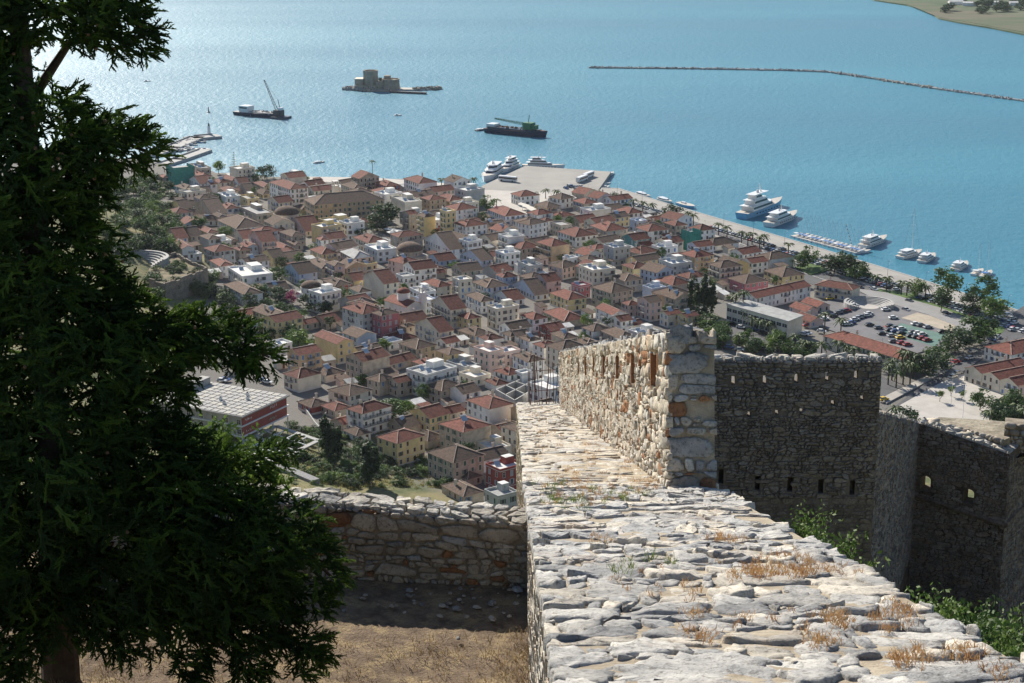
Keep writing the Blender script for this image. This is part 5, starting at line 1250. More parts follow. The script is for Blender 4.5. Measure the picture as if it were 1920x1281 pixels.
def trunk_mesh(seed, limbs=5):
    r_ = random.Random(seed); g = MB(); p = Vector((0, 0, -.1)); w_ = .06
    for k in range(3):
        q = p + Vector((r_.uniform(-.04, .04), r_.uniform(-.04, .04), .22)); g.bar(p, q, w_, M['bark'], w_ * .8, 6); p = q; w_ *= .8
    for k in range(limbs):
        a = r_.uniform(0, 6.28); q = p + Vector((math.cos(a) * .34, math.sin(a) * .34, r_.uniform(.2, .45))); g.bar(p - Vector((0, 0, .08)), q, w_ * .7, M['bark'], w_ * .25, 5)
    return g.mesh('trunk')
TRUNK = [trunk_mesh(i) for i in range(3)]
TREEPOS = []
def tree(px, py, h, r, k='g', label=None, base=None, name='broadleaf_tree', group=None, cat='tree'):
    p = base or ground(px, py)
    z0 = p.z - .4
    o = thing(name, label or 'tree', cat, (p.x, p.y, z0), rp.uniform(0, 6.28), group)
    if k == 'c':
        inst('trunk', TRUNK[0], o, scale=(2, 2, h * .5)); inst('crown', CYPM, o, (0, 0, h * .54), scale=(r * 2.2, r * 2.2, h * .5))
    else:
        inst('trunk', rp.choice(TRUNK), o, scale=(h * .5, h * .5, h * .62)); inst('crown', rp.choice(CROWN[k]), o, (0, 0, h - r * .85), scale=(r * 1.1, r * 1.1, min(r * 1.05, h * .5)))
    return o
KN = {'g': 'leafy green', 'b': 'bright green', 'd': 'dark green', 'm': 'magenta flowering', 'c': 'slender dark cypress'}
# big single trees: pixel of the foot, height, radius, kind, where
for px, py, h, r, k, wh in ((724, 425, 14, 7.5, 'd', 'beside the long museum'), (707, 432, 10, 6, 'd', 'shading the café square'), (865, 362, 8, 4.5, 'g', 'at the harbour promenade'), (912, 395, 9, 4.5, 'g', 'at the edge of the harbour square'), (886, 365, 7, 3, 'd', 'near the moored yachts'),
        (931, 412, 7, 3, 'm', 'beside the white red-roofed house'), (548, 570, 6, 2.6, 'm', 'next to the small domed chapel'), (590, 580, 9, 6, 'd', 'below the small domed chapel'), (640, 570, 8, 5, 'g', 'behind the tall grey block'), (610, 590, 7, 4, 'd', 'in the garden behind the red roofs'),
        (560, 655, 9, 5, 'b', 'in the garden below the yellow house'), (545, 640, 8, 4, 'g', 'beside the white flat-roofed house'), (555, 610, 7, 3.5, 'g', 'between the left edge gardens'), (520, 530, 8, 4.5, 'g', 'beside the white flat-roofed villa'), (512, 525, 6, 3, 'b', 'behind the white flat-roofed villa'),
        (735, 785, 8, 5, 'g', 'in the sunken yard by the ruin'), (752, 775, 6, 3.5, 'b', 'in the sunken yard by the ruin'), (715, 775, 6, 3.5, 'd', 'in the shaded yard below the brown house'), (1590, 515, 13, 8, 'd', 'beside the school end wing'), (1565, 510, 10, 6, 'd', 'behind the school roof'), (1610, 525, 9, 5, 'g', 'over the school corner'),
        (1515, 500, 10, 4.5, 'g', 'on the small lawn by the quay'), (1500, 505, 7, 3.5, 'g', 'beside the smaller lawn near the quay road'), (1772, 570, 15, 6, 'g', 'on the long park lawn'), (1765, 585, 9, 4, 'd', 'under the tall park tree'), (1715, 555, 8, 4, 'b', 'on the long park lawn'), (1845, 575, 13, 6, 'g', 'at the end of the park'), (1820, 590, 10, 5, 'd', 'in the park corner'),
        (1860, 600, 11, 6, 'b', 'in the park corner by the road'), (1790, 660, 11, 6.5, 'd', 'over the side street'), (1820, 645, 12, 7, 'g', 'over the side street'), (1845, 640, 10, 5, 'd', 'at the park end of the side street'), (1740, 705, 11, 6.5, 'd', 'at the end of the long hall'), (1752, 690, 9, 5, 'g', 'behind the long hall end'),
        (1260, 408, 8, 5, 'd', 'on the quay road'), (1150, 376, 6, 4, 'd', 'by the quay parking'), (500, 335, 9, 5, 'd', 'on the old town shore'), (410, 325, 8, 3.5, 'b', 'on the old town shore'), (395, 385, 8, 5, 'd', 'among the red roofs near the old mole'), (1465, 655, 8, 5, 'b', 'on the palm avenue'), (1330, 620, 8, 5, 'g', 'on the palm avenue'), (1310, 600, 7, 4, 'd', 'on the palm avenue'),
        (1692, 795, 7, 4.5, 'd', 'beside the yellow taxi'), (1750, 800, 6, 6, 'b', 'on the plaza edge'), (1838, 770, 8, 3.5, 'g', 'on the plaza by the flagpole'), (1880, 800, 8, 4, 'd', 'on the plaza among palms'), (1900, 775, 9, 4.5, 'g', 'beside the pink warehouses'), (1865, 790, 7, 3.5, 'd', 'behind the plaza palms')):
    tree(px, py, h * 1.12, r * 1.2, k, '%s tree %s' % (KN[k], wh))
for px, py, h, wh in ((1300, 590, 17, 'left'), (1318, 588, 18, ''), (1332, 590, 14, '')): tree(px, py, h, 3.2, 'c', 'tall slender dark cypress in the clump near the office block', name='cypress_tree', group='cypress clump near the office block')
for k, (px, py, h) in enumerate(((612, 860, 15), (622, 862, 13), (632, 866, 12), (695, 905, 14), (690, 908, 11))):
    tree(px, py, h, 2.4 if k < 3 else 3.6, 'c', 'dark cypress on the slope below the concrete pergola' if k < 3 else 'broad dark cypress on the grassy slope above the path wall', name='cypress_tree', group='cypresses on the slope')
# wooded left hillside
woods = []
for _ in range(190):
    px = rp.uniform(195, 430); py = rp.uniform(335, 480)
    if px > 330 + (py - 345) * .1 and rp.random() < .75: continue
    woods.append((px, py))
for _ in range(34): woods.append((rp.uniform(400, 545), rp.uniform(545, 625)))
for _ in range(14): woods.append((rp.uniform(300, 460), rp.uniform(610, 700)))
for _ in range(16): woods.append((rp.uniform(285, 400), rp.uniform(528, 560)))
for _ in range(8): woods.append((rp.uniform(320, 400), rp.uniform(466, 486)))
nw = 0
for px, py in woods:
    p = ground(px, py)
    if any(obb_hit((p.x, p.y, 2, 2, 0), o_) for o_ in PLACED + KEEP): continue
    k = rp.choice('dddgggb'); up_ = 'on the wooded hillside left of the town' if py < 490 else ('below the ruined bastion' if py < 610 else 'behind the abandoned hotel')
    hh, rr2 = rp.uniform(5, 9), rp.uniform(3, 5); near_ = min(LANDW, key=lambda t: (t[0].x - p.x) ** 2 + (t[0].y - p.y) ** 2)[1]
    tree(px, py, hh, rr2, k, '%s %s tree %s' % ('tall' if hh > 7.6 else ('low' if hh < 6 else 'rounded'), KN[k], up_ if nw % 2 else up_.split(' left')[0] + ' ' + near_), group='trees on the left hillside'); nw += 1
for k in range(16):
    p = at_z(rp.uniform(292, 372), rp.uniform(488, 518), 13.0); r = rp.uniform(.9, 2.2); kk = rp.choice('dgg')
    o = thing('shrub', '%s shrub growing on the ruined bastion platform' % KN[kk], 'shrub', (p.x, p.y, 12.8), k, 'shrubs on the ruined bastion'); inst('crown', rp.choice(CROWN[kk]), o, (0, 0, r * .6), scale=(r * 1.3, r * 1.3, r)); inst('stem', TRUNK[0], o, scale=(r, r, r * .6))
# courtyard trees between the houses
Tw = [at_z(x, y, 3)[:2] for x, y in TOWN]; ny = 0
for _ in range(6000):
    if ny >= 90: break
    x, y = rp.uniform(-190, 170), rp.uniform(500, 1100)
    if not in_poly(x, y, Tw) or any(obb_hit((x, y, 2.2, 2.2, 0), o_) for o_ in PLACED + KEEP): continue
    k = rp.choice('dggb'); wh = min(LANDW, key=lambda t: (t[0].x - x) ** 2 + (t[0].y - y) ** 2)[1]; ny += 1
    tree(0, 0, rp.uniform(4.5, 7.5), rp.uniform(2, 3.2), k, '%s courtyard tree %s' % (KN[k], wh), base=Vector((x, y, terrain(x, y))), group='courtyard trees of the old town')
# shrubs on the fortress slope
for i in range(230):
    px, py = rp.uniform(545, 850), rp.uniform(800, 912)
    if py < 800 + (px - 560) * .25: continue
    p = ground(px, py); k = rp.choice('dggb'); r = rp.uniform(.8, 2.6)
    o = thing('shrub', '%s %s shrub on the dry slope below the terrace wall' % ('large' if r > 2 else ('small' if r < 1.3 else 'rounded'), KN[k]), 'shrub', (p.x, p.y, p.z - .3), rp.uniform(0, 6), 'shrubs on the fortress slope')
    inst('crown', rp.choice(CROWN[k]), o, (0, 0, r * .5), scale=(r * 1.2, r * 1.2, r * .85)); inst('stem', TRUNK[1], o, scale=(r, r, r * .6))
g_sp = MB(); SLOPEG = leaf_material('slope_straw', (.36, .31, .11), (.17, .18, .06), .3, .35)
for _ in range(5200):
    px, py = rp.uniform(540, 850), rp.uniform(805, 915); p = ground(px, py) if _ % 4 == 0 else p + Vector((rp.uniform(-1.5, 1.5), rp.uniform(-1.5, 1.5), 0))
    z = terrain(p.x, p.y) - .5
    for q in range(2):
        a = rp.uniform(0, 6.28); s_ = Vector((math.cos(a), math.sin(a), 0)) * .25; b0 = Vector((p.x + rp.uniform(-.4, .4), p.y + rp.uniform(-.4, .4), z)); g_sp.face([b0 - s_, b0 + s_, b0 + s_ * .3 + Vector((rp.uniform(-.2, .2), rp.uniform(-.2, .2), rp.uniform(.4, .9)))], SLOPEG)
tag(g_sp.build('slope_grass'), 'dry yellow grass covering the slope below the terrace wall', 'grass', kind='stuff')
# leafy bushes beside the rampart on the right, in the ditch
def bush(p, r, m, label, n=420, leaf=.05, name='bush', seed=1, tall=1.0):
    r_ = random.Random(seed); o = thing(name, label, 'bush', p); g = MB(); s_ = MB()
    for k in range(16):
        d = Vector((r_.gauss(0, .6), r_.gauss(0, .6), r_.uniform(.5, 1.2) * tall)); q = d * r * .8; s_.bar((0, 0, -.2), q, .012 * r, M['bark'], .004, 4)
        for i in range(n // 16):
            c = q * r_.uniform(.35, 1.1) + Vector((r_.gauss(0, 1), r_.gauss(0, 1), r_.gauss(0, 1))) * r * .10
            a = Vector((r_.gauss(0, 1), r_.gauss(0, 1), r_.gauss(0, 1))).normalized(); b_ = a.orthogonal().normalized(); l = leaf * r_.uniform(.6, 1.3)
            g.face([c - a * l, c + b_ * l * .45, c + a * l, c - b_ * l * .45], m)
    g.build('foliage', o); s_.build('stems', o); return o
for k, (px, py, dpt, r, m, lb) in enumerate(((1500, 1010, 24, .62, LEAF2, 'bright leafy bush growing beside the rampart near the curtain wall'), (1560, 1045, 22, .5, LEAF2, 'small bright bush at the rampart edge'), (1740, 1160, 19, .5, LEAF2, 'sunlit bush beside the near rampart edge'), (1800, 1180, 22, .55, LEAF, 'green bush in the ditch beside the rampart'),
        (1880, 1190, 24, .7, LEAF2, 'spreading bush in the ditch near the bastion foot'), (1850, 1230, 18, .6, LEAF, 'leafy bush under the rampart edge'), (1900, 1250, 17, .55, LEAF2, 'low leafy bush at the rampart corner'))):
    bush(at_depth(px, py + 30, dpt), r, m, lb, 700, .035, seed=k)
for k in range(26):
    px, py = rp.uniform(1610, 1920), rp.uniform(1080, 1180); p = ground(px, py); r = rp.uniform(1.2, 2.6)
    o = thing('shrub', 'dark shaded shrub in the ditch at the bastion foot', 'shrub', (p.x, p.y, p.z - .3), 0, 'shrubs in the shaded ditch'); inst('crown', rp.choice(CROWN['d']), o, (0, 0, r * .6), scale=(r * 1.3, r * 1.3, r)); inst('stem', TRUNK[0], o, scale=(r, r, r * .6))
for k in range(7):
    p = ground(1640 + k * 12, 1000 + k * 18); r = 3.4
    o = thing('shrub', 'large dark evergreen climbing the wall between curtain and bastion', 'shrub', (p.x, p.y, p.z - .5), k, 'evergreens between curtain wall and bastion'); inst('crown', CROWN['d'][k % 3], o, (0, 0, 2.2), scale=(r, r * .8, r * 1.0)); inst('stem', TRUNK[0], o, scale=(r, r, r * .6))
for k in range(34):
    t = rp.random(); px, py = 1290 + 260 * t + rp.uniform(-14, 14), 628 + 62 * t + rp.uniform(-16, 12); kk = rp.choice('dggb')
    tree(px, py, rp.uniform(4.5, 8), rp.uniform(2.2, 3.8), kk, '%s street tree on the avenue below the office block' % KN[kk], group='street trees on the avenue')
for k in range(16):
    px, py = rp.uniform(1830, 1925), rp.uniform(752, 806); kk = rp.choice('dgg')
    tree(px, py, rp.uniform(4, 7), rp.uniform(2, 3.4), kk, '%s tree in the planted corner of the plaza' % KN[kk], group='trees in the plaza corner')
# palms
def palm_mesh(n=17, L=2.6, droop=1.0, seed=0):
    r_ = random.Random(seed); g = MB()
    for k in range(n):
        a = 2 * math.pi * k / n + r_.uniform(-.15, .15); el = r_.uniform(-.1, .95); d = Vector((math.cos(a), math.sin(a), 0)); sd = Vector((-d.y, d.x, 0)); pts = []
        for i in range(6):
            t = i / 5; pts.append(d * L * t * math.cos(el * (1 - t * .3)) + Vector((0, 0, L * (math.sin(el) * t - droop * .75 * t * t))))
        for i in range(5):
            w0, w1 = .30 * (1 - abs(i / 5 - .4)), .30 * (1 - abs((i + 1) / 5 - .4)) if i < 4 else .03
            dn = Vector((0, 0, -.16))
            g.face([pts[i], pts[i] + sd * w0 + dn, pts[i + 1] + sd * w1 + dn, pts[i + 1]], PALM); g.face([pts[i + 1], pts[i + 1] - sd * w1 + dn, pts[i] - sd * w0 + dn, pts[i]], PALM)
    return g.mesh('fronds')
FROND = [palm_mesh(17, 2.7, 1.0, i) for i in range(3)]
g = MB(); g.bar((0, 0, -.3), (0, 0, 1), .24, M['bark'], .17, 8); PTR = g.mesh('trunk')
def palm(px, py, h, label, s_=1.0, group='harbour palms', base=None):
    p = base or ground(px, py); o = thing('palm_tree', label, 'palm', (p.x, p.y, p.z - .3), rp.uniform(0, 6), group)
    inst('trunk', PTR, o, scale=(s_, s_, h)); inst('fronds', rp.choice(FROND), o, (0, 0, h), scale=(s_, s_, s_)); return o
for px, py in ((1090, 372), (1100, 374), (1112, 376), (1122, 378), (1132, 382), (1188, 394), (1205, 398), (1222, 402), (1290, 418), (1300, 422)): palm(px, py, 6, 'palm on the quay road behind the harbour pier', 1.3)
for px, py in ((1347, 440), (1363, 445), (1390, 455), (1402, 460), (1410, 458), (1424, 465), (1432, 462), (1478, 478)): palm(px, py, 6, 'palm in the row along the harbour road', 1.3)
for px, py in ((1642, 540), (1662, 543), (1700, 555), (1735, 560), (1690, 552)): palm(px, py, 6, 'palm on the park lawn by the road', 1.4, 'park palms')
for px, py in ((828, 352), (862, 353), (888, 350), (931, 392), (872, 358), (483, 335), (471, 333), (548, 338), (565, 337), (1002, 378), (1023, 372), (1043, 374)): palm(px, py, 5.5, 'palm on the town promenade by the water', 1.2, 'promenade palms')
for px, py, h in ((1392, 600, 13), (1370, 598, 10), (1378, 600, 12), (1400, 612, 7), (1410, 620, 6), (1425, 628, 6.5), (1440, 630, 6), (1385, 655, 6), (1490, 660, 7), (1505, 668, 6.5), (1512, 672, 7), (1540, 670, 6), (1570, 672, 7), (1585, 676, 6), (1545, 640, 12), (1575, 650, 12), (1600, 680, 6), (1640, 690, 6), (1350, 650, 5)):
    palm(px, py, h, 'palm lining the avenue beside the long hall', 1.35, 'avenue palms')
for px, py, h in ((1690, 700, 9), (1700, 705, 10), (1712, 708, 9), (1672, 712, 8), (1665, 722, 8), (1680, 728, 7), (1693, 720, 8), (1706, 722, 9)): palm(px, py, h, 'palm clustered at the end of the long hall', 1.4, 'palms at the hall end')
for px, py, h in ((1678, 785, 4.5), (1872, 780, 6), (1890, 770, 6), (1905, 790, 6), (1855, 800, 6), (1918, 800, 6), (1707, 800, 3)): palm(px, py, h, 'palm on the plaza beside the warehouses', 1.4, 'plaza palms')
palm(699, 340, 13, 'very tall thin palm on the old town shore', .9, 'shore palms')
for px, py in ((1762, 754), (1783, 744), (1803, 752)): tree(px, py, 5, 1.6, 'b', 'small young street tree planted on the plaza', name='young_tree', group='young plaza trees')
# layered shore conifer
p = ground(440, 328); o = thing('norfolk_pine', 'tall layered conifer standing on the old town shore', 'tree', (p.x, p.y, p.z - .3))
g = MB(); g.bar((0, 0, -.5), (0, 0, 15), .3, M['bark'], .06, 6); g.build('trunk', o)
g = MB()
for k in range(9):
    z = 2.5 + k * 1.45; r = 4.2 * (1 - k / 9.5)
    for i in range(11):
        a = i * .571 + k; d = Vector((math.cos(a), math.sin(a), 0)); sd = Vector((-d.y, d.x, 0)) * .38 * max(.4, r / 4)
        for s0, s1 in ((.15, .6), (.6, 1.0)):
            g.face([d * r * s0 - sd + Vector((0, 0, z)), d * r * s0 + sd + Vector((0, 0, z)), d * r * s1 + sd * .5 + Vector((0, 0, z + .25)), d * r * s1 - sd * .5 + Vector((0, 0, z + .25))], LEAF3)
g.build('crown', o)
# far shore trees
for k in range(26):
    px = rp.uniform(1760, 1990); py = rp.uniform(2, 26); p = at_z(px, py, 1.6); s_ = rp.uniform(6, 11)
    o = thing('shore_tree', 'far dark tree on the flat opposite shore', 'tree', p, 0, 'trees on the far shore'); inst('crown', CROWN['d'][k % 3], o, (0, 0, s_ * .55), scale=(s_, s_, s_ * .6)); inst('trunk', TRUNK[0], o, scale=(s_, s_, s_ * .5))
for k in range(4):
    p = at_z(1790 + k * 36 + rp.uniform(-8, 8), 6 + rp.uniform(-3, 6), 1.6); o = thing('far_shed', 'far white shed among fields on the opposite shore', 'shed', p, rp.uniform(-.3, .3), 'sheds on the far shore')
    b = MB(); b.wallmat = M['wall_white']; b.box(-9, 9, -5, 5, -1, 4, M['wall_white']); b.build('wall', o); b = MB(); b.wallmat = M['wall_white']; roof_geo(b, 18, 10, 4, 'g', M['flat_white'], .3); b.build('roof', o)
# ------------------------------------------------------------------ cars, boats, castle, moles
rc = random.Random(31)
PAINT = {}
for nm, c in (('white', (.72, .72, .71)), ('silver', (.42, .43, .44)), ('grey', (.16, .165, .17)), ('black', (.022, .022, .025)), ('blue', (.05, .10, .26)), ('red', (.36, .03, .03)), ('yellow', (.75, .50, .04))):
    PAINT[nm] = material('car_paint_' + nm, c, .28, .05, 1, spec=.5)
TYRE = plain('tyre', (.02, .02, .02), .9); CGLASS = material('car_glass', (.02, .025, .03), .08, .1, spec=.7)
def car_mesh(pm):
    b = MB(); L, W = 2.1, .86
    prof = [(-2.1, .35), (-2.12, .72), (-1.95, .92), (-1.1, .95), (1.1, .93), (1.9, .78), (2.12, .62), (2.1, .35)]
    n = len(prof); v = [(x, -W, z) for x, z in prof] + [(x, W, z) for x, z in prof]
    b.raw(v, [tuple(range(n - 1, -1, -1)), tuple(range(n, 2 * n))] + [(i, (i + 1) % n, n + (i + 1) % n, n + i) for i in range(n)], pm)
    cab = [(-1.75, .93), (-1.25, 1.42), (.35, 1.45), (1.15, .93)]; Wt = .66
    lo = [(cab[0][0], -W * .97, .93), (cab[3][0], -W * .97, .93), (cab[3][0], W * .97, .93), (cab[0][0], W * .97, .93)]; hi = [(cab[1][0], -Wt, 1.42), (cab[2][0], -Wt, 1.45), (cab[2][0], Wt, 1.45), (cab[1][0], Wt, 1.42)]
    b.raw(lo + hi, [(0, 1, 5, 4), (1, 2, 6, 5), (2, 3, 7, 6), (3, 0, 4, 7)], CGLASS); b.raw([(x, y, z + .03) for x, y, z in hi], [(0, 1, 2, 3)], pm); b.raw(hi + [(x, y, z + .03) for x, y, z in hi], [(0, 1, 5, 4), (1, 2, 6, 5), (2, 3, 7, 6), (3, 0, 4, 7)], pm)
    for x in (-1.3, 1.3):
        for s_ in (-1, 1): b.bar((x, s_ * (W - .18), .32), (x, s_ * (W + .02), .32), .32, TYRE, n=10)
    return b.mesh('parked_car')
CARM = {k: car_mesh(v) for k, v in PAINT.items()}
CARPOOL = ['white'] * 6 + ['silver'] * 5 + ['grey'] * 5 + ['black'] * 4 + ['blue'] * 3 + ['red'] * 2
def car(p, rot, where, col=None):
    col = col or rc.choice(CARPOOL); o = inst('parked_car', CARM[col], None, (p.x, p.y, p.z), rot)
    tag(o, '%s car parked %s' % (col, where), 'car', 'cars parked %s' % where); return o
def row(a, b_, n, z, ang, where, skip=.06):
    A, B = at_z(*a, z), at_z(*b_, z); n2 = int((B - A).length / 2.75); n = min(n, n2) if n else n2
    for k in range(n):
        if rc.random() < skip: continue
        car(A.lerp(B, (k + .5) / n), ang + RAD(rc.uniform(-2, 2)), where)
qdir = Vector((quay_edge[4][0] - quay_edge[2][0], quay_edge[4][1] - quay_edge[2][1], 0)).normalized(); QA = math.atan2(qdir.y, qdir.x); QN = QA + math.pi / 2
zq = ZQ + .03
QW = [Vector((x, y, zq)) for x, y in quay_edge]; NQ = Vector((qdir.y, -qdir.x, 0))         # towards the town
def along(d, off): return QW[1] + qdir * d + NQ * off
qlen = (QW[6] - QW[1]).length
d = 6.0
while d < qlen + 40:
    pz = along(d, 19.5)
    # follow the true edge
    for i in range(1, 7):
        a_, c_ = QW[i], QW[i + 1]; t = (pz - a_).dot((c_ - a_).normalized())
        if 0 <= t <= (c_ - a_).length: e = a_ + (c_ - a_).normalized() * t; break
    else: e = pz - NQ * 19.5
    k = d / qlen
    if not (.02 < k < .05 or .30 < k < .36 or .83 < k < .87):
        if rc.random() < .9: car(e + NQ * 19.3, QN + RAD(rc.uniform(-3, 3)), 'along the quay')
        if k > .52 and rc.random() < .9: car(e + NQ * 24.9, QN + RAD(rc.uniform(-3, 3)), 'in the second row along the quay')
    if rc.random() < .10: car(e + NQ * rc.choice([33.5, 37.5, 45]), QA + RAD(rc.uniform(-3, 3)), 'on the harbour road')
    d += 2.75
I0 = (1500, 520)
def czoom(lst, z, where, base=I0, ang=RAD(20)):
    for q in lst: car(at_z(base[0] + q[0] / ZS, base[1] + q[1] / ZS, z), ang + RAD(rc.uniform(-6, 6)), where, q[2] if len(q) > 2 else None)
czoom([(130, 300), (200, 280), (60, 420, 'red'), (90, 405), (120, 392), (150, 380), (210, 365, 'white'), (285, 340, 'black'), (330, 312, 'grey'), (365, 302, 'black'), (400, 292, 'red'), (470, 370, 'white'), (500, 355, 'silver'), (530, 345, 'grey'), (575, 335, 'white'), (590, 320, 'white'), (410, 410), (440, 398, 'blue'), (380, 412, 'white'), (595, 415, 'black'), (670, 440, 'grey'), (800, 355, 'white'), (735, 285, 'white'), (460, 250, 'white'),
       (775, 425, 'black'), (820, 440, 'grey'), (870, 450), (770, 460, 'black'), (815, 470), (870, 487, 'black'), (990, 408, 'white'), (1035, 418, 'grey'), (1095, 435, 'silver'), (1220, 475, 'black'), (705, 490, 'black'), (785, 508, 'silver'), (860, 525, 'yellow'), (970, 478, 'grey'), (1010, 486, 'white'), (1050, 498, 'white'), (950, 510, 'black'), (995, 520, 'black'), (1045, 532, 'red'), (1090, 547, 'red'), (800, 556), (870, 571), (920, 586, 'red'), (255, 190, 'yellow')], ZQ + .36, 'in the school yard')
czoom([(1815, 455, 'white'), (1840, 400, 'white'), (1815, 360, 'silver'), (1690, 520, 'white'), (1780, 330, 'white'), (1650, 590, 'grey'), (1480, 645, 'silver'), (1460, 700, 'white'), (1380, 710, 'grey'), (1335, 735, 'red'), (1270, 750, 'silver'), (1155, 830, 'white'), (1310, 860, 'white'), (1350, 830, 'silver')], ZQ + .38, 'on the side street', ang=RAD(35))
czoom([(715, 1055, 'yellow')], ZQ + .38, 'at the plaza taxi stand', ang=RAD(35))
czoom([(250, 655), (310, 670, 'blue'), (370, 690, 'white'), (600, 775, 'white'), (640, 788, 'silver'), (690, 805), (400, 790, 'blue'), (345, 765), (490, 812), (420, 590), (500, 620), (620, 640), (680, 665), (1040, 680), (1070, 672), (1190, 655), (230, 640), (540, 745), (560, 640)], ZQ + .36, 'along the palm avenue', (1280, 480), RAD(-28))
czoom([(800, 255, 'blue'), (830, 268, 'white'), (440, 255), (470, 245), (590, 120), (610, 135), (560, 110)], ZQ + .3, 'behind the abandoned hotel', (320, 660), RAD(-20))
# buses and cars on the pier
def bus(px, py, rot, label):
    p = at_z(px, py, ZQ + .05); o = thing('coach', label, 'coach', (p.x, p.y, p.z), rot)
    b = MB(); b.box(-6, 6, -1.25, 1.25, .4, 3.3, M['metal_white']); b.build('body', o); b = MB(); b.box(-5.7, 6.03, -1.28, 1.28, 1.6, 2.6, CGLASS); b.build('window_band', o)
    for x in (-3.8, 3.8):
        for s_ in (-1, 1): b = MB(); b.bar((x, s_ * 1.0, .5), (x, s_ * 1.27, .5), .5, TYRE, n=10); b.build('wheel', o)
    return o
bus(952, 340, RAD(-28), 'white coach parked on the pier next to the yachts'); bus(1103, 333, RAD(62), 'white coach parked on the pier edge'); bus(1091, 340, RAD(62), 'white coach parked second on the pier edge')
czoom([(1360 / 4, 900 / 4, 'white')], ZQ + .06, 'on the pier', (620 , 100), 0)
for k in range(9): car(at_z(1062 + k * 3 + rc.uniform(-20, 20), 352 + rc.uniform(-4, 5), ZQ + .06), QA, 'at the root of the pier')
# lamp posts along the quay
for k in range(14):
    p = along(18 + k * 26, 13); o = thing('street_lamp', 'slim street lamp on the quay', 'street lamp', p, QN, 'lamps along the quay'); b = MB(); b.bar((0, 0, 0), (0, 0, 7), .09, M['metal_dark'], .05, 6); b.build('post', o)
    b = MB(); b.bar((0, 0, 6.9), (1.1, 0, 7.1), .05, M['metal_dark']); b.cbox((1.3, 0, 7.1), (.6, .25, .12), M['metal_white']); b.build('lamp_head', o)
# boats
def loft_hull(b, L, B, hz, m, deckm, sheer=.5, keel=-.6, n=12, stern=.85, flare=.72):
    secs = []
    for i in range(n + 1):
        t = i / n; x = -L / 2 + L * t
        wd = B / 2 * (stern + (1 - stern) * min(1, t * 3)) * (1 - max(0, (t - .55) / .45) ** 2.2)
        zt = hz + sheer * t * t; secs.append((x, wd, zt))
    v = []
    for x, wd, zt in secs: v += [(x, -wd, zt), (x - (0.0 if x < L * .3 else (x - L * .3) * .18), -wd * flare, keel), (x - (0.0 if x < L * .3 else (x - L * .3) * .18), wd * flare, keel), (x, wd, zt)]
    f = []
    for i in range(n):
        a, c = i * 4, (i + 1) * 4; f += [(a, a + 1, c + 1, c), (a + 3, c + 3, c + 2, a + 2)]
    b.raw(v, f + [(0, 3, 2, 1)], m); b.raw(v, [(i * 4, (i + 1) * 4, (i + 1) * 4 + 3, i * 4 + 3) for i in range(n)], deckm)
    return secs
def tier(b, x0, x1, w_, z0, z1, m, glass=None, rake=.8, nose=.5):
    P_ = [(x0, -w_ / 2), (x1 - nose, -w_ / 2), (x1, -w_ * .22), (x1, w_ * .22), (x1 - nose, w_ / 2), (x0, w_ / 2)]; n = len(P_)
    hi = [(x - (rake * (z1 - z0) if x > x0 + .1 else -.2), y * .92, z1) for x, y in P_]
    b.raw([(x, y, z0) for x, y in P_] + hi, [(i, (i + 1) % n, n + (i + 1) % n, n + i) for i in range(n)] + [tuple(range(n, 2 * n))], m)
    if glass:
        za, zb = z0 + (z1 - z0) * .38, z0 + (z1 - z0) * .78
        def at(t, e): return [((x + (h[0] - x) * t) + (.03 if x > x0 + .1 else -.03), (y + (h[1] - y) * t) * e, z0 + (z1 - z0) * t) for (x, y), h in zip(P_, hi)]
        lo_, up_ = at(.38, 1.02), at(.78, 1.02); b2 = MB(); b2.raw(lo_ + up_, [(i, (i + 1) % n, n + (i + 1) % n, n + i) for i in range(n - 1)], glass); return b2
def boat_root(stern, bow, name, label, cat, group=None, z=0):
    A, B = at_z(*stern, z), at_z(*bow, z); d = B - A; c = (A + B) / 2
    return thing(name, label, cat, (c.x, c.y, 0), math.atan2(d.y, d.x), group), d.length
HW, HB = plain('hull_white', (.74, .74, .73), .3), plain('hull_blue', (.20, .45, .66), .3)
DECK = plain('teak_deck', (.52, .47, .41)); NAVY = plain('hull_navy', (.025, .04, .075), .4)
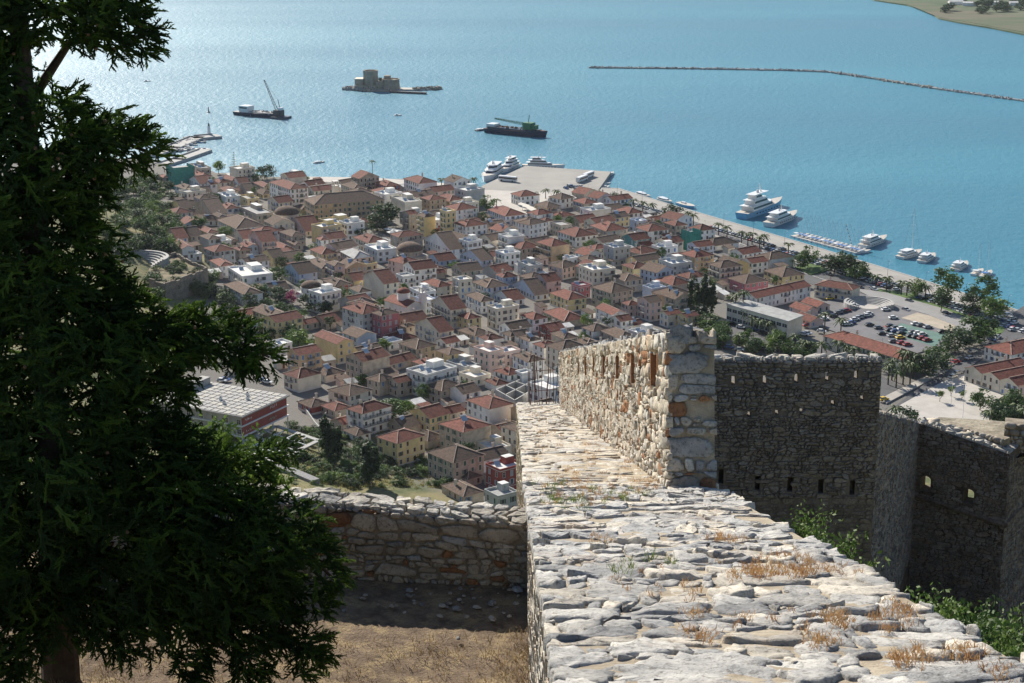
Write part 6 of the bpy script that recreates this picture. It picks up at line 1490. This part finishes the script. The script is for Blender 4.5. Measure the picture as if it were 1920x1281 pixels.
def yacht(stern, bow, label, hullm=HW, tiers=3, beam=.2, mast=True, L=None):
    o, L0 = boat_root(stern, bow, 'motor_yacht', label, 'yacht'); L = L or L0; B = L * beam; hz = L * .068
    b = MB(); loft_hull(b, L, B, hz, hullm, DECK, L * .03); b.build('hull', o)
    z = hz; x0, x1, wd = -L * .36, L * .22, B * .86
    for k in range(tiers):
        h = L * .058; b = MB(); gl = tier(b, x0, x1, wd, z, z + h, HW, CGLASS, 1.1, wd * .5); b.box(x0 - L * .05, x0 + L * .3, -wd * .5, wd * .5, z + h, z + h + .12, HW); dk = b.build('deck_house', o); gl.build('window_band', dk)
        z += h; x0 += L * .05; x1 -= L * .13; wd *= .84
    b = MB()
    for k in range(9):
        x = -L * .3 + k * L * .07
        for s_ in (-1, 1): b.box(x, x + L * .028, s_ * B * .47 - .04, s_ * B * .47 + .04, hz * .5, hz * .68, CGLASS)
    b.build('portholes', o)
    if mast:
        b = MB(); b.bar((-L * .05, 0, z), (-L * .09, 0, z + L * .10), L * .009, HW, L * .004, 6); b.bar((-L * .09, -B * .2, z + L * .05), (-L * .09, B * .2, z + L * .05), .06, HW); b.lathe([(L * .014, z), (L * .018, z + L * .02), (L * .008, z + L * .035)], HW, 8, (-L * .13, 0)); b.build('radar_mast', o)
    b = MB(); 
    for s_ in (-1, 1):
        for k in range(6): b.bar((L * (.2 + k * .045), s_ * B * (.42 - k * .055), hz + L * .015), (L * (.2 + k * .045), s_ * B * (.42 - k * .055), hz + L * .045), .03, M['metal_white'])
    b.build('railing', o); return o
yacht((1390, 411), (1466, 384), 'large yacht with pale blue hull moored at the quay', HB, 3, .19)
yacht((1440, 426), (1494, 405), 'white motor yacht moored beside the pale blue yacht', HW, 2, .22)
yacht((1616, 466), (1662, 449), 'white motor yacht with pointed bow moored beside the sailing flotilla', HW, 2, .24)
y4 = yacht((1686, 486), (1728, 474), 'wide white yacht with very tall mast', HW, 2, .30, False)
b = MB(); b.bar((1, 0, 2), (1, 0, 25), .16, M['metal_white'], .08, 6); 
for z in (10, 16, 21): b.bar((1, -1.6, z), (1, 1.6, z), .05, M['metal_white'])
b.bar((1, 0, 24.5), (8, 0, 2.4), .03, M['metal_dark']); b.bar((1, 0, 24.5), (-8, 0, 2.6), .03, M['metal_dark']); b.build('mast', y4)
yacht((1727, 494), (1752, 480), 'small white yacht with blue awning beside the tall-masted yacht', HW, 2, .30, True)
yacht((1789, 509), (1813, 495), 'small white cruiser moored alone at the quay', HW, 2, .30, True)
yacht((936, 321), (907, 342), 'white motor yacht at the pier corner with bow towards the promenade', HW, 2, .24)
yacht((969, 311), (937, 326), 'white motor yacht moored next inside the pier', HW, 3, .24)
yacht((979, 314), (1060, 316), 'very large white yacht lying along the pier end', HW, 3, .18)
for st, bw, lb in (((1138, 331), (1150, 325), 'small white ferry at the pier tip'), ((1121, 338), (1134, 333), 'small white boat inside the pier'), ((1129, 347), (1145, 344), 'small white fishing boat near the pier root'), ((1194, 364), (1219, 371), 'white cabin boat moored along the quay'), ((1235, 374), (1260, 382), 'white boat with orange canopy moored along the quay'), ((845, 342), (862, 338), 'white tour boat by the promenade'), ((588, 307), (609, 304), 'small passenger boat crossing in front of the old shore')):
    yacht(st, bw, lb, HW, 1, .3, False)
def sailboat(stern, bow, label, group=None, mast=12, cover=None, L=None):
    o, L0 = boat_root(stern, bow, 'sailing_boat', label, 'sailboat', group); L = L or L0; b = MB(); loft_hull(b, L, L * .29, L * .085, HW, DECK, L * .03); b.build('hull', o)
    b = MB(); tier(b, -L * .18, L * .16, L * .17, L * .085, L * .135, HW, None, .8, .5); b.build('cabin', o); b = MB(); b.bar((L * .06, 0, .6), (L * .06, 0, mast), .09, M['metal_white'], .05, 6)
    for z in (mast * .45, mast * .72): b.bar((L * .06, -.7, z), (L * .06, .7, z), .03, M['metal_white'])
    b.bar((L * .06, 0, mast * .97), (L * .48, 0, L * .12), .02, M['metal_dark']); b.bar((L * .06, 0, mast * .97), (-L * .48, 0, L * .1), .02, M['metal_dark']); b.build('mast', o)
    b = MB(); b.bar((L * .05, 0, 2.1), (-L * .34, 0, 2.0), .07, M['metal_white']); b.build('boom', o); b = MB(); b.bar((L * .03, 0, 2.25), (-L * .33, 0, 2.15), .20, cover or HW, .14, 6); b.build('sail_cover', o)
    b = MB(); b.box(-L * .36, -L * .17, -L * .11, L * .11, 2.3, 2.4, cover or HW); b.build('bimini', o); return o
BLUEC = plain('canvas_blue', (.05, .17, .42)); seaward = -NQ
A, B = at_z(1474, 446, 0), at_z(1596, 479, 0); n = 15
for k in range(n):
    c = A.lerp(B, (k + .5) / n) + seaward * 8.5; o = sailboat((1400, 400), (1410, 400), 'small white sailing boat with blue canvas in the moored flotilla' if k % 3 else 'small white sailing boat with white canvas in the moored flotilla', 'moored sailing flotilla', 12.5 + rc.uniform(-1, 2), BLUEC if k % 3 else HW, L=11.5)
    o.location = (c.x, c.y, 0); o.rotation_euler = (0, 0, math.atan2(seaward.y, seaward.x) + RAD(rc.uniform(-4, 4)))
    if k == 10:      # the boat dressed with signal flags
        o['label'] = 'small sailing boat dressed with a string of coloured flags'; del o['group']
        for i in range(12):
            g = MB(); z = 1.6 + i * .95; m = [PAINT['red'], PAINT['white'], PAINT['blue'], PAINT['yellow']][i % 4]; x = .7 + (5.2 - .7) * (1 - i / 12); g.face([(x, 0, z), (x + .1, .75, z - .1), (x, .75, z + .5), (x - .1, 0, z + .6)], m); g.build('signal_flag', o)
sailboat((1824, 518), (1843, 508), 'dark-hulled sailing boat moored beside the last mast', None, 15, HW, 13); sailboat((1842, 522), (1858, 512), 'sailing boat with tall mast at the end of the quay', None, 17, BLUEC, 14)
# small open boats
def dinghy(px, py, rot, label, group=None, L=6):
    p = at_z(px, py, 0); o = thing('small_boat', label, 'boat', (p.x, p.y, 0), rot, group); b = MB(); loft_hull(b, L, L * .34, L * .1, rc.choice([HW, HB, HW]), DECK, .2, n=7); b.build('hull', o); b = MB(); b.box(-.3 * L, -.05 * L, -.6, .6, L * .1, L * .1 + .9, HW); b.build('wheelhouse', o); return o
for k, (px, py) in enumerate(((372, 268), (362, 273), (356, 278), (352, 281), (366, 281), (377, 281), (386, 281), (365, 294), (345, 283))): dinghy(px, py, RAD(rc.uniform(-20, 20)), 'small open boat moored inside the old mole', 'boats inside the old mole', 7.5)
dinghy(746, 217, .2, 'tiny lone boat out on the open bay', L=6); dinghy(276, 153, .2, 'tiny dark boat far out in the sun glitter', L=6)
dinghy(1287, 388, QA, 'dark open boat moored along the quay wall', L=16); dinghy(1137, 352, 1.0, 'small boat tied at the pier root', L=7)
p = at_z(391, 211, 0); o = thing('buoy', 'small dark buoy in the bay off the old mole', 'buoy', p); b = MB(); b.lathe([(1.2, -.5), (1.4, .3), (.5, .9), (.3, 3.2)], M['metal_dark'], 10); b.build('float', o); b = MB(); b.lathe([(.5, 3.2), (.5, 3.8), (.1, 4.2)], PAINT['red'], 8); b.build('top_mark', o)
# moles
def mole(pix, name, label, wd, m, z=1.8):
    P_ = [at_z(x, y, z) for x, y in pix]; o = thing(name, label, 'mole', (P_[0].x, P_[0].y, 0))
    for a_, c_ in zip(P_, P_[1:]):
        d = c_ - a_; b = MB(); q = (a_ + c_) / 2 - o.location; b.cbox((q.x, q.y, z / 2 - 1), (d.length + wd * .6, wd, z + 2), m, rz=math.atan2(d.y, d.x)); b.build('deck', o)
        b = MB(); n_ = Vector((-d.y, d.x, 0)).normalized() * (wd / 2 - .5); b.cbox((q.x + n_.x, q.y + n_.y, z + .4), (d.length, .8, 1.0), M['concrete'], rz=math.atan2(d.y, d.x)); b.build('sea_wall', o)
    return o, P_
ml, mp_ = mole([(285, 289), (322, 276), (368, 257), (403, 254)], 'old_mole', 'old stone mole with a small light at its end', 11, M['concrete'])
mole([(290, 312), (335, 298), (383, 281)], 'inner_jetty', 'inner jetty parallel to the old mole', 9, M['concrete'])
p = at_z(392, 252, 1.8); o = thing('harbour_light', 'small white light tower on the end of the old mole', 'lighthouse', p); b = MB(); b.lathe([(1.4, 0), (1.2, 3), (1.0, 6)], M['paint_white'], 10); b.build('tower', o); b = MB(); b.lathe([(.7, 6), (.7, 7.4), (.1, 8.2)], CGLASS, 8); b.build('lantern', o); b = MB(); b.bar((0, 0, 8), (0, 0, 12), .06, M['metal_dark']); b.build('mast', o)
rk = MB(); r_ = random.Random(3)
def rocks(b, A, B, n, wd, s0, m, hz=1.0):
    for k in range(n):
        t = r_.random(); p = A.lerp(B, t); d = (B - A).normalized(); nn_ = Vector((-d.y, d.x, 0)); p = p + nn_ * r_.gauss(0, wd * .35); s_ = s0 * r_.uniform(.6, 1.4)
        vs_ = [Vector((r_.uniform(.6, 1) * sx * s_, r_.uniform(.6, 1) * sy * s_, r_.uniform(.5, 1) * sz * s_)) + Vector((p.x, p.y, hz * r_.uniform(.1, 1))) for sx in (-1, 1) for sy in (-1, 1) for sz in (-1, 1)]
        b.raw(vs_, [(0, 1, 3, 2), (4, 6, 7, 5), (0, 4, 5, 1), (2, 3, 7, 6), (0, 2, 6, 4), (1, 5, 7, 3)], m)
# long breakwater
bw = thing('breakwater', 'long thin rubble breakwater crossing the bay', 'breakwater', at_z(1550, 133, 0)); P0 = bw.location
BWP = [at_z(*q, .8) for q in ((1106, 126), (1300, 128), (1470, 131), (1552, 134), (1640, 147), (1760, 166), (1960, 194))]
for a_, c_ in zip(BWP, BWP[1:]):
    d = c_ - a_; b = MB(); q = (a_ + c_) / 2 - P0; b.cbox((q.x, q.y, .3), (d.length + 2, 4, 1.6), LIME3, rz=math.atan2(d.y, d.x)); b.build('core', bw)
    b = MB(); rocks(b, a_ - P0, c_ - P0, int(d.length * 1.4), 4.5, .8, LIME3 if r_.random() < .5 else BUFF, 1.3); o = b.build('rocks', bw); o['kind'] = 'stuff'
rk = MB(); rocks(rk, mp_[0], mp_[2], 150, 16, 1.2, LIME3, 1.0); tag(rk.build('mole_rocks'), 'boulders heaped along the seaward side of the old mole', 'rocks', kind='stuff')
# island castle
ic = at_z(697, 168, 0); cs = thing('island_castle', 'small island fortress with octagonal tower in the bay', 'castle', (ic.x, ic.y, 0), RAD(-4)); mp2 = (ic - CAM).dot(Fv) / FPX
CST = stone_material('castle_stone', (.42, .36, .28), (.29, .25, .20), (.36, .27, .18), .5, bump=.3, scale=.5)
def cx(zx): return ((620 + zx / 4) - 697) * mp2
b = MB(); pts = [(cx(125) - 2, 4), (cx(200), -9), (cx(320), -13), (cx(430), -13), (cx(510), -8), (cx(520), 8), (cx(400), 16), (cx(200), 14)]; b.prism(pts, -2, 1.6, LIME3); 
rocks(b, Vector((cx(125), 0, 0)), Vector((cx(250), -10, 0)), 60, 6, 1.4, LIME3, 2); rocks(b, Vector((cx(250), -12, 0)), Vector((cx(500), -12, 0)), 60, 3, 1.1, BUFF, 1.5); b.build('rock', cs)
b = MB(); a_ = (cx(355) - cx(248)) / 2 * 1.05; xc = cx(302); b.lathe([(a_ * 1.06, 0), (a_, 14.5), (a_ * 1.03, 14.5), (a_ * 1.03, 16.4), (a_ * .86, 16.4), (a_ * .86, 15.4)], CST, 8, (xc, 0), .39); b.build('tower', cs)
b = MB(); b.box(cx(187), cx(250), -5, 6, 0, 9.0, CST); b.box(cx(187) - .2, cx(250), -5.2, 6.2, 9, 9.6, M['wall_cream']); b.build('west_range', cs)
b = MB(); b.box(cx(190), cx(350), -9, 2, 0, 4.6, CST); b.build('outer_wall', cs)
b = MB(); b.lathe([(8, 0), (7.4, 8.6), (7.6, 8.6), (7.6, 9.6), (6.8, 9.6), (6.8, 8.8)], CST, 14, (cx(455), -2)); b.build('round_bastion', cs)
b = MB(); b.box(cx(350), cx(455), -8, 6, 0, 7.0, CST); b.box(cx(405), cx(450), -3, 3, 7, 12, CST); b.build('gate_range', cs)
for k in range(9): b = MB(); b.box(0, 1.4, -.1, 1.0, 0, 1.1, CST); b.build('merlon', cs, (cx(352) + k * 2.3, -8, 7.0))
for k in range(7): inst('window', WIN[11], cs, (cx(260) + k * (cx(500) - cx(260)) / 7, -9.02 if k < 3 else -8.02, 3.0), 0, (1, 1, 1))
tree(0, 0, 5, 2.6, 'd', 'dark tree inside the island fortress', base=Vector((ic.x + cx(372), ic.y + 3, 6)))
b = MB(); q = [Vector((cx(500), -4, 0)), Vector((cx(620), -3, 0)), Vector((cx(830), 6, 0))]; b.prism([(cx(490), -7), (cx(640), -6), (cx(690), -4), (cx(760), 0), (cx(835), 5), (cx(830), 9), (cx(720), 8), (cx(600), 6), (cx(490), 6)], -2, 1.2, M['square_paving']); rocks(b, q[1], q[2], 70, 5, 1.2, BUFF, 2); b.build('spit', cs)
b = MB(); b.prism([(cx(470), -17), (cx(748), -24), (cx(748), -28), (cx(470), -20.5)], -2, 1.6, M['metal_dark']); b.build('jetty', cs)
# work barges
def lattice(b, p, q, w_, m, n=10):
    p, q = Vector(p), Vector(q); d = (q - p).normalized(); a = d.orthogonal().normalized() * w_; c = d.cross(a)
    cs_ = [a + c, a - c, -a - c, -a + c]
    for k in cs_: b.bar(p + k, q + k * .4, .14, m)
    for i in range(n):
        t0, t1 = i / n, (i + 1) / n
        for j in range(4): b.bar(p.lerp(q, t0) + cs_[j] * (1 - .6 * t0), p.lerp(q, t1) + cs_[(j + 1) % 4] * (1 - .6 * t1), .09, m)
GREEN = plain('crane_green', (.04, .16, .07))
o, L = boat_root((444, 214), (529, 222), 'crane_barge', 'dark blue work barge with raised lattice crane', 'barge'); b = MB(); loft_hull(b, L, 12, 2.6, NAVY, M['concrete'], 1.2); b.build('hull', o)
b = MB(); b.box(-L * .38, -L * .18, -4, 4, 2.6, 7.4, HW); b.box(-L * .36, -L * .2, -4.1, 4.1, 5.4, 6.5, CGLASS); b.build('wheelhouse', o); b = MB(); b.box(-L * .15, L * .3, -4.6, 4.6, 2.6, 3.7, M['concrete']); rocks(b, Vector((-L * .12, 0, 3.4)), Vector((L * .28, 0, 3.4)), 40, 5, .9, LIME3, 4.6); b.build('cargo_hold', o)
b = MB(); b.box(L * .36, L * .62, -7, 5, -1, 1.6, NAVY); b.build('pontoon', o); b = MB(); b.box(L * .36, L * .5, -3, 3, 1.6, 6.2, M['metal_dark']); b.box(L * .44, L * .5, -2, 2, 6.2, 8.0, HW); b.build('crane_cab', o); b = MB(); lattice(b, (L * .40, 0, 5), (L * .10, 2, 28), .9, M['metal_dark'], 12); b.build('jib', o); b = MB(); b.bar((L * .47, 0, 6), (L * .42, 0, 14), .25, M['metal_dark']); b.bar((L * .42, 0, 14), (L * .11, 2, 27.5), .07, M['metal_dark']); b.build('gantry', o)
o, L = boat_root((914, 247), (1027, 258), 'dredger_barge', 'long navy work barge with green crane lying in the bay', 'barge'); b = MB(); loft_hull(b, L, 13, 3.2, NAVY, M['rust'], 1.6); b.build('hull', o)
b = MB(); b.box(-L * .44, L * .34, -5.2, 5.2, 3.2, 4.6, NAVY); rocks(b, Vector((-L * .35, 0, 4)), Vector((L * .1, 0, 4)), 60, 5, 1.0, RUST, 5.2); b.build('hold', o); b = MB(); b.box(L * .12, L * .26, -3.2, 3.2, 4.5, 9.5, GREEN); b.box(L * .24, L * .32, -2.5, 2.5, 5, 8.0, GREEN); b.build('crane_cab', o)
b = MB(); lattice(b, (L * .14, 0, 8), (-L * .38, 0, 10.2), .8, GREEN, 12); b.bar((L * .18, 0, 9), (L * .2, 0, 15), .25, GREEN); b.bar((L * .2, 0, 15), (-L * .3, 0, 10.5), .06, M['metal_dark']); b.build('jib', o); b = MB(); b.box(-L * .47, -L * .34, -4, 4, 3.4, 6.5, HW); b.build('wheelhouse', o)
yacht((892, 246), (914, 243), 'small dark tug lying against the navy barge', NAVY, 1, .3, True)
# flagpole with striped blue and white flag on the plaza
p = ground(1805, 785); o = thing('flagpole', 'tall white flagpole flying a blue and white striped flag on the plaza', 'flagpole', (p.x, p.y, p.z)); b = MB(); b.bar((0, 0, -.3), (0, 0, 13), .09, M['metal_white'], .05, 6); b.build('pole', o)
FB = plain('flag_blue', (.04, .14, .42)); FWm = M['paint_white']
b = MB()
for s_ in range(9):
    for k in range(6):
        x0_, x1_f = k * .55, (k + 1) * .55; f = lambda x: .22 * math.sin(x * 2.2); dz = lambda x: -.35 * x
        z0_, z1_ = 12.8 - s_ * .24, 12.8 - (s_ + 1) * .24
        c1_ = (s_ < 5 and k < 2); cross = c1_ and (s_ == 2 or False)
        m = FB if (s_ % 2 == 0) else FWm
        if c1_: m = FWm if s_ == 2 else FB
        b.face([(-x0_, f(x0_), z1_ + dz(x0_)), (-x1_f, f(x1_f), z1_ + dz(x1_f)), (-x1_f, f(x1_f), z0_ + dz(x1_f)), (-x0_, f(x0_), z0_ + dz(x0_))], m)
b.face([(-.43, f(.5) - .03, 12.8 - .15), (-.67, f(.6) - .03, 12.8 - .22), (-.67, f(.6) - .03, 11.6 - .22), (-.43, f(.5) - .03, 11.6 - .15)], FWm); b.build('flag', o)
p = ground(1783, 762); o = thing('flagpole', 'bare white pole standing beside the flag on the plaza', 'pole', (p.x, p.y, p.z)); b = MB(); b.bar((0, 0, -.3), (0, 0, 11), .08, M['metal_white'], .05, 6); b.build('pole', o)
# ------------------------------------------------------------------ the big conifer in the foreground
TD = 16.6
OUT = [(-160, -60), (255, -60), (270, 5), (292, 38), (286, 100), (262, 108), (215, 104), (205, 96), (150, 98), (120, 78), (95, 103), (55, 92), (45, 108), (60, 122), (95, 135), (110, 160), (148, 178), (150, 196), (215, 205), (246, 222), (285, 255), (322, 292),
       (302, 322), (262, 318), (222, 330), (200, 362), (190, 410), (215, 455), (235, 500), (225, 520), (262, 548), (300, 572), (352, 585), (410, 584), (470, 610), (505, 640), (526, 690), (492, 704), (455, 692), (405, 680), (372, 690), (345, 715), (350, 760), (330, 790),
       (390, 830), (470, 850), (520, 830), (560, 835), (505, 878), (470, 905), (540, 925), (590, 955), (610, 1000), (622, 1045), (658, 1095), (610, 1108), (622, 1150), (560, 1165), (612, 1200), (600, 1270), (560, 1268), (545, 1215), (505, 1230), (490, 1290), (440, 1296), (425, 1215), (385, 1230), (360, 1290), (335, 1285), (320, 1225), (255, 1215), (240, 1250), (150, 1195), (90, 1215), (60, 1290), (-20, 1300), (-160, 1250)]
HOLES = [[(38, 200), (52, 165), (62, 190), (48, 212)], [(60, 260), (75, 280), (70, 330), (58, 300)]]
def edge_dist(x, y):
    best = 1e9; n = len(OUT)
    for i in range(n):
        ax, ay = OUT[i]; bx_, by_ = OUT[(i + 1) % n]; dx, dy = bx_ - ax, by_ - ay; t = max(0, min(1, ((x - ax) * dx + (y - ay) * dy) / (dx * dx + dy * dy + 1e-9)))
        dd = (x - ax - t * dx) ** 2 + (y - ay - t * dy) ** 2
        if dd < best: best = dd; q = (ax + t * dx, ay + t * dy)
    return math.sqrt(best), q
CON = leaf_material('conifer_green', (.060, .105, .022), (.022, .044, .013), .38, 2.2)
CON2 = leaf_material('conifer_tip', (.115, .19, .030), (.055, .10, .018), .45, 2.2)
def spray_template(seed):
    r_ = random.Random(seed); F = []
    L = 1.0
    def twig(p, d, l, w_, lvl):
        sd = d.cross(Vector((0, 0, 1)))
        sd = (sd if sd.length > .1 else Vector((1, 0, 0))).normalized()
        F.append([p - sd * w_, p + sd * w_, p + d * l]); up = d.cross(sd).normalized(); F.append([p - up * w_, p + up * w_, p + d * l])
        if lvl:
            for k in range(6 if lvl == 2 else 3):
                t = .15 + .8 * k / (6 if lvl == 2 else 3); a = r_.choice([-1, 1]) * r_.uniform(.4, .8); rot = Matrix.Rotation(a, 3, up) @ Matrix.Rotation(r_.uniform(-.5, .5), 3, sd)
                twig(p + d * l * t, (rot @ d).normalized(), l * (.5 - .22 * t), w_ * .7, lvl - 1)
    twig(Vector((0, 0, 0)), Vector((1, 0, 0)), L, .075, 2)
    return np.array([[tuple(v) for v in f] for f in F])          # n,3,3
TEMPL = [spray_template(i) for i in range(5)]
rt = random.Random(8); base_px = (108, 1330)
foot = at_z(112, 1268, TZ) ; ctr = at_depth(112, 640, TD)
con = thing('conifer_tree', 'large dark conifer with drooping feathery branches on the dirt terrace', 'tree', (foot.x, foot.y, TZ - .05))
P0 = np.array(con.location)
V_, M_ = [], []
pts = []
while len(pts) < 14500:
    x, y = rt.uniform(-160, 660), rt.uniform(-60, 1300)
    if not in_poly(x, y, OUT) or any(in_poly(x, y, h) for h in HOLES): continue
    e0, _q = edge_dist(x, y)
    if e0 < 110 and mathutils.noise.noise(Vector((x / 34, y / 26, 2))) > .05 + e0 / 160: continue
    if mathutils.noise.noise(Vector((x / 60, y / 38, 7))) > .30: continue
    pts.append((x, y))
branches = []
for (x, y) in pts:
    e, q = edge_dist(x, y); ew = e * TD / FPX
    dep = min(1.7, .12 + ew * 1.1); dz = rt.uniform(-1, 1) * dep
    p = at_depth(x, y, TD + dz)
    axis = Vector((ctr.x, p.y, p.z)); outv = Vector((p.x - ctr.x, 0, 0)).normalized() if abs(p.x - ctr.x) > .05 else Vector((1, 0, 0))
    toe = (Rv * (q[0] - x) - Uv * (q[1] - y)); toe = toe.normalized() if toe.length > 1 else outv
    near = max(0, 1 - e / 70)
    d = (outv * rt.uniform(.3, 1.0) + toe * near * .6 + Vector((rt.gauss(0, .45), rt.gauss(0, .55) - .2 * (dz < 0), rt.gauss(-.12, .5)))).normalized()
    s_ = rt.uniform(.12, .30) * (1 - .25 * near)
    up = Vector((rt.gauss(0, .4), rt.gauss(0, .4), 1)); sd = up.cross(d).normalized(); up = d.cross(sd)
    Mx = np.array([[d.x, sd.x, up.x], [d.y, sd.y, up.y], [d.z, sd.z, up.z]]) * s_
    T = rt.choice(TEMPL); V_.append(T.reshape(-1, 3) @ Mx.T + np.array(p) - P0); M_.append(np.full(len(T), 1 if rt.random() < .36 else 0))
# coarser inner foliage that closes the crown's depth
quads = []
for (x, y) in pts[:4500]:
    e, q = edge_dist(x, y)
    if e < 16: continue
    ew = e * TD / FPX; p = at_depth(x + rt.uniform(-8, 8), y + rt.uniform(-8, 8), TD + rt.uniform(-.8, .8) * min(1.5, ew * 1.0))
    for _ in range(2):
        a = Vector((rt.gauss(0, 1), rt.gauss(0, 1), rt.gauss(0, 1))).normalized(); b_ = a.orthogonal().normalized(); l = rt.uniform(.05, .11)
        quads.append([p - a * l, p + b_ * l * .4, p + a * l])
Q = np.array([[tuple(v) for v in f] for f in quads]).reshape(-1, 3) - P0; V_.append(Q); M_.append(np.zeros(len(quads)))
V_ = np.concatenate(V_); nf = len(V_) // 3; M_ = np.concatenate(M_)
me = bpy.data.meshes.new('foliage'); me.vertices.add(len(V_)); me.vertices.foreach_set('co', V_.astype(np.float32).ravel()); me.loops.add(nf * 3); me.loops.foreach_set('vertex_index', np.arange(nf * 3, dtype=np.int32)); me.polygons.add(nf)
me.polygons.foreach_set('loop_start', np.arange(0, nf * 3, 3, dtype=np.int32)); me.materials.append(CON); me.materials.append(CON2); me.polygons.foreach_set('material_index', M_.astype(np.int32)); me.update(calc_edges=True); me.validate()
inst('foliage', me, con)
print('conifer tris', nf)
def limb(pix, r0, r1, name='branch'):
    g = MB(); P_ = [at_depth(x, y, TD + dd + .55) - con.location for x, y, dd in pix]
    for i, (a_, c_) in enumerate(zip(P_, P_[1:])):
        k0, k1 = i / (len(P_) - 1), (i + 1) / (len(P_) - 1); g.bar(a_, c_, r0 + (r1 - r0) * k0, M['bark'], r0 + (r1 - r0) * k1, 8)
    g.build(name, con)
g = MB(); tp = [Vector((0, 0, -.3)), Vector((.03, .02, 1.0)), at_depth(105, 900, TD) - con.location, at_depth(70, 500, TD) - con.location, at_depth(40, 100, TD) - con.location, at_depth(20, -300, TD) - con.location]
for a_, c_, r0, r1 in zip(tp, tp[1:], (.20, .17, .15, .12, .09), (.17, .15, .12, .09, .04)): g.bar(a_, c_, r0, M['bark'], r1, 10)
g.build('trunk', con)
for pix, r0 in (([(50, 200, 0), (130, 80, -.2), (250, 60, -.3)], .06), ([(60, 330, 0), (160, 240, -.3), (290, 290, -.3)], .07), ([(80, 560, 0), (220, 590, -.4), (400, 620, -.3), (505, 670, -.2)], .08), ([(90, 760, 0), (250, 800, .4), (330, 780, .5)], .06), ([(100, 900, 0), (300, 950, -.5), (560, 1020, -.3), (630, 1090, -.2)], .08), ([(105, 1000, 0), (350, 1080, .3), (560, 1190, .2)], .06), ([(105, 1050, 0), (250, 1120, -.6), (460, 1240, -.4)], .05), ([(95, 800, 0), (-60, 820, -.4)], .06), ([(60, 400, 0), (-80, 380, -.2)], .06)):
    limb(pix, r0, .012)
for k in range(46):      # cones
    x, y = rt.uniform(20, 280), rt.uniform(20, 300)
    if k > 24: x, y = rt.uniform(30, 450), rt.uniform(300, 1000)
    if not in_poly(x, y, OUT): continue
    e, _q = edge_dist(x, y); p = at_depth(x, y, TD - min(1.2, .15 + e * TD / FPX)) - con.location
    g = MB(); g.lathe([(.006, -.016), (.016, -.008), (.018, .004), (.010, .015)], M['wood'], 7); g.build('cone', con, p)
# bright leafy shrub catching the sun below the conifer
for k, (px, py, r) in enumerate(((430, 850, .55), (395, 810, .45), (470, 880, .4), (520, 880, .25))):
    bush(at_depth(px, py + 40, 23.5 + k * .2), r, LEAF2, 'bright sunlit broadleaf bush behind the conifer beyond the terrace wall', 700, .04, seed=40 + k)['group'] = 'sunlit bushes beyond the terrace wall'
# ------------------------------------------------------------------ haze: thin even air round the whole place
hz = MB(); hz.box(-1600, 1600, -40, 2900, -9, 215, M['trim'])
hm = bpy.data.materials.new('haze_air'); hm.use_nodes = True; ht = hm.node_tree; ht.nodes.clear()
ho = ht.nodes.new('ShaderNodeOutputMaterial'); pv = ht.nodes.new('ShaderNodeVolumePrincipled')
pv.inputs['Color'].default_value = (.80, .88, 1.0, 1); pv.inputs['Density'].default_value = .00002; pv.inputs['Anisotropy'].default_value = .3
ht.links.new(pv.outputs[0], ho.inputs['Volume'])
hz.mats = [hm]; o = hz.build('haze'); tag(o, 'thin pale blue haze over the bay and town', 'haze', kind='stuff')
for ob in bpy.data.objects:
    lb = ob.get('label')
    if lb and len(lb.split()) > 16: ob['label'] = ' '.join(lb.replace('weathered ', '').replace('tiled ', '').split()[:16])
